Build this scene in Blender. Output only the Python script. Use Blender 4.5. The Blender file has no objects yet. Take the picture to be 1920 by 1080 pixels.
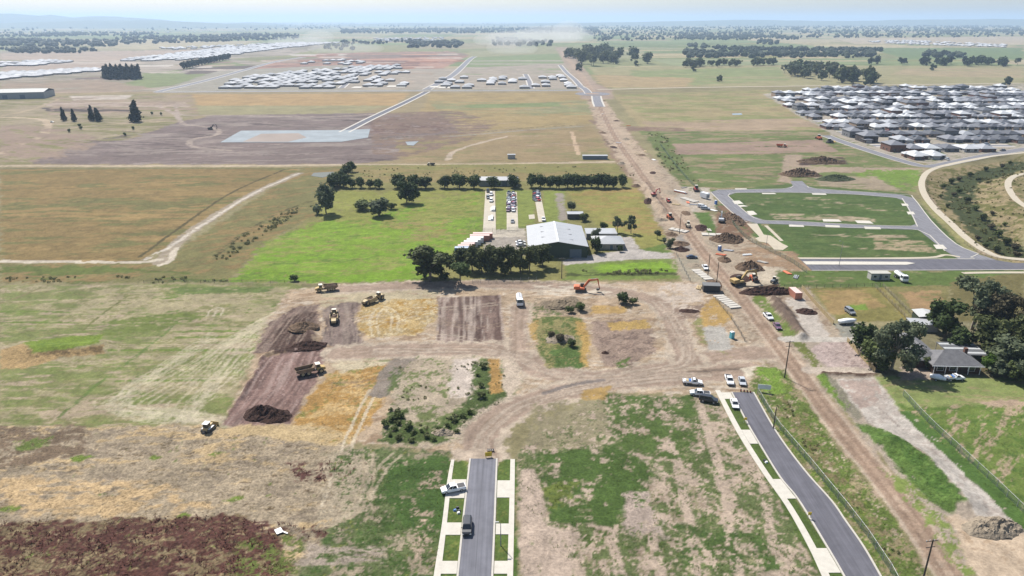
import bpy, math, random, bmesh
import numpy as np
from mathutils import Vector, Matrix
random.seed(7); rng = np.random.default_rng(7)
scene = bpy.context.scene
C = scene.collection
R = math.radians

# ------------------------------------------------------------------ camera, sky, sun, exposure
CAM_H, FPX, HORIZON = 95.0, 1330.0, 37.0
PITCH = math.atan((540 - HORIZON) / FPX)
cam = bpy.data.cameras.new('camera'); cam.sensor_width = 36; cam.lens = 36 * FPX / 1920
cam.clip_start = 1; cam.clip_end = 120000
cam_ob = bpy.data.objects.new('camera', cam); C.objects.link(cam_ob)
cam_ob.location = (0, 0, CAM_H); cam_ob.rotation_euler = (math.pi / 2 - PITCH, 0, 0)
scene.camera = cam_ob
SUN_EL = 51.0
SUN_V = Vector((-0.53 * math.cos(R(SUN_EL)), 0.848 * math.cos(R(SUN_EL)), math.sin(R(SUN_EL)))).normalized()
world = bpy.data.worlds.new('World'); scene.world = world; world.use_nodes = True
wn = world.node_tree; bg = wn.nodes['Background']
sky = wn.nodes.new('ShaderNodeTexSky'); sky.sky_type = 'NISHITA'; sky.sun_disc = False
sky.sun_elevation = R(SUN_EL); sky.sun_rotation = math.atan2(SUN_V.x, SUN_V.y)
sky.air_density = 1.0; sky.dust_density = 1.2; sky.altitude = 100
wn.links.new(sky.outputs[0], bg.inputs[0]); bg.inputs[1].default_value = 0.085
sun = bpy.data.lights.new('sun', 'SUN'); sun.energy = 4.7; sun.angle = R(0.55); sun.color = (1, .955, .89)
sun_ob = bpy.data.objects.new('sun', sun); C.objects.link(sun_ob)
sun_ob.rotation_euler = (-SUN_V).to_track_quat('-Z', 'Y').to_euler()
vs = scene.view_settings; vs.view_transform = 'Standard'; vs.look = 'None'; vs.gamma = 1; vs.exposure = 0.74
scene.cycles.use_denoising = True
scene.cycles.max_bounces = 6; scene.cycles.transparent_max_bounces = 12; scene.cycles.volume_bounces = 1
KALB = 2.0                                   # photo value -> surface albedo

# ------------------------------------------------------------------ helpers: pixels, colours, noise
SP, CP = math.sin(PITCH), math.cos(PITCH)
def G(px, py, z=0.0):
    """the ground point seen at a photo pixel"""
    x = (px - 960) / FPX; y = -(py - 540) / FPX
    d = (x, CP + y * SP, -SP + y * CP)
    t = (z - CAM_H) / d[2]
    return Vector((d[0] * t, d[1] * t, z))
def GP(pts): return np.array([G(*p)[:2] for p in pts])
def lin(c): return c / 12.92 if c <= .04045 else ((c + .055) / 1.055) ** 2.4
def hx(h, k=KALB):
    h = h.lstrip('#')
    return np.array([min(.82, lin(int(h[i:i + 2], 16) / 255) / k) for i in (0, 2, 4)])
def hash2(ix, iy, seed):
    n = (ix.astype(np.int64) * 374761393 + iy.astype(np.int64) * 668265263 + seed * 1442695041) & 0xffffffff
    n = ((n ^ (n >> 13)) * 1274126177) & 0xffffffff
    n = n ^ (n >> 16)
    return (n & 0xffff) / 65535.0
def vnoise(x, y, seed=0):
    ix = np.floor(x); iy = np.floor(y); fx = x - ix; fy = y - iy
    fx = fx * fx * (3 - 2 * fx); fy = fy * fy * (3 - 2 * fy)
    a = hash2(ix, iy, seed); b = hash2(ix + 1, iy, seed); c = hash2(ix, iy + 1, seed); d = hash2(ix + 1, iy + 1, seed)
    return (a * (1 - fx) + b * fx) * (1 - fy) + (c * (1 - fx) + d * fx) * fy
def fbm(x, y, seed=0, o=3):
    v = 0; a = .5; t = 0
    for k in range(o):
        v = v + a * vnoise(x * 2 ** k + 17.3 * k, y * 2 ** k - 9.1 * k, seed + k); t += a; a *= .55
    return v / t
def sstep(a, b, x):
    t = np.clip((x - a) / (b - a + 1e-9), 0, 1); return t * t * (3 - 2 * t)
def spline(P, n=6):
    """Catmull-Rom through world points"""
    P = np.asarray(P, float)
    if len(P) < 3: return P
    Q = np.vstack([2 * P[0] - P[1], P, 2 * P[-1] - P[-2]]); out = []
    for i in range(1, len(Q) - 2):
        for t in np.linspace(0, 1, n, endpoint=False):
            p0, p1, p2, p3 = Q[i - 1:i + 3]
            out.append(.5 * (2 * p1 + (p2 - p0) * t + (2 * p0 - 5 * p1 + 4 * p2 - p3) * t * t + (3 * p1 - p0 - 3 * p2 + p3) * t ** 3))
    out.append(P[-1]); return np.array(out)

# ------------------------------------------------------------------ ground sheet: a fan of rows out to the horizon
NX = 900
ys = [-400, -150, 0, 50, 80, 90]
y = 93.0
while y < 2300: ys.append(y); y *= 1.0037
while y < 46000: ys.append(y); y *= 1.022
ys = np.array(ys); NR = len(ys)
Wr = np.where(ys > 93, .84 * ys + 55, .84 * 93 + 55)
uu = np.linspace(-1, 1, NX)
GX = Wr[:, None] * uu[None, :]; GY = np.repeat(ys[:, None], NX, 1)
COL = np.zeros((NR, NX, 3)); AMP = np.full((NR, NX), .05); HGT = np.zeros((NR, NX)); FLAT = np.zeros((NR, NX))
WX = (fbm(GX / 7, GY / 7, 11, 4) - .5); WY = (fbm(GX / 7, GY / 7, 23, 4) - .5)
_f = sstep(300, 700, GY)
RAG = (1 - _f) * fbm(GX / 1.6, GY / 1.6, 301, 3) + _f * fbm(GX / 9, GY / 9, 302, 3)
LSEED = [100]

def region(P, pad):
    y0, y1 = P[:, 1].min() - pad, P[:, 1].max() + pad
    j0 = max(0, np.searchsorted(ys, y0) - 1); j1 = min(NR, np.searchsorted(ys, y1) + 1)
    if j1 <= j0: return None
    xm = max(abs(P[:, 0].min() - pad), abs(P[:, 0].max() + pad))
    u0 = (P[:, 0].min() - pad) / Wr[j0:j1]; u1 = (P[:, 0].max() + pad) / Wr[j0:j1]
    i0 = int(max(0, (u0.min() + 1) / 2 * (NX - 1) - 1)); i1 = int(min(NX, (u1.max() + 1) / 2 * (NX - 1) + 2))
    if i1 <= i0: return None
    return slice(j0, j1), slice(i0, i1)
def seg_dist(X, Y, P, closed):
    d = np.full(X.shape, 1e9); n = len(P)
    for k in range(n if closed else n - 1):
        a = P[k]; b = P[(k + 1) % n]; ab = b - a; L = max(1e-9, ab @ ab)
        t = np.clip(((X - a[0]) * ab[0] + (Y - a[1]) * ab[1]) / L, 0, 1)
        d = np.minimum(d, (X - a[0] - t * ab[0]) ** 2 + (Y - a[1] - t * ab[1]) ** 2)
    return np.sqrt(d)
def inside(X, Y, P):
    r = np.zeros(X.shape, bool); n = len(P)
    for k in range(n):
        x1, y1 = P[k]; x2, y2 = P[(k + 1) % n]
        if y1 == y2: continue
        c = ((y1 > Y) != (y2 > Y)) & (X < (x2 - x1) * (Y - y1) / (y2 - y1) + x1); r ^= c
    return r
def mask_poly(P, soft, warp):
    s = region(P, soft + 2 * warp + 1)
    if s is None: return None, None
    X = GX[s] + WX[s] * warp * 2; Y = GY[s] + WY[s] * warp * 2
    d = seg_dist(X, Y, P, True); d = np.where(inside(X, Y, P), d, -d)
    return s, sstep(-soft, soft, d)
def mask_line(P, w, soft, warp):
    s = region(P, w + soft + 2 * warp + 1)
    if s is None: return None, None
    X = GX[s] + WX[s] * warp * 2; Y = GY[s] + WY[s] * warp * 2
    return s, 1 - sstep(w / 2 - soft, w / 2 + soft, seg_dist(X, Y, P, False))
def apply(s, m, c, cov, sc, st, amp, alpha):
    LSEED[0] += 7
    X, Y = GX[s], GY[s]
    m = sstep(.2, .8, m + (RAG[s] - .5) * 4.4 * m * (1 - m) * 1.6)      # ragged margins
    if st is not None:                       # stretch the pattern along a direction
        dx, dy, ratio = st; l = math.hypot(dx, dy); dx /= l; dy /= l
        X, Y = (X * dx + Y * dy) / ratio, -X * dy + Y * dx
    if cov is not None:
        n = .5 * fbm(X / sc, Y / sc, LSEED[0], 3) + .5 * fbm(X / sc * 4.3, Y / sc * 4.3, LSEED[0] + 3, 4)
        q = 1 - cov; q = .5 + (q - .5) * .55
        m = m * sstep(q - .04, q + .05, n)
    m = m * alpha
    COL[s] = COL[s] * (1 - m[..., None]) + c * m[..., None]
    if amp is not None: AMP[s] = AMP[s] * (1 - m) + amp * m
def A(pts, c, cov=None, sc=6, st=None, soft=1.2, warp=1.5, amp=None, alpha=1):
    s, m = mask_poly(GP(pts), soft * 1.7, warp)
    if s is not None: apply(s, m, hx(c), cov, sc, st, amp, alpha)
def L(pts, w, c, cov=None, sc=3, soft=.3, warp=.4, amp=None, alpha=1, st=None):
    s, m = mask_line(spline(GP(pts), 5), w, min(soft, w / 2), warp)
    if s is not None: apply(s, m, hx(c), cov, sc, st, amp, alpha)
def pxdir(p, q):
    a, b = G(*p), G(*q); return (b.x - a.x, b.y - a.y)
def tracks(pts, w=.45, gap=1.9, c='#d6c8ac', alpha=.8, cov=.8):
    w = max(w, .8); gap = max(gap, 2.2)
    P = spline(GP(pts), 6); T = np.gradient(P, axis=0); T /= np.linalg.norm(T, axis=1)[:, None] + 1e-9
    N = np.stack([-T[:, 1], T[:, 0]], 1)
    for k in (-.5, .5):
        s, m = mask_line(P + N * k * gap, w, .25, .25)
        if s is not None: apply(s, m, hx(c), cov, 3, None, None, alpha)
def ridge(pts, w, h, rough=.5):
    P = spline(GP(pts), 5); s = region(P, w + 3)
    if s is None: return
    d = seg_dist(GX[s] + WX[s] * 2, GY[s] + WY[s] * 2, P, False)
    HGT[s] += h * (1 - sstep(0, w / 2, d)) * (1 - rough + 2 * rough * fbm(GX[s] / 1.7, GY[s] / 1.7, LSEED[0], 3))
    LSEED[0] += 5

def furrows(pts, d, period, c, duty=.45, alpha=.8, soft=.8, warp=.6, bend=1.0):
    """parallel blade or tyre marks along direction d"""
    s, m = mask_poly(GP(pts), soft, warp)
    if s is None: return
    l = math.hypot(*d); dx, dy = d[0] / l, d[1] / l; LSEED[0] += 7
    v = -GX[s] * dy + GY[s] * dx; u = GX[s] * dx + GY[s] * dy
    v = v + bend * (fbm(u / 22, v / 9, LSEED[0], 2) - .5) * 3
    w = vnoise(v / period * 2, u / 30, LSEED[0] + 1); m = m * sstep(1 - duty - .12, 1 - duty + .12, w) * alpha * (.5 + .5 * sstep(.3, .55, fbm(u / 9, v / 2, LSEED[0] + 2, 2)))
    COL[s] = COL[s] * (1 - m[..., None]) + hx(c) * m[..., None]
# ------------------------------------------------------------------ ground colours, far to near
H_ = (1, 0, 3.5)
# far country: a patchwork of paddocks
cx = np.floor((GX + 90 * (fbm(GY / 900, GY / 900, 5, 2) - .5)) / 390); cy = np.floor(GY / 330 + .2 * vnoise(GX / 500, GY / 700, 9))
pal = np.array([hx(c) for c in ('#a2a078', '#8f9a68', '#b3a67c', '#97996b', '#a99f7c', '#84905f', '#bcae8a', '#9aa074')])
idx = (hash2(cx, cy, 3) * 7.999).astype(int)
COL[:] = pal[idx]
near = sstep(1500, 1100, GY)[..., None]
COL[:] = COL * (1 - near) + hx('#9a9068') * near
COL *= (.8 + .4 * fbm(GX / 60, GY / 60, 41, 4))[..., None]
# left distance: earthworks and new estates
A([(0,96),(240,96),(560,80),(640,90),(520,112),(470,128),(300,170),(0,212)], '#b5a795', soft=8, warp=10)
A([(0,96),(240,96),(560,80),(640,90),(520,112),(470,128),(300,170),(0,212)], '#988f78', .45, 60, H_, 8, 10)
A([(0,112),(200,108),(270,118),(190,128),(0,126)], '#c7b7a6', .7, 60, H_, 6, 8)
A([(190,166),(280,166),(455,142),(500,130),(420,112),(330,132),(268,137),(262,148)], '#8b9462', soft=5, warp=4)
A([(430,110),(540,104),(620,86),(800,84),(760,98),(560,110),(520,120)], '#9c9a6c', soft=8, warp=5)
A([(335,130),(420,124),(500,122),(480,136),(350,139)], '#74665c', soft=4, warp=5)
A([(520,112),(600,100),(840,96),(880,104),(820,134),(640,136),(470,132)], '#bd9680', soft=5, warp=5)
A([(520,112),(600,100),(840,96),(880,104),(820,134),(640,136),(470,132)], '#99796a', .45, 35, H_, 5, 5)
A([(600,102),(860,96),(880,104),(620,112)], '#8f8072', .6, 60, H_, 5, 5)
A([(290,172),(410,132),(640,122),(860,132),(1070,108),(1090,168)], '#aaa392', soft=5, warp=3)
A([(870,108),(1050,100),(1075,140),(860,146)], '#8d9a6a', soft=3, warp=3)
for yy in (113, 119, 126, 133, 140): A([(868,yy),(1065,yy),(1067,yy+2),(864,yy+2)], '#b8ae9c', .6, 30, H_, 2, 2)
A([(700,137),(815,136),(800,158),(690,158)], '#b49a82', soft=3, warp=2)
A([(880,96),(1045,86),(1052,100),(880,108)], '#a3a078', soft=5, warp=4)
for k in range(26):
    x = rng.uniform(-20, 560); yy = rng.uniform(98, 165 - x * .09); w = rng.uniform(40, 150); A([(x, yy), (x + w, yy - 1.2), (x + w * .9, yy + rng.uniform(1.5, 4)), (x + 8, yy + 3)], ('#c7b8a8', '#a08a78', '#8b8a62', '#b9a48c', '#7a6a5e', '#d2c6b8')[k % 6], .75, 40, H_, 5, 8)
for k in range(22):
    x = rng.uniform(540, 800); yy = rng.uniform(101, 130); w = rng.uniform(25, 90); A([(x, yy), (x + w, yy - 1), (x + w + 4, yy + 1.6), (x, yy + 2)], ('#8a6a5c', '#c79a80', '#a8765c', '#cdb8a6')[k % 4], .8, 20, H_, 3, 4)
for k in range(40):
    x = rng.uniform(1080, 1900); yy = rng.uniform(60, 124); w = rng.uniform(60, 260); A([(x, yy), (x + w, yy - .6), (x + w, yy + rng.uniform(1, 4)), (x, yy + 2)], ('#b7aa80', '#7f8c58', '#98955f', '#c4b48c')[k % 4], .8, 90, H_, 8, 8)
A([(0,180),(290,176),(300,172),(200,170),(60,172),(0,168)], '#b39c86', .8, 40, H_, 4, 6); A([(0,120),(200,118),(190,128),(0,136)], '#b8a491', .75, 50, H_, 5, 8); A([(0,150),(190,150),(290,166),(200,172),(0,170)], '#a8937c', .7, 40, H_, 5, 8); A([(0,100),(420,92),(300,104),(200,116),(0,112)], '#bda893', .7, 60, H_, 6, 9)
A([(640,132),(860,128),(1070,118),(1085,166),(640,168)], '#b3a694', .75, 25, H_, 3, 4)
# right distance
A([(1100,126),(1440,122),(1920,124),(1920,156),(1150,166)], '#a8a074', soft=5, warp=3)
A([(1180,132),(1460,126),(1480,150),(1300,160),(1190,150)], '#949c66', .6, 90, H_, 5, 8)
A([(1110,140),(1300,146),(1290,164),(1130,164)], '#b59f74', .8, 60, H_, 6, 8)
A([(1700,128),(1920,128),(1920,146),(1660,142)], '#b3a17c', .6, 80, H_, 6, 8)
A([(1620,90),(1920,90),(1920,112),(1700,110)], '#7f9060', soft=8, warp=6)
A([(1560,72),(1920,68),(1920,84),(1600,82)], '#c3b296', soft=12, warp=8)
# middle band behind the farm
A([(0,176),(300,172),(1100,170),(1180,240),(1200,312),(0,314)], '#a5946e', soft=3, warp=3)
A([(360,177),(768,175),(740,198),(560,202),(370,198)], '#b99a68', soft=3, warp=4)
A([(370,198),(735,198),(640,216),(370,216)], '#a39a70', soft=3, warp=4)
A([(805,175),(1100,173),(1112,232),(1000,240),(870,246),(850,222),(790,210)], '#ae9868', soft=3, warp=4)
A([(805,190),(1108,186),(1112,215),(830,220)], '#98966a', .55, 30, H_, 3, 4)
A([(870,196),(1050,192),(1052,199),(880,203)], '#8a9562', soft=3, warp=3)
A([(0,182),(300,176),(372,216),(330,232),(230,262),(120,302),(0,310)], '#a8987a', soft=3, warp=4)
A([(0,182),(300,176),(372,216),(330,232),(230,262),(120,302),(0,310)], '#8b8556', .5, 22, H_, 3, 4)
A([(130,180),(250,178),(240,186),(140,188)], '#cdbfae', soft=2, warp=3)
A([(80,193),(350,190),(355,201),(90,199)], '#c0ac9a', .8, 30, H_, 2, 3)
A([(75,202),(160,200),(250,206),(240,211),(90,209)], '#5e5048', soft=2, warp=2)
A([(60,304),(150,268),(240,262),(330,230),(400,216),(700,212),(840,222),(862,248),(770,262),(742,300),(640,308),(60,308)], '#86756f', soft=2.5, warp=5)
A([(60,304),(150,268),(240,262),(330,230),(400,216),(700,212),(840,222),(862,248),(770,262),(742,300),(640,308),(60,308)], '#9d8e84', .42, 18, (1,.15,4), 2.5, 5)
A([(60,304),(150,268),(330,236),(700,216),(742,300),(640,308)], '#6d5d59', .3, 20, (1,-.2,5), 2.5, 5)
A([(690,222),(800,216),(850,228),(840,248),(700,252)], '#7c6258', .6, 10, None, 3, 4)
for p in ([(300,200),(330,215),(345,232),(400,240),(408,252),(360,262),(362,275),(430,282)], [(330,195),(340,215),(420,216),(600,219),(700,214)]): L(p, 5, '#b5a394', .8, 12, 1.5, 2)
L([(0,288),(40,270),(82,252),(88,228),(60,222),(0,220)], 7, '#c8b294', soft=2, warp=2)
L([(88,248),(150,238),(220,232),(330,226)], 4, '#bfa98a', .8, soft=1.5, warp=2)
L([(0,218),(60,205),(110,186)], 5, '#b8a484', soft=2, warp=2)
A([(742,262),(870,250),(1110,236),(1150,296),(1160,304),(750,304)], '#a58f68', soft=3, warp=3)
A([(742,262),(870,250),(1110,236),(1150,296),(1160,304),(750,304)], '#938a5c', .4, 20, H_, 3, 3)
L([(840,300),(850,285),(900,268),(950,256)], 4, '#c4b199', soft=1.5, warp=1.5)
L([(1072,247),(1078,268),(1085,290)], 3.5, '#d0b492', soft=.8, warp=.5)
L([(690,262),(850,255),(1000,243),(1090,237)], 4, '#a09a8c', .9, 8, 1, 1); L([(700,259),(860,251),(1000,239),(1090,234)], 1.8, '#54503f', .8, 8, .8, 1)
L([(0,311),(400,311),(640,309),(900,308),(1165,303)], 6, '#c5b294', .85, 20, 1.5, 1.5); L([(0,315.5),(600,315)], 2, '#6f6a42', .8, 10, 1, 1)
A([(0,236),(80,232),(200,262),(120,300),(0,306)], '#a58e7a', .6, 12, (1,-.4,3), 3, 4); A([(100,182),(360,178),(372,214),(230,214),(90,216)], '#a8927c', .5, 14, H_, 3, 4); A([(700,212),(860,208),(940,230),(880,262),(740,300),(700,290)], '#8d7666', .55, 9, (1,.2,3), 3, 4)
for k in range(26): x, yy = rng.uniform(60, 640), rng.uniform(222, 302); L([(x, yy), (x + rng.uniform(40, 90), yy + rng.uniform(-4, 4)), (x + rng.uniform(110, 190), yy + rng.uniform(-8, 6))], 2.2, ('#b09f94', '#6a5a55', '#9a8a80')[k % 3], .65, 8, .9, 1.5, alpha=.75)
for k in range(16): x, yy = rng.uniform(760, 1080), rng.uniform(182, 300); L([(x, yy), (x + 60, yy + rng.uniform(-4, 4)), (x + 130, yy + rng.uniform(-6, 6))], 3, ('#b9a288', '#8d8660', '#947a62')[k % 3], .6, 10, 1.2, 2, alpha=.7)
# olive paddock at left
A([(0,317),(566,316),(262,492),(0,492)], '#937c4c', soft=2, warp=2)
A([(0,317),(566,316),(262,492),(0,492)], '#7d7846', .42, 16, (1,.05,4), 2, 2)
A([(0,317),(566,316),(262,492),(0,492)], '#a58a56', .35, 12, (1,.05,4), 2, 2)
L([(535,317),(440,358),(360,410),(262,482)], 1.6, '#5d5434', .9, 6, .6, .6)
A([(566,316),(665,310),(640,350),(600,400),(505,450),(432,528),(0,530),(0,494),(290,494),(330,470)], '#837d4c', soft=2, warp=2)
A([(566,316),(665,310),(640,350),(600,400),(505,450),(432,528),(0,530),(0,494),(290,494),(330,470)], '#967f50', .45, 9, (1,.6,3), 2, 2)
A([(0,498),(240,500),(360,510),(432,528),(0,532)], '#6c7638', .5, 8, H_, 2, 2)
L([(560,325),(480,360),(410,400),(340,448),(300,492)], 6, '#ab9c85', .85, 5, 1.2, 1.2); L([(560,325),(480,360),(405,405),(330,455),(270,487)], 2.2, '#d6cab8', .7, 5, .7, 1)
L([(0,490),(140,491),(258,492),(300,487)], 3.4, '#d3c6b0', .85, 5, .8, 1); L([(330,465),(318,490),(302,497)], 2.6, '#d3c6b0', .9, 5, .8, 1)
L([(590,375),(520,400),(455,440),(405,480)], 2.5, '#5a5430', .5, 3, .8, 1.5)
# farm
A([(640,350),(665,310),(1195,306),(1250,440),(1290,525),(432,528),(505,450),(600,400)], '#8f8a50', soft=2, warp=1.5)
A([(665,312),(1185,310),(1195,335),(660,345)], '#9b8a58', .5, 14, H_, 2, 2)
A([(720,395),(905,358),(908,440),(850,475),(790,528),(436,528),(505,452),(600,415)], '#84a32e', soft=3, warp=3)
A([(600,360),(905,354),(905,405),(760,425),(640,420),(600,410)], '#949648', .7, 11, None, 3, 3)
A([(740,415),(840,405),(850,445),(730,455)], '#9a8f56', .5, 7, None, 3, 3)
A([(436,528),(505,470),(780,470),(770,528)], '#7da222', .6, 12, H_, 3, 2)
LP = [(720,395),(905,358),(908,440),(850,475),(790,528),(436,528),(505,452),(600,415)]
A(LP, '#93984a', .34, 5, H_, 3, 2); A(LP, '#6f8a30', .3, 4, (1,.3,3), 3, 2); A(LP, '#a3935a', .14, 3.5, H_, 3, 2); tracks([(640,520),(700,470),(800,430),(890,420)], .8, 2.2, '#8f9450', .5, .7); tracks([(905,370),(880,430),(850,470)], .8, 2.2, '#8f9450', .5, .7)
A([(500,440),(900,380),(905,440),(560,480)], '#a0924e', .2, 6, H_, 3, 2)
for q in ((930,356,985,440),(975,357,1002,420),(1018,358,1060,420)): A([(q[0],q[1]),(q[2],q[1]),(q[2],q[3]),(q[0],q[3])], '#8b9646', soft=1, warp=1)
A([(1062,358),(1195,352),(1250,440),(1270,470),(1200,470),(1110,418)], '#98944c', soft=2, warp=2)
A([(1062,358),(1195,352),(1250,440),(1200,440),(1110,410)], '#a78f55', .5, 9, H_, 2, 2)
A([(1062,490),(1282,484),(1292,522),(1060,525)], '#7f9044', soft=1, warp=1); A([(1120,497),(1240,490),(1275,505),(1280,515),(1120,512)], '#86a82e', .75, 6, H_, 1.5, 1.5)
A([(1190,470),(1250,455),(1262,478),(1205,478)], '#6b8038', soft=1.5, warp=1)
A([(1060,512),(1290,510),(1290,516),(1060,518)], '#545c30', .7, 3, H_, .6, .8)
A([(912,440),(988,432),(990,478),(960,482),(905,470)], '#b0a699', soft=1.2, warp=1); A([(905,432),(985,428),(985,444),(905,444)], '#d2c6b2', soft=1, warp=.8)
A([(1050,488),(1110,478),(1170,470),(1160,444),(1185,444),(1200,468),(1240,474),(1300,474),(1300,484),(1180,487),(1060,497)], '#c3bab0', soft=.8, warp=.6)
A([(1040,362),(1056,362),(1060,395),(1066,412),(1050,415)], '#a59a8c', .8, 4, None, 1, 1)
# right of the dirt road, beyond the new streets
A([(1150,178),(1440,168),(1500,215),(1565,258),(1240,244),(1200,240)], '#ab9b70', soft=3, warp=3); A([(1150,178),(1440,168),(1500,215),(1565,258),(1240,244)], '#93945e', .45, 25, H_, 3, 3)
A([(1200,228),(1500,222),(1560,240),(1560,246),(1220,246)], '#b49d80', .7, 20, H_, 3, 2)
A([(1200,246),(1560,244),(1740,322),(1700,360),(1500,345),(1330,362),(1260,315)], '#76824a', soft=2, warp=2)
A([(1200,246),(1560,244),(1740,322),(1700,360),(1500,345),(1330,362),(1260,315)], '#a0906e', .42, 12, H_, 2, 2)
A([(1262,270),(1400,266),(1540,262),(1570,284),(1440,288),(1270,290)], '#a98f7c', soft=1.5, warp=2)
A([(1210,250),(1245,250),(1310,340),(1330,372),(1300,372),(1255,330)], '#6d7a42', .65, 7, None, 2, 2)
A([(1470,290),(1500,290),(1520,312),(1740,316),(1720,330),(1560,322),(1480,330),(1490,345),(1460,340)], '#b39e86', .9, 8, None, 1.5, 2)
A([(1600,318),(1730,318),(1715,360),(1690,355),(1610,340)], '#7f9a3e', .6, 9, None, 2, 2)
A([(1530,332),(1640,330),(1690,358),(1540,350)], '#ab9a80', .7, 10, H_, 2, 2)
A([(1500,298),(1580,294),(1590,308),(1500,310)], '#5e4b42', .85, 5, H_, 1, 1.5)
A([(1430,176),(1560,164),(1920,158),(2100,156),(2100,262),(1920,276),(1745,308),(1690,298),(1590,266),(1560,252),(1500,218)], '#b6ab9a', soft=2, warp=2); A([(1430,176),(1920,158),(2100,156),(2100,262),(1745,308),(1590,266)], '#7d8456', .3, 9, None, 2, 2); A([(1850,208),(1905,206),(1908,214),(1856,216)], '#86a048', soft=2, warp=1)
for k in range(14): L([(1300+rng.uniform(-60,260),248+k*5),(1420+rng.uniform(-60,200),250+k*5),(1560+rng.uniform(-40,60),254+k*4)], 2.5, ('#a8957c','#8d8f5c','#6b6c42')[k%3], .5, 12, 1, 2)
# creek reserve
A([(1738,322),(1920,290),(1920,492),(1850,482),(1800,442),(1760,400),(1725,365)], '#a8956e', soft=1.5, warp=1.5)
A([(1738,322),(1920,290),(1920,492),(1850,482),(1800,442),(1760,400),(1725,365)], '#76733f', .5, 6, None, 1.5, 1.5)
L([(1920,300),(1860,318),(1810,335),(1800,365),(1830,400),(1870,440),(1920,470)], 16, '#4d5530', .8, 6, 3, 3)
L([(1740,365),(1775,415),(1815,455),(1850,475)], 5, '#c1ab8e', .7, 5, 1.5, 1.5)
# new lots: green inside the loop road
A([(1335,358),(1480,345),(1520,348),(1700,362),(1790,440),(1860,490),(1500,490),(1440,420),(1380,380)], '#62743e', soft=1.5, warp=1)
for q in ([(1370,372),(1690,366),(1715,420),(1410,412)], [(1430,425),(1720,428),(1780,480),(1510,480)]):
    A(q, '#566c36', .55, 7, H_, 1.5, 1); A(q, '#b3a284', .2, 8, H_, 1.5, 1)
A([(1440,400),(1560,402),(1640,410),(1640,416),(1450,410)], '#b3a284', .55, 6, H_, 1, 1); A([(1640,445),(1730,452),(1760,474),(1640,466)], '#b09e7c', .6, 6, H_, 1, 1)
A([(1720,372),(1745,380),(1800,440),(1850,484),(1820,480)], '#9a9560', soft=1.2, warp=1)
A([(1335,385),(1370,380),(1500,470),(1510,500),(1480,490)], '#5f7a3c', .75, 5, None, 1, 1)
A([(1040,88),(1064,88),(1112,148),(1140,186),(1100,190),(1076,150)], '#b39f88', .9, 14, None, 2, 3); A([(1100,185),(1122,185),(1160,250),(1200,305),(1250,368),(1215,375),(1150,300),(1120,240)], '#9a8069', .8, 6, None, 2, 2.5); A([(1130,188),(1175,240),(1225,300),(1260,345),(1240,350),(1190,300),(1140,230)], '#a08a72', .65, 6, None, 2, 2.5); A([(1105,225),(1160,236),(1280,240),(1290,246),(1170,246),(1110,232)], '#937a68', .7, 7, H_, 1.5, 2); A([(1130,260),(1150,262),(1190,310),(1172,312)], '#75604f', .7, 5, None, 1.5, 2); A([(1078,150),(1100,148),(1150,170),(1150,186),(1090,186)], '#b09a86', .8, 12, None, 2, 3)
# construction strip
A([(1180,300),(1230,300),(1330,400),(1400,440),(1520,500),(1530,560),(1600,640),(1640,700),(1480,720),(1380,640),(1290,560),(1240,430)], '#b8a68e', soft=2, warp=2)
A([(1180,300),(1230,300),(1330,400),(1400,440),(1520,500),(1530,560),(1600,640),(1640,700),(1480,720),(1380,640),(1290,560),(1240,430)], '#9b856f', .35, 5, None, 2, 2)
A([(1280,350),(1330,352),(1345,392),(1300,398),(1265,372)], '#c3b6a4', .8, 4, None, 1, 1); A([(1300,398),(1330,398),(1350,440),(1330,442)], '#627c3a', soft=1, warp=1)
A([(1345,385),(1372,383),(1415,425),(1405,450),(1340,440)], '#8f7058', .75, 4, None, 1, 1); A([(1205,345),(1222,345),(1250,400),(1238,402)], '#8a7462', soft=1, warp=1)
A([(1380,450),(1460,455),(1530,500),(1520,525),(1400,500)], '#a98c6e', .6, 5, H_, 1, 1.5); A([(1390,500),(1470,500),(1480,530),(1400,545)], '#cfbfa6', .8, 6, None, 1.5, 1.5)
A([(1395,536),(1480,530),(1490,552),(1420,558)], '#55402f', .8, 3, H_, .8, 1.2)
A([(1405,560),(1430,550),(1460,590),(1500,630),(1470,640),(1430,590)], '#75863e', .7, 3, None, .8, .8); A([(1440,560),(1465,556),(1510,625),(1490,632)], '#7d6a5c', soft=1, warp=1)
A([(1470,556),(1510,560),(1560,635),(1520,640)], '#c9beb0', .85, 4, None, 1, 1); A([(1270,440),(1300,440),(1315,470),(1275,470)], '#a9a096', .7, 3, None, 1, 1)
A([(1262,485),(1312,485),(1330,535),(1295,535)], '#b0a58e', .7, 3, None, 1, 1)
A([(1455,508),(1920,506),(1920,536),(1460,540)], '#667a3c', soft=1, warp=1); A([(1455,508),(1920,506),(1920,536),(1460,540)], '#9b8e68', .3, 6, H_, 1, 1)
A([(1515,540),(1640,538),(1700,602),(1575,604)], '#8b8348', soft=.8, warp=.6); A([(1530,545),(1625,543),(1660,575),(1560,590)], '#ad925f', .65, 5, H_, 1, 1); A([(1588,572),(1622,570),(1628,580),(1600,582)], '#7f9a3c', soft=.8, warp=.8)
A([(1655,538),(1780,536),(1780,600),(1712,605)], '#8a8250', soft=.8, warp=.6); A([(1690,548),(1765,545),(1765,585),(1720,592)], '#ab8c62', .7, 5, H_, 1, 1)
A([(1640,540),(1655,540),(1715,606),(1702,606)], '#8f8246', soft=.5, warp=.3)
A([(1780,530),(1920,510),(1920,620),(1800,640)], '#7d7448', soft=1, warp=1)
A([(1560,605),(1620,605),(1640,690),(1600,660)], '#9d9a8c', .8, 4, None, 1, 1)
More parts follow.
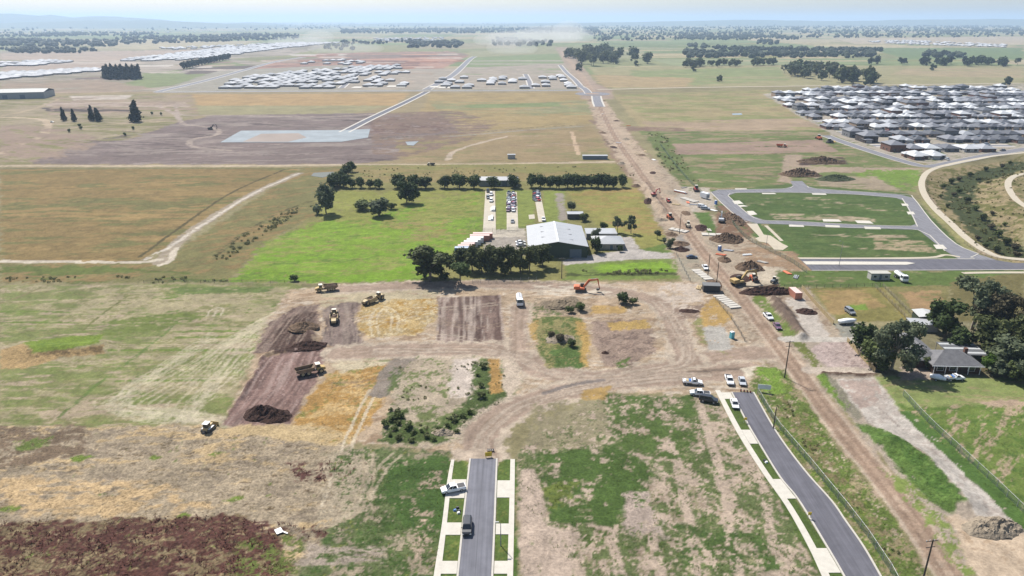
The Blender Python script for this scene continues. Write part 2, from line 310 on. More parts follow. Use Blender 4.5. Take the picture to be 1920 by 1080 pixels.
# left hay paddock
N1 = [(0,536),(545,531),(605,546),(560,575),(490,650),(415,790),(300,800),(0,802)]
A(N1, '#aca07a', soft=1.2, warp=1, amp=.08); A(N1, '#858c50', .46, 12, (1,.05,3.5), 1.2, 1); A(N1, '#74843f', .22, 6, (1,.3,2), 1.2, 1); A(N1, '#b9a688', .32, 9, (1,.1,5), 1.2, 1); A(N1, '#8d8a58', .35, 2.5, (1,.1,2), 1.2, 1)
A([(200,600),(360,585),(390,595),(300,620),(190,632)], '#76823f', .6, 4, H_, 1.5, 1.5); A([(330,540),(520,538),(500,548),(330,552)], '#6c7d40', .6, 4, H_, 1, 1)
for yy, x0, x1 in ((622,330,480),(633,330,480),(657,200,470),(714,220,400),(585,0,130),(605,0,150)): L([(x0,yy),((x0+x1)/2,yy-1),(x1,yy)], 1.2, '#74873a', .75, 4, .5, .4)
L([(335,603),(262,662),(190,715),(110,782)], 1.1, '#68803a', .7, 3, .4, .4, alpha=.8); L([(240,555),(190,590),(155,620)], .9, '#7c7c48', .8, 3, .3, .3); L([(0,568),(40,555),(75,540)], 1.2, '#8a8058', .9, 3, .4, .4)
for k in range(12):
    a = rng.uniform(-3, 3, 12); tracks([(598 - 3 * k, 545 + 2 * k), (535 - 6 * k + a[0], 580 + 3 * k), (470 - 9 * k + a[1], 630 + 4 * k + a[2]), (425 - 12 * k + a[3], 690 + 2 * k), (392 - 15 * k + a[4], 738 + a[5]), (372 - 17 * k, 764 - k), (384 - 16 * k + a[6], 781 - 1.6 * k), (440 - 12 * k, 789 - 2 * k)], .42, 2.0, '#cfc2a2', .42, .6)
for k in range(9): a = rng.uniform(-8, 8, 6); tracks([(560 + a[0], 560 + 3 * k), (490 + a[1], 612 + 6 * k), (430 + a[2], 672 + 6 * k), (385 + a[3], 730 + 3 * k), (345 + 2 * a[4], 792)], .38, 1.9, '#d4c7a8', .38, .55)
for k in range(5): tracks([(440, 797 - 2 * k), (350, 794 - 3 * k), (265, 785 - 4 * k), (216 + 4 * k, 768 - k), (212 + 6 * k, 752), (240, 735 - 2 * k), (300, 700 - 3 * k), (400, 640 - 4 * k)], .38, 2, '#cec2a4', .5, .6)
for k in range(12): yy = 545 + k * 20 + rng.uniform(-4, 4); L([(0, yy + 4), (150, yy + 1), (300, yy), (430 - k * 3, yy)], .7, ('#7d8a48', '#bcab88')[k % 2], .55, 6, .3, .4, alpha=.7)
tracks([(395,592),(400,583),(412,580),(408,592)], .3, 1.2)
A([(42,642),(120,632),(190,628),(192,650),(120,664),(60,668)], '#7f9434', soft=.6, warp=.6, amp=.2); A([(60,645),(180,632),(185,645),(80,660)], '#6d8a2c', .4, 3, H_, .6, .5)
A([(0,656),(45,644),(60,667),(120,665),(196,652),(198,662),(110,672),(50,690),(0,692)], '#b89a68', soft=.6, warp=.8, amp=.25); A([(40,650),(62,668),(196,654),(196,660),(60,678)], '#86704c', .5, 2, H_, .5, .5)
ridge([(50,660),(120,658),(190,648)], 14, 1.6, .15)
# dry grass and red weeds, bottom left
N2 = [(0,802),(300,798),(420,800),(640,824),(690,850),(640,960),(560,1080),(520,1300),(0,1300),(-200,1200),(-200,802)]
A(N2, '#b4a286', soft=1, warp=1.5, amp=.28); A(N2, '#cbb083', .42, 6, (1,.1,3), 1, 1.5); A(N2, '#9a8a74', .36, 3, (1,.1,2.5), 1, 1.5); A(N2, '#7c6a52', .2, 1.6, (1,.1,2), 1, 1.5); A(N2, '#75843c', .08, 3.5, None, 1, 1)
A([(0,802),(165,797),(160,848),(110,860),(0,880)], '#84705a', .62, 3, (1,.1,2), 1, 1.5); A([(30,830),(90,818),(88,835),(40,845)], '#73843c', .7, 2, None, 1, 1)
A([(0,890),(120,900),(330,915),(400,945),(250,965),(60,965),(0,940)], '#d2b384', .6, 4, (1,.1,3), 1.5, 2)
for q in ((150,858,26),(292,857,18),(20,955,22),(345,965,14),(437,937,16),(400,852,20)): A([(q[0]-q[2],q[1]+3),(q[0],q[1]-5),(q[0]+q[2],q[1]-3),(q[0],q[1]+6)], '#7b9036', .8, 1.5, None, .6, 1)
N3 = [(-200,980),(200,974),(400,966),(470,970),(520,1010),(560,1080),(540,1300),(-200,1300)]
A(N3, '#8e7b5a', .9, 3, None, 1, 2, .34); A(N3, '#6a463c', .58, 3, (1,.15,2), 1, 2, .4); A(N3, '#553830', .28, 1.5, None, 1, 2); A(N3, '#a9966f', .26, 2, None, 1, 1); A(N3, '#77803f', .1, 2, None, 1, 1)
A([(400,965),(560,985),(660,985),(680,1005),(600,1020),(480,1000)], '#66443c', .5, 2.5, (1,.1,2), 1, 1.5); A([(540,868),(610,862),(700,866),(700,900),(560,905)], '#6d4a42', .42, 2.2, None, 1, 1.5); A([(440,1020),(560,1000),(600,1080),(430,1080)], '#6f7a3a', .45, 2, None, 1, 1)
# earthworks: pale trafficked base
E = [(540,545),(620,532),(1310,528),(1340,560),(1420,660),(1430,700),(1400,735),(1330,745),(1130,735),(1000,760),(930,800),(905,860),(820,850),(740,840),(640,826),(420,802),(480,660),(500,600)]
A(E, '#c2aa8c', soft=1.5, warp=2, amp=.1); A(E, '#a68c70', .38, 5, (1,.1,2), 1.5, 2); A(E, '#d2c1aa', .3, 4, (1,0,3), 1.5, 2)
A([(600,545),(820,535),(820,560),(700,570),(600,575)], '#c3b492', .7, 5, (1,.05,4), 1, 1.5)
A([(415,797),(470,715),(492,672),(560,655),(610,655),(606,692),(575,745),(545,796)], '#96796f', soft=.6, warp=1, amp=.12); sd = pxdir((430,790),(520,655))
A([(415,797),(470,715),(492,672),(560,655),(610,655),(606,692),(575,745),(545,796)], '#7d625a', .4, 1.4, (*sd,14), .6, 1); A([(415,797),(470,715),(492,672),(560,655),(610,655),(606,692),(575,745),(545,796)], '#b3988e', .33, 1.1, (*sd,18), .6, 1)
A([(478,660),(500,610),(545,578),(600,570),(592,620),(588,655),(560,660)], '#8c766a', soft=1, warp=1.5, amp=.2); A([(478,660),(500,610),(545,578),(600,570),(588,655)], '#6f5a50', .45, 1.5, (*sd,10), 1, 1)
A([(532,600),(572,582),(592,586),(578,622),(588,640),(580,658),(510,664),(512,640)], '#5c473e', .85, 2, (*sd,3), .8, 1.2, .3)
A([(605,580),(640,566),(678,570),(665,600),(682,650),(640,656),(600,645),(612,610)], '#8f7c72', soft=1, warp=1.5, amp=.12); A([(605,580),(640,566),(678,570),(682,650),(600,645)], '#73625a', .45, 1.3, (*pxdir((640,570),(635,650)),10), 1, 1)
furrows([(415,797),(470,715),(492,672),(560,655),(610,655),(606,692),(575,745),(545,796)], sd, 1.3, '#6f564e', .4, .75); furrows([(415,797),(470,715),(492,672),(560,655),(610,655),(606,692),(575,745),(545,796)], sd, 1.5, '#b79e93', .3, .7)
furrows([(478,660),(500,610),(545,578),(600,570),(588,655)], pxdir((495,655),(560,575)), 1.3, '#a4907f', .35, .7); furrows([(605,580),(640,566),(678,570),(682,650),(600,645)], pxdir((640,570),(645,650)), 1.3, '#aa998a', .35, .7)
PL = [(820,558),(938,553),(946,641),(820,646)]; pd = pxdir((880,556),(882,644))
A(PL, '#8e776b', soft=.5, warp=.6, amp=.15); A(PL, '#b3a193', .42, 1.6, (*pd,20), .5, .5); A(PL, '#6d574e', .33, 1.2, (*pd,16), .5, .5)
furrows(PL, pd, 2.0, '#bca99a', .4, .85, bend=.5); furrows(PL, pd, 1.7, '#6a534a', .38, .8, bend=.5)
GD = [(675,572),(740,562),(820,560),(818,604),(780,628),(690,632),(672,610)]
A(GD, '#c6aa72', soft=1, warp=1.5, amp=.2); A(GD, '#d8c49a', .4, 3, None, 1, 1); A(GD, '#b48d44', .35, 4, None, 1, 1)
tracks([(705,630),(700,600),(715,578),(740,590),(738,620)], .5, 2, '#e0d0ae', .7)
G2 = [(548,797),(580,745),(612,702),(660,690),(722,682),(735,700),(715,760),(660,832),(600,828)]
A(G2, '#ba9150', soft=1, warp=1.2, amp=.2); A(G2, '#cfae74', .4, 4, (1,.3,2), 1, 1); A(G2, '#8f8846', .3, 4, None, 1, 1)
A([(395,803),(470,795),(600,800),(665,826),(640,836),(500,822)], '#cdb384', .8, 3, (1,.1,3), 1, 1.2, .2)
A([(620,675),(800,655),(900,655),(880,668),(740,680),(640,700)], '#cfbf9e', .65, 3, (1,.15,5), 1, 1); A([(690,668),(760,664),(750,676),(690,686)], '#8b8f62', .5, 3, (1,.2,4), 1, 1)
tracks([(700,730),(680,770),(660,815),(648,850),(630,900),(612,950)], .7, 2, '#d8c8ac', .8, .85)
N7 = [(730,690),(770,665),(960,658),(985,690),(960,750),(900,790),(880,820),(800,840),(715,832),(735,760)]
A(N7, '#bcab92', soft=1, warp=1.5, amp=.15); A(N7, '#7b8450', .42, 3.5, None, 1, 1.5); A([(850,672),(898,672),(880,745),(838,745)], '#d8c8b8', .8, 4, None, 1, 1.5); A([(940,672),(985,690),(960,745),(944,745)], '#d2bfa8', .8, 3, None, 1, 1)
A([(888,680),(912,672),(942,735),(948,752),(890,790),(820,832),(715,832),(728,775),(755,765),(780,800),(850,780),(880,740)], '#5a6b38', .72, 3, None, 1, 1.5, .35); A([(916,672),(938,670),(940,735),(920,740)], '#b68f50', .85, 3, None, .6, .8)
L([(765,668),(735,695),(712,735)], 6, '#978a7c', soft=1, warp=.8); A([(735,690),(760,690),(745,730),(722,740)], '#626e40', .6, 2, None, .8, .8)
# haul roads
for p, w in (([(640,662),(760,656),(900,655),(970,662),(1010,690),(1090,708),(1200,702),(1290,682),(1380,664),(1450,660)], 8.5), ([(1300,690),(1275,640),(1255,590),(1225,562),(1170,548),(1060,538),(900,534),(760,536),(640,542)], 7), ([(975,575),(972,620),(975,665)], 5), ([(905,862),(903,830),(918,795),(970,762),(1060,734),(1180,714),(1330,702),(1400,690)], 8)):
    L(p, w + 4, '#c9b7a0', .7, 6, 2, 1.5); L(p, w, '#b39c88', soft=1.5, warp=1.2, amp=.04); tracks(p, .8, 2.2, '#a08974', .6); tracks(p, .9, 5.5, '#9d8775', .4)
for k in range(26):
    x, yy = rng.uniform(600, 1280), rng.uniform(540, 735); dx, dy = rng.uniform(60, 160), rng.uniform(-22, 22); tracks([(x, yy), (x + dx * .5, yy + dy * .3 + rng.uniform(-6, 6)), (x + dx, yy + dy)], .45, 2.1, ('#a48f7a', '#d2c2aa', '#94806d')[k % 3], .5, .7)
for k in range(14): a = rng.uniform(-7, 7, 8); tracks([(905 + a[0], 860), (905 + a[1], 825), (928 + a[2], 792), (980 + a[3], 762 + a[4] * .5), (1080, 730 + a[5] * .6), (1200, 712 + a[6] * .5), (1330, 700 + a[7] * .5)], .4, 2.1, ('#a08a76', '#cbb9a4')[k % 2], .5, .75)
for k in range(10): a = rng.uniform(-7, 7, 8); tracks([(700, 660 + a[0] * .4), (860, 656 + a[1] * .4), (960, 664 + a[2] * .5), (1020 + a[3], 694), (1110, 708 + a[4] * .4), (1230, 696 + a[5] * .5), (1290 + a[6], 670), (1262 + a[7], 600), (1230, 565)], .4, 2.1, ('#a08a76', '#cbb9a4')[k % 2], .5, .75)
for k in range(30):
    x, yy = rng.uniform(985, 1500), rng.uniform(760, 1080); tracks([(x, yy), (x + rng.uniform(-6, 6), yy + 40), (x + rng.uniform(-10, 14), yy + 90)], .5, 2, '#c6b29c', .5, .55)
L([(1020,738),(1070,722),(1130,712)], 1.6, '#8c8078', .9, 4, .4, .4); L([(1290,697),(1340,694),(1395,690)], 1.6, '#8a7868', .8, 4, .5, .5)
I1 = [(995,598),(1040,592),(1085,596),(1105,640),(1095,688),(1030,690),(1010,655)]
A(I1, '#99905c', soft=1, warp=1, amp=.25); A(I1, '#64723a', .5, 3, None, 1, 1); A([(1075,600),(1095,605),(1108,640),(1100,690),(1085,680),(1090,640)], '#c2a05a', .8, 2, None, .8, .8); A([(1030,655),(1085,650),(1090,690),(1045,690)], '#5c7438', .75, 3, None, 1, 1); A([(990,605),(1008,600),(1008,640),(998,640)], '#b99a5c', .7, 2, None, .6, .8)
A([(1110,602),(1200,598),(1225,620),(1230,660),(1180,690),(1140,688),(1115,650)], '#a8917f', soft=1, warp=1.5, amp=.2); A([(1110,602),(1200,598),(1225,620),(1230,660),(1180,690),(1140,688)], '#8a7568', .4, 2, None, 1, 1); A([(1140,604),(1210,600),(1220,615),(1150,620)], '#c0a05c', .75, 2.5, None, .8, 1); A([(1150,680),(1180,672),(1180,690),(1155,690)], '#64783a', .7, 2, None, .6, .8)
A([(1000,560),(1075,560),(1130,580),(1060,592),(1000,585)], '#a29078', .7, 2, None, .8, 1.2, .3); A([(1110,572),(1180,575),(1170,588),(1110,588)], '#c2a062', .8, 2, None, .6, .8); A([(990,565),(1060,590),(1000,600)], '#6c7544', .5, 2, None, .8, .8)
A([(1230,530),(1310,530),(1330,600),(1290,610),(1240,560)], '#d0bfac', .6, 5, None, 1.5, 1.5); A([(1265,575),(1325,570),(1325,600),(1270,598)], '#96806f', .6, 3, None, 1, 1); A([(1000,535),(1100,538),(1190,550),(1080,560),(1010,552)], '#d8cab4', .6, 4, H_, 1, 1.5)
A([(1300,595),(1330,600),(1340,640),(1370,670),(1310,640)], '#93905a', .6, 2.5, None, 1, 1); A([(1310,585),(1340,555),(1370,590),(1360,612),(1320,618)], '#bf9c5a', .75, 2.5, None, .8, 1); A([(1318,612),(1362,612),(1375,655),(1330,660)], '#b9b3a8', .85, 3, None, .8, .8)
A([(1385,690),(1420,686),(1430,700),(1400,706)], '#d9ccb4', soft=.6, warp=.6)
# grass and bare lots in front
N8 = [(610,850),(700,838),(850,850),(848,1080),(840,1300),(500,1300),(560,1080),(640,960)]
A(N8, '#a99a80', soft=1.2, warp=1.5, amp=.16); A(N8, '#667244', .62, 4, None, 1.2, 1.5, .22); A(N8, '#4f6630', .4, 2, None, 1.2, 1.5); A(N8, '#83873f', .16, 2.5, None, 1.2, 1)
A([(605,850),(700,845),(690,960),(600,990)], '#b7a78c', .55, 2, None, 1, 1.5); A([(720,860),(850,855),(845,1000),(760,990),(715,920)], '#4f6a30', .7, 3, None, 1, 1.5, .22); A([(580,1020),(720,1030),(720,1060),(560,1062)], '#b0a08e', .6, 2, H_, 1, 1.2); A([(770,950),(810,950),(812,1060),(775,1060)], '#bda68e', .4, 2, None, .6, 1); A([(785,885),(830,880),(830,915),(785,920)], '#b29f86', .5, 1.5, None, .6, 1)
tracks([(745,850),(715,880),(690,925),(670,955),(600,965)], .8, 2.2, '#c4b498', .7, .7); tracks([(690,850),(690,910),(660,960),(590,985)], .8, 2, '#bba98c', .6, .7)
N9 = [(968,862),(1000,820),(1130,740),(1345,745),(1385,812),(1435,890),(1478,952),(1520,1028),(1560,1120),(1600,1300),(972,1300)]
A(N9, '#c2ad97', soft=1, warp=1, amp=.08); A(N9, '#a4917a', .35, 3, None, 1, 1); A(N9, '#6a7646', .5, 3.6, None, 1, 1.5, .2); A(N9, '#55682f', .28, 2.2, None, 1, 1.5); A(N9, '#96906a', .28, 1.5, None, 1, 1)
for k in range(6): x = 1040 + k * 75; L([(x - 30, 760), (x, 850), (x + 22, 950), (x + 45, 1080)], 2.2, '#c4af99', .6, 3, .8, .8)
A([(1012,852),(1080,838),(1150,835),(1230,880),(1200,960),(1150,985),(1030,985)], '#546c31', .72, 5, None, 1, 1.5, .22); A([(1140,740),(1300,745),(1300,860),(1160,850)], '#586d34', .55, 4, None, 1, 1.5); A([(1010,915),(1080,900),(1070,950),(1030,960)], '#75823a', .6, 3, None, 1, 1); A([(1250,980),(1420,1000),(1480,1080),(1280,1060)], '#546a34', .5, 3, None, 1, 1.2)
A([(1000,760),(1130,742),(1140,830),(1010,845),(985,830)], '#9a9070', .6, 2.5, None, 1, 1.2); A([(1085,730),(1145,725),(1140,750),(1090,752)], '#b9985a', .85, 2.5, None, .8, 1)
A([(975,885),(1005,880),(1025,985),(1075,1000),(1075,1300),(972,1300)], '#c4af9b', .8, 4, (0,1,4), .8, 1); A([(1165,925),(1215,920),(1250,1010),(1180,1000)], '#bba898', .75, 3, None, 1, 1.2); A([(940,862),(968,862),(972,1300),(950,1300)], '#55702f', .75, 2, None, .5, .4, .2)
A([(850,845),(905,840),(930,855),(935,862),(850,862)], '#cdb9a2', soft=.6, warp=.6)
for q in ([(846,864),(880,864),(850,1300),(800,1300)], [(933,864),(964,864),(962,1300),(915,1300)]): A(q, '#5f7434', soft=.4, warp=.2, amp=.12); A(q, '#7d8440', .3, 1.5, None, .4, .2)
A([(1345,736),(1374,740),(1402,791),(1465,895),(1548,1017),(1600,1110),(1660,1300),(1620,1300),(1540,1080),(1430,887)], '#5c7034', soft=.5, warp=.3, amp=.12)
# verge between right street and the dirt road
V = [(1412,690),(1470,690),(1545,800),(1620,895),(1690,990),(1750,1080),(1830,1300),(1760,1300),(1650,1080),(1585,976),(1507,880),(1455,810),(1415,740)]
A(V, '#a3946f', soft=1, warp=1, amp=.22); A(V, '#6d7f3a', .62, 3, None, 1, 1, .28); A(V, '#86983c', .22, 2, None, 1, 1); A(V, '#c3b094', .28, 2, None, 1, 1); A([(1418,690),(1455,690),(1475,735),(1440,740)], '#7d9a3a', .7, 2, None, .8, .8)
A([(1440,740),(1470,740),(1600,920),(1690,1040),(1660,1060),(1560,920)], '#8b7f58', .45, 1.8, None, .8, 1)
A([(1100,190),(1122,240),(1150,285),(1190,340),(1235,400),(1262,440),(1330,440),(1290,395),(1240,330),(1200,275),(1160,225),(1138,190)], '#c2ac92', .72, 6, (.1,1,2), 2, 3)
ML = [(1048,95),(1092,150),(1112,190),(1143,255),(1180,310),(1225,375),(1270,430),(1302,470),(1355,530),(1398,590),(1440,650),(1478,700),(1540,790),(1620,890),(1690,985),(1750,1080),(1830,1250)]
MR = [(1058,95),(1102,150),(1128,190),(1163,255),(1203,310),(1250,370),(1300,425),(1342,480),(1392,540),(1440,595),(1490,655),(1536,715),(1602,800),(1680,890),(1752,980),(1822,1080),(1930,1250)]
A(ML + MR[::-1], '#bda58c', soft=1, warp=.8, amp=.03)
mid = [((a[0] * .55 + b[0] * .45), (a[1] + b[1]) / 2) for a, b in zip(ML, MR)]
L(mid[1:], 5.0, '#b59a82', .95, 6, 1, .3); L(mid[1:], 6.5, '#c0a890', .35, 4, .6, .3)
tracks(mid[2:], .5, 2.0, '#957b67', .65, .9); tracks(mid[2:], .5, 3.8, '#9d846f', .45, .8); tracks(mid[2:], .6, 5.6, '#d0bda6', .6, .8)
# right-hand blocks, ramp and fields
RB = [(1478,632),(1600,636),(1650,700),(1700,760),(1920,960),(1960,1300),(1900,1200),(1830,1085),(1752,980),(1602,800),(1536,715)]
A(RB, '#b8a894', soft=1, warp=1, amp=.1); A([(1545,640),(1600,642),(1640,690),(1560,692),(1510,660)], '#c4b0a6', soft=.5, warp=.5); A([(1520,642),(1600,642),(1640,688),(1560,688)], '#a48f86', .35, 3, None, .5, .8)
A([(1482,640),(1510,645),(1545,690),(1530,692)], '#7c8244', .7, 2, None, .6, .8); L([(1470,636),(1540,636),(1605,637)], 4, '#cdc4b6', soft=.5, warp=.3); L([(1515,694),(1580,694),(1650,697)], 4, '#cbbba8', soft=.5, warp=.3)
L([(1545,701),(1600,703),(1650,703)], 1.6, '#6d5648', .8, 2, .4, .5)
A([(1528,704),(1552,704),(1600,765),(1585,770)], '#76913a', .85, 2, None, .6, .6, .25); A([(1552,704),(1575,712),(1620,780),(1600,790),(1585,765)], '#938c78', .7, 1.5, None, .6, .8)
RAMP = [(1568,710),(1640,708),(1668,740),(1705,775),(1780,850),(1860,925),(1925,1000),(1850,985),(1806,940),(1740,860),(1680,825),(1625,790)]
A(RAMP, '#cdc3b6', soft=.5, warp=.5, amp=.03); A(RAMP, '#beb1a4', .4, 4, None, .5, .5); A(RAMP, '#a99c90', .18, 1, (*pxdir((1640,750),(1850,960)),14), .5, .4); A([(1572,712),(1638,712),(1660,745),(1615,770)], '#bba698', .6, 4, None, .5, .5)
A([(1595,790),(1650,805),(1690,830),(1740,865),(1808,945),(1780,965),(1730,930),(1660,850)], '#64803a', .88, 4, None, .8, .8, .3); A([(1640,815),(1690,832),(1745,870),(1800,940),(1760,930),(1700,860)], '#527030', .6, 3, None, .8, .8); A([(1640,870),(1700,900),(1770,965),(1850,1080),(1800,1080),(1720,965)], '#86964a', .55, 2, None, .8, 1)
A([(1775,965),(1850,985),(1925,1005),(1960,1300),(1900,1200),(1830,1085)], '#cfb89c', soft=1, warp=1, amp=.06); A([(1775,965),(1850,985),(1925,1005),(1960,1300),(1830,1085)], '#b9a083', .35, 4, None, 1, 1)
A([(1640,706),(1720,700),(1920,700),(1980,760),(1920,765),(1690,772)], '#8e9a58', soft=.8, warp=.8); A([(1640,706),(1920,700),(1980,760),(1690,772)], '#a59c6c', .3, 4, H_, .8, .8)
FR = [(1668,742),(1700,764),(1925,756),(2000,770),(2100,1000),(1925,995),(1860,920),(1780,845)]
A(FR, '#75883f', soft=.8, warp=.6, amp=.12); fd = pxdir((1800,900),(1870,790)); A(FR, '#b39f80', .4, 2.2, (*fd,5), .8, .6); A(FR, '#5f7a34', .4, 3, None, .8, .6); A([(1830,752),(1925,746),(1925,760),(1860,764)], '#b8a086', .7, 3, H_, .8, .8); L([(1705,778),(1790,855),(1870,930),(1925,985)], 4, '#567434', .85, 2, .6, .4)
A([(1720,605),(1860,600),(1925,640),(1925,710),(1640,705),(1640,640)], '#8b8464', soft=1, warp=1); A([(1690,690),(1760,690),(1750,712),(1690,712)], '#b8a593', soft=.8, warp=.6); A([(1760,640),(1925,640),(1925,700),(1830,700)], '#6a6040', .6, 3, None, 1, 1)
ridge([(1208,345),(1225,372),(1245,400)], 7, 1.6); ridge([(1450,562),(1480,600),(1502,632)], 7, 1.7); ridge([(1070,562),(1020,572)], 10, 1.2)
ridge([(540,640),(565,655),(500,665),(485,690),(470,715),(455,745)], 2.2, .7, .8); ridge([(575,600),(582,630),(585,650)], 6, 1.2, .8)
ridge([(600,534),(500,533),(420,532)], 3, .5); ridge([(760,533),(900,529),(1040,528)], 4, .6, .8); ridge([(1545,701),(1600,703),(1650,703)], 2.5, .7, .7); ridge([(1670,830),(1740,870),(1800,940)], 12, 1.4, .3); ridge([(1180,505),(1280,505)], 4, .5)
L([(1420,330),(1455,330)], 2, '#6a5a50')
P = spline(GP([(1920,300),(1860,318),(1810,335),(1800,365),(1830,400),(1870,440),(1920,470)]), 5); s = region(P, 40)
HGT[s] -= 3.2 * (1 - sstep(3, 26, seg_dist(GX[s], GY[s], P, False)))

nf = fbm(GX / .8, GY / .8, 401, 3) * (1 - _f) + .5 * _f; COL *= (.54 + .52 * nf + .4 * fbm(GX / 3.3, GY / 3.3, 402, 3) * (1 - _f) + .4 * _f * fbm(GX / 14, GY / 14, 403, 3))[..., None]
lum = COL.mean(-1, keepdims=True); COL[:] = lum + (COL - lum) * .92
# ------------------------------------------------------------------ materials
MATS = {}
def nodes(m):
    m.use_nodes = True; t = m.node_tree; return t, t.nodes['Principled BSDF']
def mat(name, col, rough=.7, metal=0, var=.12, scale=1.5, bump=0, spec=.4, coat=0):
    if name in MATS: return MATS[name]
    if isinstance(col, str): col = hx(col)
    m = bpy.data.materials.new(name); t, b = nodes(m); MATS[name] = m
    tc = t.nodes.new('ShaderNodeNewGeometry'); nz = t.nodes.new('ShaderNodeTexNoise')
    nz.inputs['Scale'].default_value = scale; nz.inputs['Detail'].default_value = 5; nz.inputs['Roughness'].default_value = .65
    t.links.new(tc.outputs['Position'], nz.inputs['Vector'])
    mr = t.nodes.new('ShaderNodeMapRange'); mr.inputs[1].default_value = .25; mr.inputs[2].default_value = .75
    mr.inputs[3].default_value = 1 - var; mr.inputs[4].default_value = 1 + var
    t.links.new(nz.outputs[0], mr.inputs[0])
    mx = t.nodes.new('ShaderNodeMix'); mx.data_type = 'RGBA'; mx.blend_type = 'MULTIPLY'; mx.inputs[0].default_value = 1
    mx.inputs[6].default_value = (*col, 1); t.links.new(mr.outputs[0], mx.inputs[7]); t.links.new(mx.outputs[2], b.inputs['Base Color'])
    b.inputs['Roughness'].default_value = rough; b.inputs['Metallic'].default_value = metal; b.inputs['Specular IOR Level'].default_value = spec
    if coat: b.inputs['Coat Weight'].default_value = coat; b.inputs['Coat Roughness'].default_value = .08
    if bump:
        bp = t.nodes.new('ShaderNodeBump'); bp.inputs['Strength'].default_value = 1; bp.inputs['Distance'].default_value = bump
        t.links.new(nz.outputs[0], bp.inputs['Height']); t.links.new(bp.outputs[0], b.inputs['Normal'])
    return m
def leaf_mat(name, c1, c2, trans=.25):
    if name in MATS: return MATS[name]
    m = bpy.data.materials.new(name); t, b = nodes(m); MATS[name] = m
    g = t.nodes.new('ShaderNodeNewGeometry'); oi = t.nodes.new('ShaderNodeObjectInfo')
    mx = t.nodes.new('ShaderNodeMix'); mx.data_type = 'RGBA'; mx.inputs[6].default_value = (*hx(c1), 1); mx.inputs[7].default_value = (*hx(c2), 1)
    ad = t.nodes.new('ShaderNodeMath'); ad.operation = 'MULTIPLY_ADD'; ad.inputs[1].default_value = .75; 
    ml = t.nodes.new('ShaderNodeMath'); ml.operation = 'MULTIPLY'; ml.inputs[1].default_value = .25
    t.links.new(oi.outputs['Random'], ml.inputs[0]); t.links.new(g.outputs['Random Per Island'], ad.inputs[0]); t.links.new(ml.outputs[0], ad.inputs[2])
    t.links.new(ad.outputs[0], mx.inputs[0]); t.links.new(mx.outputs[2], b.inputs['Base Color'])
    b.inputs['Roughness'].default_value = .75; b.inputs['Specular IOR Level'].default_value = .15
    tr = t.nodes.new('ShaderNodeBsdfTranslucent'); t.links.new(mx.outputs[2], tr.inputs[0])
    sh = t.nodes.new('ShaderNodeMixShader'); sh.inputs[0].default_value = trans
    t.links.new(b.outputs[0], sh.inputs[1]); t.links.new(tr.outputs[0], sh.inputs[2]); t.links.new(sh.outputs[0], t.nodes['Material Output'].inputs[0])
    return m
def mesh_mat(name, col, period, open_):
    """woven wire / shade cloth: procedural holes"""
    m = bpy.data.materials.new(name); t, b = nodes(m); MATS[name] = m
    b.inputs['Base Color'].default_value = (*hx(col), 1); b.inputs['Roughness'].default_value = .6
    tr = t.nodes.new('ShaderNodeBsdfTransparent'); sh = t.nodes.new('ShaderNodeMixShader')
    g = t.nodes.new('ShaderNodeNewGeometry'); nz = t.nodes.new('ShaderNodeTexNoise'); nz.inputs['Scale'].default_value = period
    t.links.new(g.outputs['Position'], nz.inputs['Vector'])
    mr = t.nodes.new('ShaderNodeMapRange'); mr.inputs[1].default_value = .4; mr.inputs[2].default_value = .6; mr.inputs[3].default_value = open_ - .12; mr.inputs[4].default_value = open_ + .12
    t.links.new(nz.outputs[0], mr.inputs[0]); t.links.new(mr.outputs[0], sh.inputs[0])
    t.links.new(b.outputs[0], sh.inputs[1]); t.links.new(tr.outputs[0], sh.inputs[2]); t.links.new(sh.outputs[0], t.nodes['Material Output'].inputs[0])
    return m
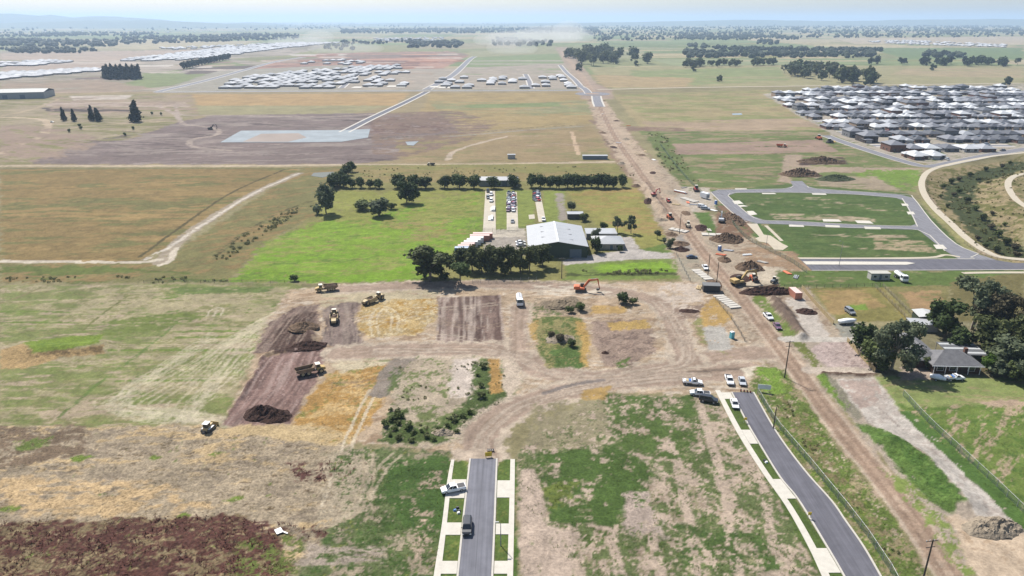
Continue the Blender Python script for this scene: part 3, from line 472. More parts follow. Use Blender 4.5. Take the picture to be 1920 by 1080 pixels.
def ground_material():
    m = bpy.data.materials.new('ground_cover'); t, b = nodes(m); N = t.nodes.new; K = t.links.new
    at = N('ShaderNodeAttribute'); at.attribute_name = 'col'; g = N('ShaderNodeNewGeometry')
    am = N('ShaderNodeAttribute'); am.attribute_name = 'amp'
    def nz(scale, detail):
        n = N('ShaderNodeTexNoise'); n.inputs['Scale'].default_value = scale; n.inputs['Detail'].default_value = detail; n.inputs['Roughness'].default_value = .7
        K(g.outputs['Position'], n.inputs['Vector']); return n
    n1, n2, n3 = nz(1.7, 5), nz(.22, 4), nz(.035, 3)
    def rng_(n, lo, hi):
        r = N('ShaderNodeMapRange'); r.inputs[1].default_value = .28; r.inputs[2].default_value = .72; r.inputs[3].default_value = lo; r.inputs[4].default_value = hi; K(n.outputs[0], r.inputs[0]); return r
    # finer cover where vegetation is taller
    s1 = N('ShaderNodeMath'); s1.operation = 'MULTIPLY_ADD'; s1.inputs[1].default_value = 1.1; s1.inputs[2].default_value = .16; K(am.outputs['Fac'], s1.inputs[0])
    c1 = N('ShaderNodeMath'); c1.operation = 'SUBTRACT'; K(n1.outputs[0], c1.inputs[0]); c1.inputs[1].default_value = .5
    c2 = N('ShaderNodeMath'); c2.operation = 'MULTIPLY_ADD'; K(c1.outputs[0], c2.inputs[0]); 
    s2 = N('ShaderNodeMath'); s2.operation = 'MULTIPLY'; s2.inputs[1].default_value = 5.0; K(s1.outputs[0], s2.inputs[0]); K(s2.outputs[0], c2.inputs[1]); c2.inputs[2].default_value = 1
    cl = N('ShaderNodeClamp'); cl.inputs[1].default_value = .35; cl.inputs[2].default_value = 1.7; K(c2.outputs[0], cl.inputs[0])
    r2, r3 = rng_(n2, .86, 1.14), rng_(n3, .9, 1.1)
    p = N('ShaderNodeMath'); p.operation = 'MULTIPLY'; K(r2.outputs[0], p.inputs[0]); K(r3.outputs[0], p.inputs[1])
    q = N('ShaderNodeMath'); q.operation = 'MULTIPLY'; K(p.outputs[0], q.inputs[0]); K(cl.outputs[0], q.inputs[1])
    mx = N('ShaderNodeMix'); mx.data_type = 'RGBA'; mx.blend_type = 'MULTIPLY'; mx.inputs[0].default_value = 1
    K(at.outputs['Color'], mx.inputs[6]); K(q.outputs[0], mx.inputs[7]); K(mx.outputs[2], b.inputs['Base Color'])
    b.inputs['Roughness'].default_value = .95; b.inputs['Specular IOR Level'].default_value = .1
    bp = N('ShaderNodeBump'); bp.inputs['Strength'].default_value = .8; K(n1.outputs[0], bp.inputs['Height'])
    bd = N('ShaderNodeMath'); bd.operation = 'MULTIPLY_ADD'; bd.inputs[1].default_value = .9; bd.inputs[2].default_value = .04; K(am.outputs['Fac'], bd.inputs[0]); K(bd.outputs[0], bp.inputs['Distance'])
    K(bp.outputs[0], b.inputs['Normal'])
    return m
def asphalt_mat(name, col):
    m = mat(name, col, .9, 0, .16, .3, 0, .2); t = m.node_tree; b = t.nodes['Principled BSDF']
    g = t.nodes.new('ShaderNodeNewGeometry'); mp = t.nodes.new('ShaderNodeMapping'); mp.inputs['Scale'].default_value = (1.6, .05, 1)
    n = t.nodes.new('ShaderNodeTexNoise'); n.inputs['Scale'].default_value = 1; n.inputs['Detail'].default_value = 3
    t.links.new(g.outputs['Position'], mp.inputs[0]); t.links.new(mp.outputs[0], n.inputs['Vector'])
    mr = t.nodes.new('ShaderNodeMapRange'); mr.inputs[1].default_value = .3; mr.inputs[2].default_value = .7; mr.inputs[3].default_value = .82; mr.inputs[4].default_value = 1.16; t.links.new(n.outputs[0], mr.inputs[0])
    old = b.inputs['Base Color'].links[0].from_socket
    mx = t.nodes.new('ShaderNodeMix'); mx.data_type = 'RGBA'; mx.blend_type = 'MULTIPLY'; mx.inputs[0].default_value = 1
    t.links.new(old, mx.inputs[6]); t.links.new(mr.outputs[0], mx.inputs[7]); t.links.new(mx.outputs[2], b.inputs['Base Color'])
    return m
ASPH = asphalt_mat('asphalt', '#8b8b93'); ASPH2 = asphalt_mat('asphalt_dark', '#7b7a82'); ASPH3 = asphalt_mat('asphalt_worn', '#98979c')
CONC = mat('concrete', '#efe8d9', .85, 0, .12, .8); KERB = mat('kerb_concrete', '#e6dfd2', .85, 0, .1, .8); CREAM = mat('path_gravel', '#ddd0b8', .9, 0, .1, .5)

# ------------------------------------------------------------------ mesh builder
class MB:
    def __init__(self): self.v = []; self.f = []
    def add(self, vs, fs):
        o = len(self.v); self.v += [tuple(p) for p in vs]; self.f += [tuple(i + o for i in f) for f in fs]; return self
    def box(self, x, y, z, sx, sy, sz, rz=0, tx=1, ty=1):
        """centre of base x,y,z; tx,ty taper the top"""
        c, s = math.cos(rz), math.sin(rz); vs = []
        for k, (zz, ax, ay) in enumerate(((z, 1, 1), (z + sz, tx, ty))):
            for dx, dy in ((-1, -1), (1, -1), (1, 1), (-1, 1)):
                px, py = dx * sx / 2 * ax, dy * sy / 2 * ay
                vs.append((x + px * c - py * s, y + px * s + py * c, zz))
        return self.add(vs, [(3, 2, 1, 0), (4, 5, 6, 7), (0, 1, 5, 4), (1, 2, 6, 5), (2, 3, 7, 6), (3, 0, 4, 7)])
    def prism(self, prof, y0, y1):
        n = len(prof); vs = [(x, y0, z) for x, z in prof] + [(x, y1, z) for x, z in prof]
        return self.add(vs, [tuple(range(n)), tuple(range(2 * n - 1, n - 1, -1))] + [(k, k + n, (k + 1) % n + n, (k + 1) % n) for k in range(n)])
    def loft(self, secs):
        """secs: list of (x, [(y,z)...]) closed sections"""
        n = len(secs[0][1]); vs = [(x, a, b) for x, s in secs for a, b in s]; fs = [tuple(range(n)), tuple(range(len(vs) - 1, len(vs) - n - 1, -1))]
        for k in range(len(secs) - 1):
            for i in range(n): j = (i + 1) % n; fs.append((k * n + i, (k + 1) * n + i, (k + 1) * n + j, k * n + j))
        return self.add(vs, fs)
    def tube(self, p, q, r, r2=None, n=8):
        p, q = Vector(p), Vector(q); d = (q - p).normalized(); u = d.orthogonal().normalized(); w = d.cross(u); r2 = r if r2 is None else r2; vs = []
        for c, rr in ((p, r), (q, r2)):
            for k in range(n): a = 2 * math.pi * k / n; vs.append(c + (u * math.cos(a) + w * math.sin(a)) * rr)
        return self.add(vs, [tuple(range(n - 1, -1, -1)), tuple(range(n, 2 * n))] + [(k, (k + 1) % n, (k + 1) % n + n, k + n) for k in range(n)])
    def mesh(self, name, m):
        me = bpy.data.meshes.new(name); me.from_pydata(self.v, [], self.f); me.materials.append(m); me.validate(); return me
    def build(self, name, m, parent=None, smooth=False):
        return link(name, self.mesh(name, m), parent, smooth)
def link(name, me, parent=None, smooth=False):
    o = bpy.data.objects.new(name, me); C.objects.link(o); o.parent = parent
    if smooth: me.polygons.foreach_set('use_smooth', [True] * len(me.polygons))
    return o
def fix_normals(me):
    bm = bmesh.new(); bm.from_mesh(me); bmesh.ops.recalc_face_normals(bm, faces=bm.faces); bm.to_mesh(me); bm.free()
def tag(o, label, cat, group=None):
    o['label'] = label; o['category'] = cat
    if group: o['group'] = group
    return o
def thing(name, label, cat, group=None, loc=(0, 0, 0), rz=0):
    o = bpy.data.objects.new(name, None); o.empty_display_size = .5; C.objects.link(o); o.location = loc; o.rotation_euler = (0, 0, rz)
    return tag(o, label, cat, group)
def copy_tree(o, parent=None):
    c = o.copy(); C.objects.link(c); c.parent = parent
    for ch in o.children: copy_tree(ch, c)
    return c
ORD = ['first', 'second', 'third', 'fourth', 'fifth', 'sixth', 'seventh', 'eighth', 'ninth', 'tenth', 'eleventh', 'twelfth', 'thirteenth', 'fourteenth', 'fifteenth', 'sixteenth', 'seventeenth', 'eighteenth', 'nineteenth', 'twentieth']
ORD += ['twenty-' + o for o in ORD[:9]] + ['thirtieth'] + ['thirty-' + o for o in ORD[:9]]

# ------------------------------------------------------------------ roads, paths and kerbs (flat sheets), then the ground under them
SHEETS = []            # (name, world polygon, z, material)
KERBS = []
def sheet(name, pts, z, m, world=False, smooth=False):
    P = np.asarray(pts, float) if world else GP(pts)
    if smooth: P = spline(np.vstack([P, P[:1]]), 4)[:-1]
    SHEETS.append((name, P, z, m)); return P
def strip(name, left, right, z, m, n=5, kerb=None):
    a, b = spline(GP(left), n), spline(GP(right), n); SHEETS.append((name, np.vstack([a, b[::-1]]), z, m))
    if kerb: KERBS.append((a, kerb)); KERBS.append((b, kerb))
def ribbon(name, pts, w, z, m, n=6, kerb=None):
    P = spline(GP(pts), n); T = np.gradient(P, axis=0); T /= np.linalg.norm(T, axis=1)[:, None] + 1e-9; N = np.stack([-T[:, 1], T[:, 0]], 1)
    a, b = P + N * w / 2, P - N * w / 2; SHEETS.append((name, np.vstack([a, b[::-1]]), z, m))
    if kerb: KERBS.append((a, kerb)); KERBS.append((b, kerb))
# near street
strip('road', [(881.5,860),(870,960),(858,1080),(846,1190)], [(931.5,860),(928,960),(923,1080),(918,1190)], .03, ASPH, 2, .38)
strip('road_seam', [(906.3,861),(899,960),(890.2,1080),(882,1190)], [(906.9,861),(899.7,960),(891,1080),(883,1190)], .042, mat('seam', '#6f6f76', .9), 2)
def between(L_, R_, y0, y1):
    f = lambda E, yy: float(np.interp(yy, [p[1] for p in E], [p[0] for p in E]))
    return [(f(L_, y0), y0), (f(R_, y0), y0), (f(R_, y1), y1), (f(L_, y1), y1)]
FPL = [(846,862),(838,905),(829,980),(813,1080),(796,1190)]; FPLi = [(852,862),(846,905),(838,980),(826,1080),(812,1190)]
FPR = [(957,861),(956,905),(954,980),(951,1080),(948,1190)]; FPRi = [(965.5,861),(965,905),(964,980),(962,1080),(960,1190)]
strip('footpath', FPL, FPLi, .05, CONC, 3); strip('footpath', FPR, FPRi, .05, CONC, 3)
RDL = [(879,860),(867.5,960),(855.5,1080),(843,1190)]; RDR = [(934,860),(931,960),(926,1080),(921,1190)]
for y0, y1 in ((899,934),(980,1003),(1052,1076),(1120,1150)): sheet('driveway', between(FPLi, RDL, y0, y1), .045, CONC)
for y0, y1 in ((901,933),(982,1002),(1052,1076),(1120,1150)): sheet('driveway', between(RDR, FPR, y0, y1), .045, CONC)
# right street
RSL = [(1372,735.5),(1400,791),(1426,835.5),(1463,895),(1496,935.5),(1546,1017),(1581.5,1078),(1640,1190)]; RSR = [(1413,735.5),(1455.5,809.6),(1507,880),(1559,939),(1585,976),(1618.5,1024),(1650,1078),(1712,1190)]
a, b = spline(GP(RSL), 5), spline(GP(RSR), 5); SHEETS.append(('road', np.vstack([a, b[::-1]]), .03, ASPH2)); KERBS += [(a, .38), (b, .38)]
RFL = [(1341,732),(1381.5,810),(1430,887),(1474,950),(1515,1024),(1541,1080),(1590,1190)]; RFR = [(1350,732),(1392,810),(1441,887),(1486,950),(1529,1024),(1556,1080),(1608,1190)]
strip('footpath', RFL, RFR, .05, CONC, 4)
RSLo = [(p[0] - 2.5, p[1]) for p in RSL]
for y0, y1 in ((736,748),(806,832),(898.5,935),(1028,1074)): sheet('driveway', between(RFR, RSLo, y0, y1), .045, CONC)
# loop road of the new lots
LOOP_O = [(1333,359),(1345,357),(1400,356),(1470,355),(1487,350),(1482,340),(1504,340),(1512,350),(1530,355),(1600,359),(1690,366),(1712,372),(1745,415),(1790,460),(1830,478),(1862,488)]
sheet('road', [(1333,360),(1345,356.5),(1400,355.5),(1468,354.5),(1487,349),(1482,339.5),(1504,339.5),(1514,349),(1532,354.5),(1600,358.5),(1690,365.5),(1712,371),(1746,415),(1792,458),(1835,477),(1866,487),(1800,487),(1772,470),(1722,431),(1600,427),(1480,421),(1420,419),(1392,412),(1362,388),(1333.2,360.2),(1365,367),(1405,403),(1432,413),(1480,414.5),(1600,421),(1706,424),(1718,420),(1694,376),(1680,371),(1600,364.5),(1480,361),(1380,361.5),(1365.2,366.8),(1333.1,359.9)], .03, ASPH3)
for q in ([(1373,377),(1386,376),(1394,382),(1378,383)], [(1383,385),(1394,384.5),(1402,387),(1388,388)], [(1400,396),(1412,395.5),(1420,402),(1406,404)], [(1690,382),(1701,382),(1704,386),(1692,386)], [(1700,397),(1712,397),(1716,402),(1703,402)], [(1428,362),(1452,362),(1456,364),(1430,364)], [(1522,362.5),(1548,363),(1550,365.5),(1524,365)],
          [(1542,411),(1572,411.5),(1578,416),(1544,415.5)], [(1603,413.5),(1630,414),(1638,419.5),(1608,418.5)], [(1479,421.5),(1506,422),(1508,425.5),(1480,425)], [(1547,422),(1574,423),(1575,427),(1548,426)], [(1620,425),(1650,426),(1652,430),(1622,429.5)], [(1378,353.5),(1400,353.5),(1400,355.5),(1379,355.5)], [(1750,459),(1768,459),(1776,467),(1756,467)]):
    sheet('driveway', q, .065, CONC)
for p in ([(1333,361),(1362,389),(1392,413),(1420,420)], [(1345,356),(1468,354),(1487,349)], [(1514,349),(1532,354),(1690,365),(1712,370.5),(1746,414),(1792,457),(1835,476)], [(1480,421.3),(1600,427.5),(1722,431.5),(1772,470.5)], [(1365,367),(1405,403),(1432,413),(1480,414.5),(1600,421),(1706,424),(1718,420),(1694,376),(1680,371),(1600,364.5),(1480,361),(1380,361.5),(1365,367)]): KERBS.append((spline(GP(p), 3), .45))
sheet('footpath', [(1400,419),(1420,420),(1432,440),(1445,442),(1467,457),(1478,462),(1468,469),(1452,468),(1440,456),(1424,453),(1416,447),(1424,444)], .05, CREAM)
ribbon('footpath', [(1436,423),(1452,438),(1466,452)], 1.6, .055, CREAM, 2)
# boulevard
sheet('road', [(1500,486),(1600,486.5),(1800,486),(1822,483),(1835,477),(1868,488),(1900,493),(1990,494),(1990,505),(1700,506.5),(1522,507)], .03, ASPH2)
sheet('median', [(1505,490.5),(1700,491.5),(1716,494),(1700,497),(1512,496.5)], .16, CONC)
ribbon('footpath', [(1497,484),(1600,484.5),(1740,483),(1772,478),(1800,482)], 1.8, .05, CREAM); ribbon('footpath', [(1805,512),(1860,511),(1990,511)], 2.2, .05, CREAM)
KERBS.append((spline(GP([(1522,507.3),(1700,507),(1990,505.6)]), 3), .5)); KERBS.append((spline(GP([(1500,485.6),(1800,485.6),(1820,482.5),(1834,476.5)]), 3), .5))
ribbon('shared_path', [(1990,276),(1920,286),(1860,293),(1790,306),(1745,319),(1729,338),(1732,362),(1752,390),(1782,418),(1812,446),(1850,472),(1890,484),(1990,490)], 3.6, .06, CREAM, 8)
ribbon('shared_path', [(1990,320),(1920,326),(1896,334),(1890,348),(1900,368),(1920,385),(1990,425)], 3.6, .06, CREAM, 8)
ribbon('road', [(1548,254),(1580,266),(1640,286),(1700,304),(1742,312),(1800,302),(1860,290),(1920,280),(1990,270)], 9, .03, ASPH3, 6, .6)
# distant roads
ribbon('road', [(290,173),(500,171.5),(800,170.5),(1000,170),(1090,169)], 12, .05, ASPH3, 3, 1.7); ribbon('road', [(1120,168),(1300,164),(1600,160),(1920,156),(2100,154)], 10, .05, mat('dust_road', '#c9bba4', .95), 3)
ribbon('road', [(296,172),(390,150),(470,128),(520,115),(570,107)], 13, .06, ASPH3, 4, 1.7); ribbon('road', [(800,168),(850,140),(880,112),(890,106)], 13, .06, ASPH3, 4, 1.7); ribbon('road', [(1050,122),(1062,136),(1078,150),(1090,164)], 9, .06, ASPH3, 4, 1.7)
ribbon('road', [(800,172),(760,192),(700,220),(645,248)], 9, .05, ASPH2, 4, 2.0); ribbon('road', [(985,139),(992,152),(996,166)], 9, .055, ASPH3, 2, 2.0); ribbon('road', [(640,165),(670,140),(690,128)], 9, .06, ASPH3, 2, 2.0)
t_ = np.linspace(0, 2 * math.pi, 36, endpoint=False); gc = G(1111, 176)
sheet('roundabout', [(gc.x + 24 * math.cos(a), gc.y + 24 * math.sin(a)) for a in t_], .075, ASPH3, True); sheet('roundabout_island', [(gc.x + 10 * math.cos(a), gc.y + 10 * math.sin(a)) for a in t_], .2, mat('island_soil', '#b59a84', .95), True)
ribbon('road', [(1085,160),(1098,168),(1104,176)], 10, .065, ASPH3, 3, 1.2); ribbon('road', [(1118,180),(1120,190),(1124,200)], 12, .065, ASPH3, 2, 2.0)
# lined basin
LINER = mat('basin_liner', '#a3adb2', .85, 0, .22, .07); sheet('basin', [(413,267),(452,245),(640,244),(694,242),(690,258),(640,266),(560,267)], .1, LINER)
sheet('basin_floor', [(455,266),(490,251),(560,250),(575,258),(540,266)], .12, mat('basin_silt', '#b3a396', .95, 0, .15, .03)); sheet('pond_liner', [(760,266),(785,265),(775,273),(764,272)], .1, LINER)
sheet('pond', [(583,330),(588,324),(625,322),(628,327),(605,333)], .05, mat('pond_water', '#3c4634', .6, 0, .3, .1)); sheet('pond', [(1372,213),(1390,212.5),(1392,215),(1374,215.5)], .05, mat('pond_pale', '#aebac4', .2))
# farm slabs
for q in ([(910,358),(928,358),(930,440),(905,440)], [(950,360),(969,360),(972,432),(950,432)], [(1001,362),(1013,362),(1024,416),(1010,416)]): sheet('yard_slab', q, .05, mat('old_slab', '#ddd2bd', .9, 0, .16, .3))
sheet('yard_slab', [(991,403),(1002,402),(1003,410),(992,411)], .05, MATS['old_slab'])

for name, P, z, m in SHEETS:
    s = region(P, 4)
    if s is None: continue
    d = seg_dist(GX[s], GY[s], P, True); d = np.where(inside(GX[s], GY[s], P), d, -d)
    FLAT[s] = np.maximum(FLAT[s], sstep(-1.6, -.5, d))
far_fade = sstep(1400, 500, GY)
bumpz = AMP * 1.6 * (fbm(GX / 1.1, GY / 1.1, 77, 3) - .42) + AMP * 1.1 * (fbm(GX / 4, GY / 4, 78, 2) - .5)
HGT += bumpz * far_fade * (HGT > -.5)
HGT = HGT * (1 - FLAT) - .02 * FLAT - np.maximum(0, GY - 1200) * 0 - .03
def ground_z(x, y):
    j = int(np.clip(np.searchsorted(ys, y) - 1, 0, NR - 2)); f = (y - ys[j]) / (ys[j + 1] - ys[j]); out = []
    for k in (j, j + 1):
        u = np.clip((x / Wr[k] + 1) / 2 * (NX - 1), 0, NX - 2); i = int(u); out.append(HGT[k, i] * (1 - u + i) + HGT[k, i + 1] * (u - i))
    return out[0] * (1 - f) + out[1] * f
def at(px, py):
    p = G(px, py); p.z = ground_z(p.x, p.y); return p
def build_ground():
    nv = NR * NX; me = bpy.data.meshes.new('ground'); me.vertices.add(nv)
    me.vertices.foreach_set('co', np.stack([GX, GY, HGT], -1).astype(np.float32).ravel())
    j, i = np.meshgrid(np.arange(NR - 1), np.arange(NX - 1), indexing='ij'); a = (j * NX + i).ravel()
    q = np.stack([a, a + 1, a + NX + 1, a + NX], 1).astype(np.int32); nf = len(q)
    me.loops.add(nf * 4); me.loops.foreach_set('vertex_index', q.ravel()); me.polygons.add(nf)
    me.polygons.foreach_set('loop_start', np.arange(nf, dtype=np.int32) * 4); me.polygons.foreach_set('use_smooth', np.ones(nf, bool)); me.update()
    ca = me.attributes.new('col', 'FLOAT_COLOR', 'POINT'); ca.data.foreach_set('color', np.concatenate([COL, np.ones((NR, NX, 1))], -1).astype(np.float32).ravel())
    aa = me.attributes.new('amp', 'FLOAT', 'POINT'); aa.data.foreach_set('value', AMP.astype(np.float32).ravel())
    me.materials.append(ground_material()); o = link('ground', me); o['kind'] = 'structure'; o['label'] = 'open ground of paddocks, bare earth and worksites'
build_ground()
lift = 0
for name, P, z, m in SHEETS:
    lift = (lift + 1) % 12; zz = z + lift * .0011
    me = bpy.data.meshes.new(name); n = len(P); bot = min(-.05, zz - .1)
    vs = [(p[0], p[1], zz) for p in P] + [(p[0], p[1], bot) for p in P]
    me.from_pydata(vs, [], [tuple(range(n))] + [(k, k + n, (k + 1) % n + n, (k + 1) % n) for k in range(n)]); me.materials.append(m); fix_normals(me)
    o = link(name, me); o['kind'] = 'structure'
for P, w in KERBS:
    T = np.gradient(P, axis=0); T /= np.linalg.norm(T, axis=1)[:, None] + 1e-9; N = np.stack([-T[:, 1], T[:, 0]], 1); n = len(P)
    a, b = P + N * w / 2, P - N * w / 2; top = .13
    vs = [(*p, -.05) for p in a] + [(*p, top) for p in a] + [(*p, top) for p in b] + [(*p, -.05) for p in b]; fs = []
    for k in range(n - 1):
        for r in range(3): fs.append((r * n + k, r * n + k + 1, (r + 1) * n + k + 1, (r + 1) * n + k))
    me = bpy.data.meshes.new('kerb'); me.from_pydata(vs, [], fs); me.materials.append(KERB); o = link('kerb', me); o['kind'] = 'structure'

# hills on the horizon
def hill(name, prof, dist, depth, m):
    """prof: (px, py) skyline"""
    vs = []; fs = []; n = 0
    X = np.linspace(prof[0][0], prof[-1][0], 90); Yp = np.interp(X, [p[0] for p in prof], [p[1] for p in prof]); Z = (HORIZON - Yp) / FPX * dist + CAM_H * 0
    Z = np.maximum(0, Z * (.9 + .2 * fbm(X / 30, X * 0, 5, 3))); rows = (0, .25, .5, .75, 1)
    for r in rows:
        for x, z in zip(X, Z): vs.append(((x - 960) / FPX * dist * .94, dist + (r - .5) * depth, -5 + (z + 5) * math.sin(math.pi * r) * (.85 + .3 * random.random() if 0 < r < 1 and r != .5 else 1)))
    N = len(X)
    for r in range(len(rows) - 1):
        for k in range(N - 1): fs.append((r * N + k, r * N + k + 1, (r + 1) * N + k + 1, (r + 1) * N + k))
    me = bpy.data.meshes.new(name); me.from_pydata(vs, [], fs); me.materials.append(m); o = link(name, me, smooth=True); o['kind'] = 'structure'
HILLM = mat('hill_forest', '#6d7a66', .95, 0, .2, .002)
hill('hills', [(-700,30),(-300,14),(0,17),(30,16),(70,22),(105,19),(130,24),(200,21),(260,24),(300,28),(420,33),(480,31),(530,37)], 12500, 3500, HILLM)
hill('hills', [(-500,34),(0,30),(150,26),(300,25),(400,30),(600,37)], 10000, 2500, HILLM)
hill('hills', [(560,38),(760,33),(900,35),(1100,33),(1240,31),(1400,28),(1560,30),(1700,28),(1850,27),(2100,28),(2700,32)], 14000, 3500, HILLM)

# the air
def haze():
    m = bpy.data.materials.new('haze_air'); m.use_nodes = True; t = m.node_tree; t.nodes.remove(t.nodes['Principled BSDF'])
    v = t.nodes.new('ShaderNodeVolumePrincipled'); v.inputs['Color'].default_value = (.52, .68, .90, 1); v.inputs['Density'].default_value = 9e-5; v.inputs['Anisotropy'].default_value = .25
    t.links.new(v.outputs[0], t.nodes['Material Output'].inputs['Volume'])
    o = MB().box(0, 20000, -6, 90000, 58000, 276).build('haze', m); o['kind'] = 'stuff'; o['label'] = 'pale summer haze over the plain'; o['category'] = 'haze'
haze()

def dust(label, parts):
    m = bpy.data.materials.new('dust_air'); m.use_nodes = True; t = m.node_tree; t.nodes.remove(t.nodes['Principled BSDF']); v = t.nodes.new('ShaderNodeVolumePrincipled'); v.inputs['Color'].default_value = (.88, .86, .83, 1); v.inputs['Density'].default_value = .0016; t.links.new(v.outputs[0], t.nodes['Material Output'].inputs['Volume'])
    o = bpy.data.objects.new('dust_cloud', None); C.objects.link(o); o['kind'] = 'stuff'; o['label'] = label; o['category'] = 'dust'; bm = bmesh.new(); bmesh.ops.create_icosphere(bm, subdivisions=3, radius=1); me = bpy.data.meshes.new('puff'); bm.to_mesh(me); bm.free(); me.materials.append(m)
    for px, py, sx, sy, sz in parts: q = link('puff', me, o); g = G(px, py); q.location = (g.x, g.y, sz * .55); q.scale = (sx, sy, sz)
dust('pale dust blowing off the far end of the dirt road', [(1065,74,90,160,60),(1040,78,190,200,48),(1000,80,220,180,36),(955,84,150,160,34),(960,100,80,110,30)])
dust('faint dust over the far earthworks at left centre', [(598,78,70,120,34),(650,98,120,120,20),(560,84,120,140,22)])
# ------------------------------------------------------------------ trees
BARK = mat('bark', '#8d7f6f', .9, 0, .25, 2); BARKP = mat('bark_pale', '#c2b5a2', .85, 0, .25, 1.5)
LEAF = {'dark': leaf_mat('leaf_dark', '#3a4a2a', '#72864a', .22), 'gum': leaf_mat('leaf_gum', '#56634a', '#a2ac84', .28), 'belt': leaf_mat('leaf_belt', '#48522f', '#8e965e', .25), 'willow': leaf_mat('leaf_willow', '#5d7341', '#93a86a', .3),
        'pine': leaf_mat('leaf_pine', '#2f3d33', '#4c5b48', .12), 'shrub': leaf_mat('leaf_shrub', '#55643a', '#8a9858', .25), 'brown': leaf_mat('leaf_brown', '#5a5540', '#8a8060', .2), 'bright': leaf_mat('leaf_bright', '#4a6a26', '#7d9a3c', .25)}
def crown_mesh(name, blobs, n, size, m, seed, flat=1.0):
    r = np.random.default_rng(seed); B = np.array(blobs, float); w = (B[:, 3] * B[:, 4]) ** 1.0; k = r.choice(len(B), n, p=w / w.sum())
    d = r.normal(size=(n, 3)); d /= np.linalg.norm(d, axis=1)[:, None]; rad = np.where(r.random(n) < .75, .82 + .26 * r.random(n), r.random(n) ** .5)
    lump = .8 + .45 * np.sin(d[:, 0] * 5 + k) * np.sin(d[:, 1] * 5 + 2 * k) * np.cos(d[:, 2] * 4)
    c = B[k, :3] + d * (rad * lump)[:, None] * np.stack([B[k, 3], B[k, 3], B[k, 4]], 1)
    c[:, 2] = np.maximum(c[:, 2], .25)
    nrm = d * .9 + r.normal(size=(n, 3)) * .55; nrm[:, 2] += .25; nrm /= np.linalg.norm(nrm, axis=1)[:, None]
    t = np.cross(nrm, r.normal(size=(n, 3))); t /= np.linalg.norm(t, axis=1)[:, None] + 1e-9; b = np.cross(nrm, t)
    s = size * (.55 + .8 * r.random(n))[:, None]; e = (.55 + .5 * r.random(n))[:, None]
    v = np.stack([c + t * s, c + b * s * e, c - t * s * .8, c - b * s * e * .9], 1).reshape(-1, 3)
    me = bpy.data.meshes.new(name); me.vertices.add(4 * n); me.vertices.foreach_set('co', v.astype(np.float32).ravel())
    me.loops.add(4 * n); me.loops.foreach_set('vertex_index', np.arange(4 * n, dtype=np.int32)); me.polygons.add(n); me.polygons.foreach_set('loop_start', np.arange(n, dtype=np.int32) * 4); me.update(); me.materials.append(m); return me
def trunk_mesh(name, h, r, blobs, m, seed):
    rr = random.Random(seed); M = MB(); p = Vector((0, 0, -.4)); q = Vector((rr.uniform(-.04, .04) * h, rr.uniform(-.04, .04) * h, h * .5)); M.tube(p, q, r, r * .7, 7)
    for bx, by, bz, a, b in blobs[:7]: M.tube(q - Vector((0, 0, rr.uniform(0, h * .2))), (bx, by, bz), r * .45, r * .12, 5)
    return M.mesh(name, m)
def blobset(kind, seed):
    r = random.Random(seed); B = []
    if kind == 'round':
        for _ in range(9): a = r.uniform(0, 6.28); q = r.uniform(.5, 2.0); B.append((q * math.cos(a), q * math.sin(a), r.uniform(2.2, 5.6), r.uniform(1.2, 1.9), r.uniform(1.2, 1.9)))
        B.append((0, 0, 3.6, 2.5, 3.0))
    elif kind == 'gum':
        for _ in range(12): a = r.uniform(0, 6.28); q = r.uniform(.6, 3.6); B.append((q * math.cos(a), q * math.sin(a), r.uniform(5.5, 12.2) - q * .5, r.uniform(1.0, 1.9), r.uniform(.9, 1.6)))
    elif kind == 'belt':
        for _ in range(12): a = r.uniform(0, 6.28); q = r.uniform(.5, 3.0); B.append((q * math.cos(a), q * math.sin(a), r.uniform(3, 9.4) - q * .4, r.uniform(1.2, 2.2), r.uniform(1.2, 2)))
    elif kind == 'big':
        for _ in range(22): a = r.uniform(0, 6.28); q = r.uniform(.8, 6.5); B.append((q * math.cos(a), q * math.sin(a), r.uniform(5.5, 16) - q * .55, r.uniform(1.5, 2.9), r.uniform(1.2, 2.1)))
    elif kind == 'pine':
        for k in range(9): z = 1.5 + k * 1.35; w = 3.2 * (1 - (k / 10) ** 1.4); B.append((r.uniform(-.4, .4), r.uniform(-.4, .4), z, w, 1.3))
    elif kind == 'willow':
        for _ in range(8): a = r.uniform(0, 6.28); q = r.uniform(.4, 2.2); B.append((q * math.cos(a), q * math.sin(a), r.uniform(2, 7), r.uniform(1.4, 2.0), r.uniform(1.3, 1.9)))
    elif kind == 'shrub':
        for _ in range(6): a = r.uniform(0, 6.28); q = r.uniform(.1, 1.0); B.append((q * math.cos(a), q * math.sin(a), r.uniform(.4, 1.2), r.uniform(.5, .8), r.uniform(.4, .7)))
    return B
TREE = {}
def tree_meshes(kind, leaf, var, dens=1.0):
    key = (kind, leaf, var, dens)
    if key not in TREE:
        B = blobset(kind, var * 31 + len(kind)); n, size, h, r = {'round': (1500, .42, 6, .22), 'gum': (2200, .42, 11, .26), 'belt': (2600, .42, 9, .25), 'big': (6500, .42, 15, .5), 'pine': (2600, .45, 13, .3), 'willow': (2200, .36, 7, .22), 'shrub': (260, .24, 1, .06)}[kind]
        n = int(n * dens); size = size / dens ** .5
        TREE[key] = (crown_mesh('crown', B, n, size, LEAF[leaf], var * 7 + 3), trunk_mesh('trunk', h, r, B, BARKP if kind in ('gum', 'big') else BARK, var))
    return TREE[key]
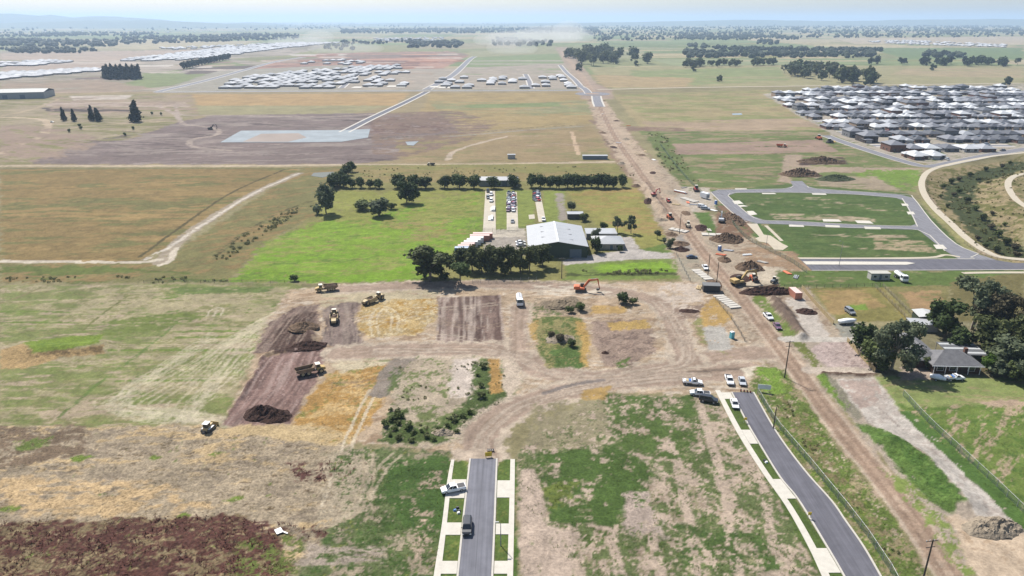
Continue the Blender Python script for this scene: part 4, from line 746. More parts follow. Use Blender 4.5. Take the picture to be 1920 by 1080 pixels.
def tree(name, px, py, h, label, kind='round', leaf='dark', var=0, group=None, wide=1.0, dens=1.0, cat='tree'):
    """h is the height in metres"""
    base = {'round': 7.0, 'gum': 13, 'belt': 10.5, 'big': 17, 'pine': 14, 'willow': 8.4, 'shrub': 1.6}[kind]; s = h / base; p = at(px, py)
    o = thing(name, label, cat, group, p, random.uniform(0, 6.28)); o.scale = (s * wide, s * wide, s); c, t = tree_meshes(kind, leaf, var, dens)
    link('crown', c, o); link('trunk', t, o); return o
# windbreak behind the farm
wb = [(1,627,348),(2,634,350),(3,645,352),(3,661,352),(3,677,352),(3,694,352),(3,711,353),(0,746,353),(1,776,352),(2,798,353),(0,834,353),(1,862,353),(2,888,353),(0,926,353),(2,963,352),(0,996,352),(1,1014,352),(2,1031,352),(0,1048,353),(1,1064,352),(2,1077,352),(0,1093,351),(1,1108,351),(3,1122,352),(2,1134,352),(1,1150,352),(0,1168,351)]
for k, (v, x, yy) in enumerate(wb):
    hh = (5.6, 6.4, 5.2)[k % 3] if 2 < k < 7 else (8.2, 7.4, 7.8, 8.8)[k % 4]
    tree('windbreak_tree', x, yy, hh, f'dark rounded windbreak tree, {ORD[k]} from left in row behind the farm', 'round', 'dark', v % 3, 'windbreak row behind the farm', random.uniform(1.3, 1.6) if k < 15 else random.uniform(1.0, 1.3))
for k, (x, yy) in enumerate([(660,322),(653,328),(646,335),(639,342),(631,349),(624,354)]): tree('windbreak_tree', x, yy, 7.2, f'dark rounded tree, {ORD[k]} from the far end of the slanting row by the small pond', 'round', 'dark', k % 3, 'slanting row by the pond', 1.05)
tree('gum_tree', 612, 401, 16.5, 'tall grey-green gum standing alone at the edge of the bright green paddock', 'belt', 'gum', 1, wide=.95)
tree('gum_tree', 763, 381, 13.5, 'broad dark tree just in front of the windbreak row, left of the farm sheds', 'belt', 'dark', 2, wide=1.25)
tree('spreading_tree', 711, 405, 9.5, 'wide spreading tree over the reedy clump in the green paddock', 'willow', 'gum', 3, wide=1.9); tree('low_thicket', 678, 394, 5.2, 'low green thicket beside the spreading tree in the green paddock', 'round', 'shrub', 1, wide=2.3, cat='shrub'); tree('low_thicket', 735, 392, 3.6, 'low green thicket to the right of the spreading tree', 'round', 'shrub', 2, wide=1.8, cat='shrub')
tree('gum_tree', 1158, 437, 9, 'left one of two slender gums beside the farmhouse drive', 'gum', 'gum', 2); tree('gum_tree', 1183, 438, 10, 'right one of two slender gums beside the farmhouse drive', 'gum', 'gum', 3)
tree('belt_tree', 806, 528, 15, 'large dark leafy tree at left end of the shed belt', 'belt', 'belt', 0, wide=1.55); tree('belt_tree', 828, 520, 11, 'dark tree between the large end tree and pale willow', 'belt', 'dark', 1, wide=1.1)
tree('willow_tree', 863, 531, 8.5, 'pale green willow-like tree in front of the dark tree belt', 'willow', 'willow', 0, wide=1.3)
for k, (x, yy, hh) in enumerate([(868,505,10),(886,508,11),(904,512,11),(922,512,12),(940,513,12),(958,512,12),(976,511,11.5),(993,508,11)]): tree('belt_tree', x, yy, hh, f'dark gum, {ORD[k]} from left in belt before the big shed', 'belt', 'belt', k % 4, 'tree belt before the big shed')
tree('belt_tree', 1017, 500, 10, 'olive tree at the right end of the belt by the shed corner', 'belt', 'belt', 3, wide=1.15); tree('conifer_tree', 1041, 480, 6, 'small dark conifer against the shed front wall', 'pine', 'pine', 0)
tree('garden_tree', 1117, 472, 7, 'round dark garden tree in front of the farmhouse', 'round', 'dark', 1); tree('garden_tree', 1114, 452, 6.5, 'loose grey-green tree between the shed and the farmhouse', 'willow', 'gum', 1); tree('garden_tree', 1132, 433, 4.5, 'small dark tree behind the farmhouse', 'round', 'dark', 2); tree('garden_shrub', 1098, 482, 3, 'dark shrub at the right corner of the big shed', 'round', 'dark', 0, cat='shrub'); tree('garden_shrub', 1162, 472, 3, 'shrub at the right end of the farmhouse', 'round', 'dark', 2, cat='shrub')
tree('garden_tree', 1096, 414, 4, 'bushy tree beside the open lean-to shed', 'round', 'shrub', 1, wide=1.6); tree('garden_tree', 1071, 395, 6, 'grey-green tree behind the lean-to shed', 'willow', 'gum', 2)
for k, (x, yy, hh) in enumerate([(1232,448,4.5),(1255,465,5),(1246,456,3)]): tree('roadside_tree', x, yy, hh, f'wispy roadside bush, {ORD[k]} along the paddock edge by the dirt road', 'willow', 'gum', k, 'wispy roadside bushes', cat='shrub')
# trees around the brick house
HT = [('big',1671,693,15.5,'gum',0,'tall gum with a pale trunk in front of the tiled-roof house',.8), ('round',1619,655,7.5,'dark',1,'round dark tree by the white boat covers',1.1), ('round',1640,688,7,'shrub',2,'mid green tree behind the paling fence left of the tall gum',1.2), ('round',1655,695,3.5,'shrub',1,'low bush at the foot of the tall gum',1.2), ('big',1822,618,17,'gum',1,'tallest grey-green gum behind the tiled-roof house',.95), ('belt',1772,632,12,'dark',2,'dense dark tree beside the green garden shed',1.1), ('big',1868,640,15.5,'brown',2,'brownish broad tree right of the tallest gum',.9), ('belt',1900,672,13,'belt',1,'dark tree at the right frame edge behind the house lawn',1.2), ('big',1930,650,15,'brown',0,'reddish-brown tree cut by the right frame edge',.8), ('belt',1880,700,10,'gum',3,'bushy green tree right of the house chimney',1.3), ('round',1853,696,5,'bright',0,'bright green garden bush right of the house',1.2), ('round',1905,712,6,'shrub',2,'dark green bush at the lawn edge, far right',1.4), ('round',1738,690,3.2,'shrub',0,'small shrub at the left corner of the house front',1.0), ('belt',1938,735,9,'gum',0,'bushy tree at the extreme right edge of the house lawn',1.2), ('round',1800,655,6,'dark',0,'dark tree between the carport and the tallest gum',1.2), ('belt',1845,660,11,'belt',2,'dark olive tree behind the white-striped carport roof',1.1)]
for kind, x, yy, hh, lf, v, lab, w in [(a, b, c, d * 1.15, e, f, g, h * 1.12) for a, b, c, d, e, f, g, h in HT]: tree('garden_tree' if kind == 'round' else 'gum_tree', x, yy, hh, lab, kind, lf, v, None, w)
# left middle distance
for k, (x, yy, hh, lab) in enumerate([(120,226,14,'leftmost dark cypress on the far rise'), (139,227,13,'slim cypress just right of the leftmost one on the far rise'), (173,226,16,'dark cypress left of the close pair on the far rise'), (184,227,14,'spreading cypress touching its left neighbour on the far rise'), (256,228,22,'largest dark cypress standing alone on the far rise')]): tree('cypress_tree', x, yy, hh, lab, 'pine', 'pine', k % 2, wide=1.0 + .35 * (k > 2))
for k in range(14): tree('pine_tree', 197 + k * 4.9, 147 + (k % 3), 22 + 4 * (k % 2), f'dark pine, {ORD[k]} from the left in the square far plantation', 'pine', 'pine', k % 2, 'far pine plantation', 1.1, .35)
for k in range(16): tree('hedge_tree', 345 + k * 5.6, 130 - k * 1.25, 15, f'dark tree, {ORD[k]} from the left in the slanting far hedge', 'round', 'pine', k % 3, 'slanting far hedge', 1.2, .35)
for k, (x, yy) in enumerate([(152,243),(130,248),(150,238),(235,255),(250,243),(285,215),(302,216)]): tree('wild_shrub', x, yy, 3.2, f'small dark shrub, {ORD[k]} of the scattered ones below the far cypresses', 'round', 'shrub', k % 3, 'shrubs below the cypresses', 1.2, .5, 'shrub')
rt = random.Random(5)
def grove(poly, n, hlo, hhi, phrase, group, leafs=('gum', 'dark', 'belt')):
    P = GP(poly); k = 0; pts = []
    while k < n:
        x = rt.uniform(P[:, 0].min(), P[:, 0].max()); yv = rt.uniform(P[:, 1].min(), P[:, 1].max())
        if inside(np.array([x]), np.array([yv]), P)[0]: pts.append((x, yv)); k += 1
    for k, (x, yv) in enumerate(sorted(pts, key=lambda q: q[0] / q[1])):
        kind = ('belt', 'round', 'gum')[rt.randrange(3)]; base = {'round': 7.0, 'gum': 13, 'belt': 10.5}[kind]; s = rt.uniform(hlo, hhi) / base
        o = thing('gum_tree', f'tree, {ORD[k]} from left in {phrase}', 'tree', group, (x, yv, ground_z(x, yv)), rt.uniform(0, 6)); o.scale = (s * 1.25, s * 1.25, s); c, t = tree_meshes(kind, leafs[rt.randrange(len(leafs))], rt.randrange(3), .35); link('crown', c, o); link('trunk', t, o)
grove([(1060,108),(1100,96),(1215,108),(1218,122),(1110,126),(1085,122)], 39, 20, 31, 'big grove beside far end of dirt road', 'grove by the dirt road')
grove([(1464,136),(1520,134),(1560,140),(1650,152),(1640,160),(1590,158),(1480,144)], 38, 17, 26, 'the grove just beyond the right estate', 'grove beyond the right estate')
grove([(1625,118),(1920,121),(1920,126),(1630,122)], 36, 14, 19, 'the dark far hedge right of that grove', 'far right hedge', ('dark', 'pine'))
grove([(1280,124),(1460,119),(1460,123),(1285,127)], 30, 12, 18, 'the broken tree line left of the right-hand grove', 'broken tree line')
for x, yy, hh, lab in ((1349,153,11,'lone round tree in the pale paddock left of the right-hand grove'), (1300,134,13,'two-lobed tree on the tan paddock, centre right'), (1748,132,14,'low dark tree in the paddock beyond the estate, right'), (1888,161,15,'spreading gum behind the estate at far right'), (1085,133,16,'dark tree at the near end of the grove by the dirt road'), (1192,124,13,'tree standing just right of the grove by the dirt road')): tree('gum_tree', x, yy, hh, lab, 'belt', 'gum', 1, wide=1.2, dens=.5)
# creek and roadside shrubs
cr = [(1770,345,3),(1785,335,3.4),(1800,330,3),(1820,322,3.2),(1850,312,3),(1880,306,2.8),(1800,352,3),(1815,368,3.4),(1790,358,2.6),(1830,384,3.2),(1845,402,3.6),(1860,418,3),(1875,432,3.4),(1890,446,3.6),(1905,456,3),(1850,455,2.6),(1870,462,3.2),(1835,440,2.4),(1765,362,2.2),(1778,380,2.2),(1910,470,2.8),(1895,300,2.6),(1835,330,2.6),(1862,395,2.4),(1885,415,2.2)]
for k, (x, yy, hh) in enumerate(cr): tree('creek_shrub', x, yy, hh, f'olive shrub, {ORD[k]} counted down the creek reserve', 'round', ('shrub', 'belt', 'brown')[k % 3], k % 3, 'creek reserve shrubs', 1.5, .5, 'shrub')
for x, yy, hh, lf, lab in ((1168,568,4.2,'dark','dark bush right of the orange excavator'),(1186,570,2.4,'shrub','small bush touching the dark bush by the excavator'),(1088,583,3,'shrub','rounded green bush below the orange excavator'),(1070,586,2.4,'shrub','bush at the left of the rounded green bush'),(1050,640,2.6,'brown','dark bush in the round weedy island'),(1035,633,2,'brown','bush at the upper left of the weedy island'),(1072,650,2.4,'dark','bush low in the round weedy island'),(553,527,2.6,'dark','lone dark bush on the fence line left of the dump truck')): tree('wild_bush', x, yy, hh, lab, 'round', lf, 1, None, 1.5, 1, 'shrub')
sh = [(733,770),(745,775),(735,785),(752,782),(748,795),(765,800),(732,818),(748,822),(775,815),(790,810),(800,822),(820,808),(838,800),(850,790),(865,785),(880,775),(905,745),(900,725),(895,705),(905,690),(855,812),(815,826),(770,828),(725,800),(742,806)]
for k, (x, yy) in enumerate(sh): tree('wild_bush', x, yy, random.uniform(.8, 1.5), f'dark green scrub bush, {ORD[k]} along the overgrown ditch left of the track', 'shrub', ('shrub', 'belt', 'shrub')[k % 3], k % 3, 'ditch scrub', 1.3, 1, 'shrub')

# ------------------------------------------------------------------ far woodland and far roofs (too many and too small to count)
def far_wood(bands):
    V = []; F = []; r = np.random.default_rng(3)
    ico = bmesh.new(); bmesh.ops.create_icosphere(ico, subdivisions=1, radius=1); iv = np.array([v.co[:] for v in ico.verts]); fi = [[v.index for v in f.verts] for f in ico.faces]; ico.free()
    off = 0
    for poly, n, h, gap in bands:
        P = GP(poly); c = 0
        while c < n:
            q = r.random((400, 2)) * (P.max(0) - P.min(0)) + P.min(0); q = q[inside(q[:, 0], q[:, 1], P)]
            if gap: q = q[fbm(q[:, 0] / gap, q[:, 1] / (gap * .45), 55, 3) > .5]
            for x, yv in q[:n - c]:
                hh = h * (.6 + .7 * r.random()); w = hh * (.42 + .35 * r.random()); vv = iv * (1 + .5 * (r.random((len(iv), 1)) - .5)); vv = vv * (w, w, hh * .52) + (x, yv, hh * .45)
                V.append(vv); F += [[i + off for i in f] for f in fi]; off += len(iv); c += 1
    me = bpy.data.meshes.new('far_woodland'); me.from_pydata(np.vstack(V).tolist(), [], F); me.materials.append(leaf_mat('leaf_far', '#2c3a2a', '#4a573a', .05)); o = link('far_woodland', me); o['kind'] = 'stuff'; tag(o, 'blue-green woodland belts across the distant plain', 'woodland')
far_wood([([(0,74),(220,78),(220,88),(0,88)], 380, 13, 0), ([(215,72),(500,64),(560,66),(560,74),(230,84)], 480, 14, 0), ([(0,90),(180,94),(190,99),(40,101),(0,96)], 140, 11, 60), ([(0,62),(300,62),(300,68),(0,70)], 300, 14, 200), ([(640,56),(1120,52),(1120,62),(640,63)], 900, 18, 0), ([(760,78),(868,80),(868,90),(765,90)], 120, 14, 0), ([(920,72),(1036,78),(1036,88),(925,86)], 130, 14, 0), ([(640,78),(790,76),(790,82),(640,84)], 60, 12, 60), ([(600,86),(650,86),(670,94),(610,94)], 24, 12, 0),
          ([(1120,52),(1920,48),(1920,60),(1120,62)], 900, 18, 300), ([(1100,62),(1450,60),(1500,72),(1120,78)], 420, 13, 120), ([(1280,66),(1480,66),(1500,75),(1290,76)], 200, 14, 0), ([(1500,60),(1920,56),(1920,68),(1700,72),(1500,72)], 450, 14, 120), ([(1290,84),(1380,92),(1660,94),(1658,97),(1380,96),(1290,88)], 220, 12, 0), ([(1280,98),(1640,100),(1640,109),(1280,109)], 260, 12, 40), ([(1720,100),(1810,102),(1812,111),(1730,108)], 40, 12, 0), ([(0,46),(640,42),(640,56),(0,60)], 900, 18, 300), ([(640,44),(1920,42),(1920,50),(640,53)], 1000, 22, 300), ([(1420,78),(1460,78),(1460,84),(1420,84)], 20, 14, 0)])
def far_roofs(polys):
    r = np.random.default_rng(8); V = []; F = []; off = 0
    for poly, n in polys:
        P = GP(poly); c = 0
        while c < n:
            q = r.random((300, 2)) * (P.max(0) - P.min(0)) + P.min(0); q = np.round(q / (17, 32)) * (17, 32) + r.random((300, 2)) * 3; q = q[inside(q[:, 0], q[:, 1], P)][:n - c]
            for x, yv in q:
                w, d = r.uniform(6, 7.5), r.uniform(8, 11)
                V += [(x-w,yv-d,0),(x+w,yv-d,0),(x+w,yv+d,0),(x-w,yv+d,0),(x-w,yv-d,2.6),(x+w,yv-d,2.6),(x+w,yv+d,2.6),(x-w,yv+d,2.6),(x,yv-d*.3,4.9),(x,yv+d*.3,4.9)]
                F += [[i + off for i in f] for f in ((0,1,5,4),(1,2,6,5),(2,3,7,6),(3,0,4,7),(4,5,8),(5,6,9,8),(6,7,9),(7,4,8,9))]; off += 10; c += 1
    me = bpy.data.meshes.new('far_housing'); me.from_pydata(V, [], F); m = leaf_mat('far_roof_tones', '#ffffff', '#b9bcc0', 0); me.materials.append(m); me.materials.append(leaf_mat('far_wall_tones', '#8d8178', '#c9c2b8', 0)); me.polygons.foreach_set('material_index', [1 if k % 8 < 4 else 0 for k in range(len(F))]); o = link('far_housing', me); o['kind'] = 'stuff'; tag(o, 'mass of pale roofs of distant housing estates', 'housing')
far_roofs([([(408,167.5),(425,158),(455,146),(520,139),(600,132),(690,128),(700,134),(680,146),(655,158),(640,167)], 190), ([(640,167),(660,150),(700,146),(780,150),(770,167)], 16), ([(815,166),(830,146),(900,144),(980,146),(1060,142),(1078,166)], 42), ([(540,120),(640,112),(700,116),(640,124)], 18), ([(200,116),(300,104),(420,90),(560,80),(640,80),(520,92),(420,106),(330,114)], 900), ([(300,90),(560,80),(560,84),(320,94)], 120), ([(0,138),(120,132),(190,128),(192,134),(60,145),(0,150)], 170), ([(655,127),(745,123),(748,130),(660,134)], 60), ([(0,118),(90,114),(140,116),(60,124),(0,126)], 60), ([(700,137),(760,133),(765,138),(705,143)], 14), ([(700,72),(830,70),(835,77),(705,79)], 130), ([(1615,78),(1700,76),(1885,84),(1880,89),(1700,84)], 170), ([(0,58),(480,54),(480,60),(0,64)], 120)])

# ------------------------------------------------------------------ weeds and tussocks (real blades, uncountable)
def tufts(name, label, polys, dens, hlo, hhi, m, seed, spread=.5):
    r = np.random.default_rng(seed); pts = []
    for poly, cov, sc in polys:
        P = GP(poly); area = .5 * abs(np.dot(P[:, 0], np.roll(P[:, 1], 1)) - np.dot(P[:, 1], np.roll(P[:, 0], 1))); n = int(area * dens)
        q = r.random((int(n * 2.2), 2)) * (P.max(0) - P.min(0)) + P.min(0); q = q[inside(q[:, 0], q[:, 1], P)][:n]
        nn = fbm(q[:, 0] / sc, q[:, 1] / sc, seed, 3); q = q[nn > np.quantile(nn, 1 - cov)] if len(q) else q; pts.append(q)
    q = np.vstack(pts); z = np.array([ground_z(a, b) for a, b in q]); n = len(q); B = 5
    ang = r.random((n, B)) * 6.28; h = (hlo + (hhi - hlo) * r.random((n, 1))) * (.6 + .6 * r.random((n, B))); lean = spread * h * (.4 + r.random((n, B))); w = h * .28
    dx, dy = np.cos(ang), np.sin(ang); bx = q[:, 0:1] + dx * .06; by = q[:, 1:2] + dy * .06; zz = z[:, None] - .05 + 0 * h
    v = np.stack([np.stack([bx - dy * w, by + dx * w, zz], -1), np.stack([bx + dy * w, by - dx * w, zz], -1), np.stack([bx + dx * lean, by + dy * lean, zz + h], -1)], 2).reshape(-1, 3)
    f = n * B; me = bpy.data.meshes.new(name); me.vertices.add(3 * f); me.vertices.foreach_set('co', v.astype(np.float32).ravel()); me.loops.add(3 * f); me.loops.foreach_set('vertex_index', np.arange(3 * f, dtype=np.int32)); me.polygons.add(f); me.polygons.foreach_set('loop_start', np.arange(f, dtype=np.int32) * 3); me.update(); me.materials.append(m)
    o = link(name, me); o['kind'] = 'stuff'; tag(o, label, 'weeds')
tufts('red_weeds', 'dark red dock weeds massed at the bottom left', [(N3[:6] + [(560,1160),(-60,1160),(-60,985)], .62, 4), ([(400,965),(560,985),(660,985),(600,1020)], .5, 2.5), ([(540,868),(700,866),(700,900),(560,905)], .4, 2.2)], 1.3, .25, .5, leaf_mat('leaf_red', '#7a524a', '#b07e6e', .45), 61, 1.0)
tufts('dry_grass', 'straw coloured dry grass of the lower left', [([(0,802),(300,798),(640,824),(690,850),(640,960),(560,1080),(0,1160),(-60,1000)], .55, 5), (G2, .5, 4), (GD, .5, 4)], .8, .12, .3, leaf_mat('leaf_straw', '#c9b48c', '#efdcb0', .5), 62, 1.6)
tufts('green_weeds', 'rank green weeds on the vacant lots and verges', [(N8[:6] + [(640,960)], .5, 4), (N9[:7] + [(1560,1130),(972,1130)], .36, 5), (V, .5, 3), ([(1595,790),(1690,830),(1808,945),(1730,930)], .7, 4), ([(728,775),(880,740),(948,752),(820,832),(715,832)], .6, 3), ([(1780,845),(1705,778),(1925,770),(1925,985)], .4, 3), (I1, .4, 3)], .8, .12, .3, leaf_mat('leaf_weed', '#64783c', '#98a858', .45), 63, 1.2)

def scrub(name, label, polys, m, seed):
    """loose bushes of leaf cards, too many to count"""
    r = np.random.default_rng(seed); VV = []
    for poly, n, h in polys:
        P = GP(poly); q = r.random((n * 4, 2)) * (P.max(0) - P.min(0)) + P.min(0); q = q[inside(q[:, 0], q[:, 1], P)]; nn = fbm(q[:, 0] / 9, q[:, 1] / 9, seed, 2); q = q[np.argsort(-nn - .25 * r.random(len(q)))][:n]
        for x, yv in q:
            k = 34; hh = h * (.5 + .9 * r.random()); d = r.normal(size=(k, 3)); d /= np.linalg.norm(d, axis=1)[:, None]; c = d * (hh * .75, hh * .75, hh * .5) * (.6 + .5 * r.random((k, 1))) + (x, yv, ground_z(x, yv) + hh * .4)
            t1 = np.cross(d + r.normal(size=(k, 3)) * .4, r.normal(size=(k, 3))); t1 /= np.linalg.norm(t1, axis=1)[:, None]; t2 = np.cross(d, t1); s = hh * .22 * (.6 + .8 * r.random((k, 1))); VV.append(np.stack([c + t1 * s, c + t2 * s, c - t1 * s, c - t2 * s], 1).reshape(-1, 3))
    v = np.vstack(VV); n = len(v) // 4; me = bpy.data.meshes.new(name); me.vertices.add(4 * n); me.vertices.foreach_set('co', v.astype(np.float32).ravel()); me.loops.add(4 * n); me.loops.foreach_set('vertex_index', np.arange(4 * n, dtype=np.int32)); me.polygons.add(n); me.polygons.foreach_set('loop_start', np.arange(n, dtype=np.int32) * 4); me.update(); me.materials.append(m); o = link(name, me); o['kind'] = 'stuff'; tag(o, label, 'scrub')
scrub('creek_scrub', 'low scrub and rushes covering the creek reserve', [([(1745,330),(1920,296),(1920,480),(1850,475),(1790,430),(1735,365)], 230, .7), ([(1790,345),(1812,335),(1870,312),(1920,300),(1920,318),(1840,345),(1830,385),(1880,430),(1920,455),(1920,480),(1860,445),(1800,385)], 240, 1.4)], leaf_mat('leaf_creek', '#66683e', '#96945e', .3), 71)
scrub('paddock_tussocks', 'scattered tussocks and thistles along old fence lines', [([(590,378),(530,400),(450,445),(400,485),(420,490),(480,450),(560,400),(610,380)], 110, .9), ([(0,520),(300,518),(430,526),(430,531),(0,531)], 60, .7), ([(1215,250),(1245,250),(1320,350),(1300,360),(1240,310)], 90, 1.0), ([(1440,545),(1500,545),(1500,552),(1450,552)], 12, .7), ([(640,315),(1190,312),(1190,330),(650,335)], 90, .7), ([(1060,508),(1285,506),(1288,514),(1060,516)], 60, .8), ([(730,690),(950,672),(940,750),(820,835),(715,832)], 70, .5), ([(1440,740),(1470,745),(1690,1040),(1660,1050)], 40, .4)], leaf_mat('leaf_tussock', '#7d8256', '#b0ad7c', .35), 72)
# ------------------------------------------------------------------ vehicles and machines (x forward, origin on the ground)
GLASS = mat('glass_dark', (.02, .025, .03), .12, 0, .05, 1, 0, .6); TYRE = mat('tyre', (.022, .022, .024), .9, 0, .2, 6); RIM = mat('rim', (.45, .46, .47), .4, .6, .1, 5); BLACKP = mat('black_trim', (.03, .03, .033), .6)
LAMPW = mat('lamp_clear', (.75, .75, .72), .2); LAMPR = mat('lamp_red', (.35, .02, .02), .3); STEEL = mat('steel_grey', (.32, .32, .33), .5, .3, .15, 2); DIRTY = mat('soil_load', '#6d5546', .95, 0, .3, 2, .05)
def paint(name, col, rough=.35): return mat('paint_' + name, col, rough, 0, .05, 2, 0, .5, .5)
WHITE = paint('white', (.78, .78, .77)); BLACK = paint('black', (.018, .02, .024)); SILVER = paint('silver', (.42, .44, .46)); PURPLE = paint('plum', (.16, .08, .13)); NAVY = paint('navy', (.03, .05, .09)); REDP = paint('red', (.42, .05, .045)); BLUEP = paint('blue', (.06, .16, .40)); GREY = paint('grey', (.2, .21, .22)); CREAMP = paint('cream', (.62, .57, .45)); TEAL = paint('teal', (.08, .38, .42), .5)
YEL = mat('machine_yellow', (.40, .28, .11), .75, 0, .3, 1.2); ORG = mat('machine_orange', (.52, .13, .05), .6, 0, .2, 1.2); TAN = mat('machine_dusty', (.42, .32, .17), .7, 0, .2, 1.2); DKST = mat('machine_steel', (.07, .065, .06), .8, 0, .25, 2)
def sec(w, z0, z1, c=.1, t=.92): return [(-w + c, z0), (w - c, z0), (w, z0 + c), (w, z1 - 1.6 * c), (w * t, z1), (-w * t, z1), (-w, z1 - 1.6 * c), (-w, z0 + c)]
WHC = {}
def wheel(parent, x, y, r, w, rimm=RIM):
    key = (round(r, 2), round(w, 2), rimm.name)
    if key not in WHC:
        T = MB(); n = 16; prof = [(-w / 2, r * .62), (-w / 2, r * .93), (-w * .36, r), (w * .36, r), (w / 2, r * .93), (w / 2, r * .62)]
        vs = [(q * math.cos(2 * math.pi * k / n), yy, q * math.sin(2 * math.pi * k / n)) for yy, q in prof for k in range(n)]; fs = [(a * n + k, a * n + (k + 1) % n, (a + 1) * n + (k + 1) % n, (a + 1) * n + k) for a in range(5) for k in range(n)]
        T.add(vs, fs); me1 = T.mesh('tyre', TYRE); fix_normals(me1); D = MB(); D.tube((0, -w * .42, 0), (0, w * .42, 0), r * .63, n=16); D.tube((0, -w * .47, 0), (0, w * .47, 0), r * .22, n=8); WHC[key] = (me1, D.mesh('rim', rimm))
    o = link('wheel', WHC[key][0], parent); o.location = (x, y, r); link('rim', WHC[key][1], o); return o
def poly_panel(M, pts): M.add(pts, [tuple(range(len(pts)))])
def quadframe(b, tp, k):
    """side quads of a frustum between base rect b and top rect tp: (x0,x1,halfwidth,z)"""
    x0, x1, w, z = b; X0, X1, W, Z = tp
    return {'front': [(x1, -w, z), (x1, w, z), (X1, W, Z), (X1, -W, Z)], 'rear': [(x0, w, z), (x0, -w, z), (X0, -W, Z), (X0, W, Z)], 'left': [(x0, w, z), (X0, W, Z), (X1, W, Z), (x1, w, z)], 'right': [(x0, -w, z), (x1, -w, z), (X1, -W, Z), (X0, -W, Z)]}[k]
def inset(q, a, off):
    q = [Vector(p) for p in q]; c = sum(q, Vector()) / 4; n = (q[1] - q[0]).cross(q[2] - q[0]).normalized(); out = []
    return [p + (c - p) * a + n * off for p in q]
def cabin(parent, b, tp, m, splits=2):
    M = MB(); x0, x1, w, z = b; X0, X1, W, Z = tp
    vs = [(x0, -w, z), (x1, -w, z), (x1, w, z), (x0, w, z), (X0, -W, Z), (X1, -W, Z), (X1, W, Z), (X0, W, Z), ((X0 + .15), -W * .8, Z + .05), (X1 - .15, -W * .8, Z + .05), (X1 - .15, W * .8, Z + .05), (X0 + .15, W * .8, Z + .05)]
    M.add(vs, [(0, 1, 5, 4), (1, 2, 6, 5), (2, 3, 7, 6), (3, 0, 4, 7), (4, 5, 9, 8), (5, 6, 10, 9), (6, 7, 11, 10), (7, 4, 8, 11), (8, 9, 10, 11)]); o = M.build('cab', m, parent)
    for k in ('front', 'rear'):
        q = inset(quadframe(b, tp, k), .1, .012); g = MB(); poly_panel(g, q); g.build('windscreen' if k == 'front' else 'rear_window', GLASS, parent)
    for k in ('left', 'right'):
        Q = [Vector(p) for p in quadframe(b, tp, k)]
        for i in range(splits):
            if k == 'left': a0, a1, t0, t1 = Q[0].lerp(Q[3], i / splits), Q[0].lerp(Q[3], (i + 1) / splits), Q[1].lerp(Q[2], i / splits), Q[1].lerp(Q[2], (i + 1) / splits); qq = [a0, t0, t1, a1]
            else: a0, a1, t0, t1 = Q[0].lerp(Q[1], i / splits), Q[0].lerp(Q[1], (i + 1) / splits), Q[3].lerp(Q[2], i / splits), Q[3].lerp(Q[2], (i + 1) / splits); qq = [a0, a1, t1, t0]
            n = (Vector(qq[1]) - Vector(qq[0])).cross(Vector(qq[2]) - Vector(qq[0])).normalized(); s = 1 if (n.y > 0) == (k == 'left') else -1
            g = MB(); poly_panel(g, inset(qq, .13, .012 * s)); g.build('side_window', GLASS, parent)
    return o
def lamps(p, L_, w, z, rear=True):
    for s in (-1, 1):
        MB().box(L_ / 2 - .02, s * w * .78, z, .1, .32, .16).build('headlight', LAMPW, p)
        if rear: MB().box(-L_ / 2 + .02, s * w * .86, z + .08, .1, .16, .26).build('tail_light', LAMPR, p)
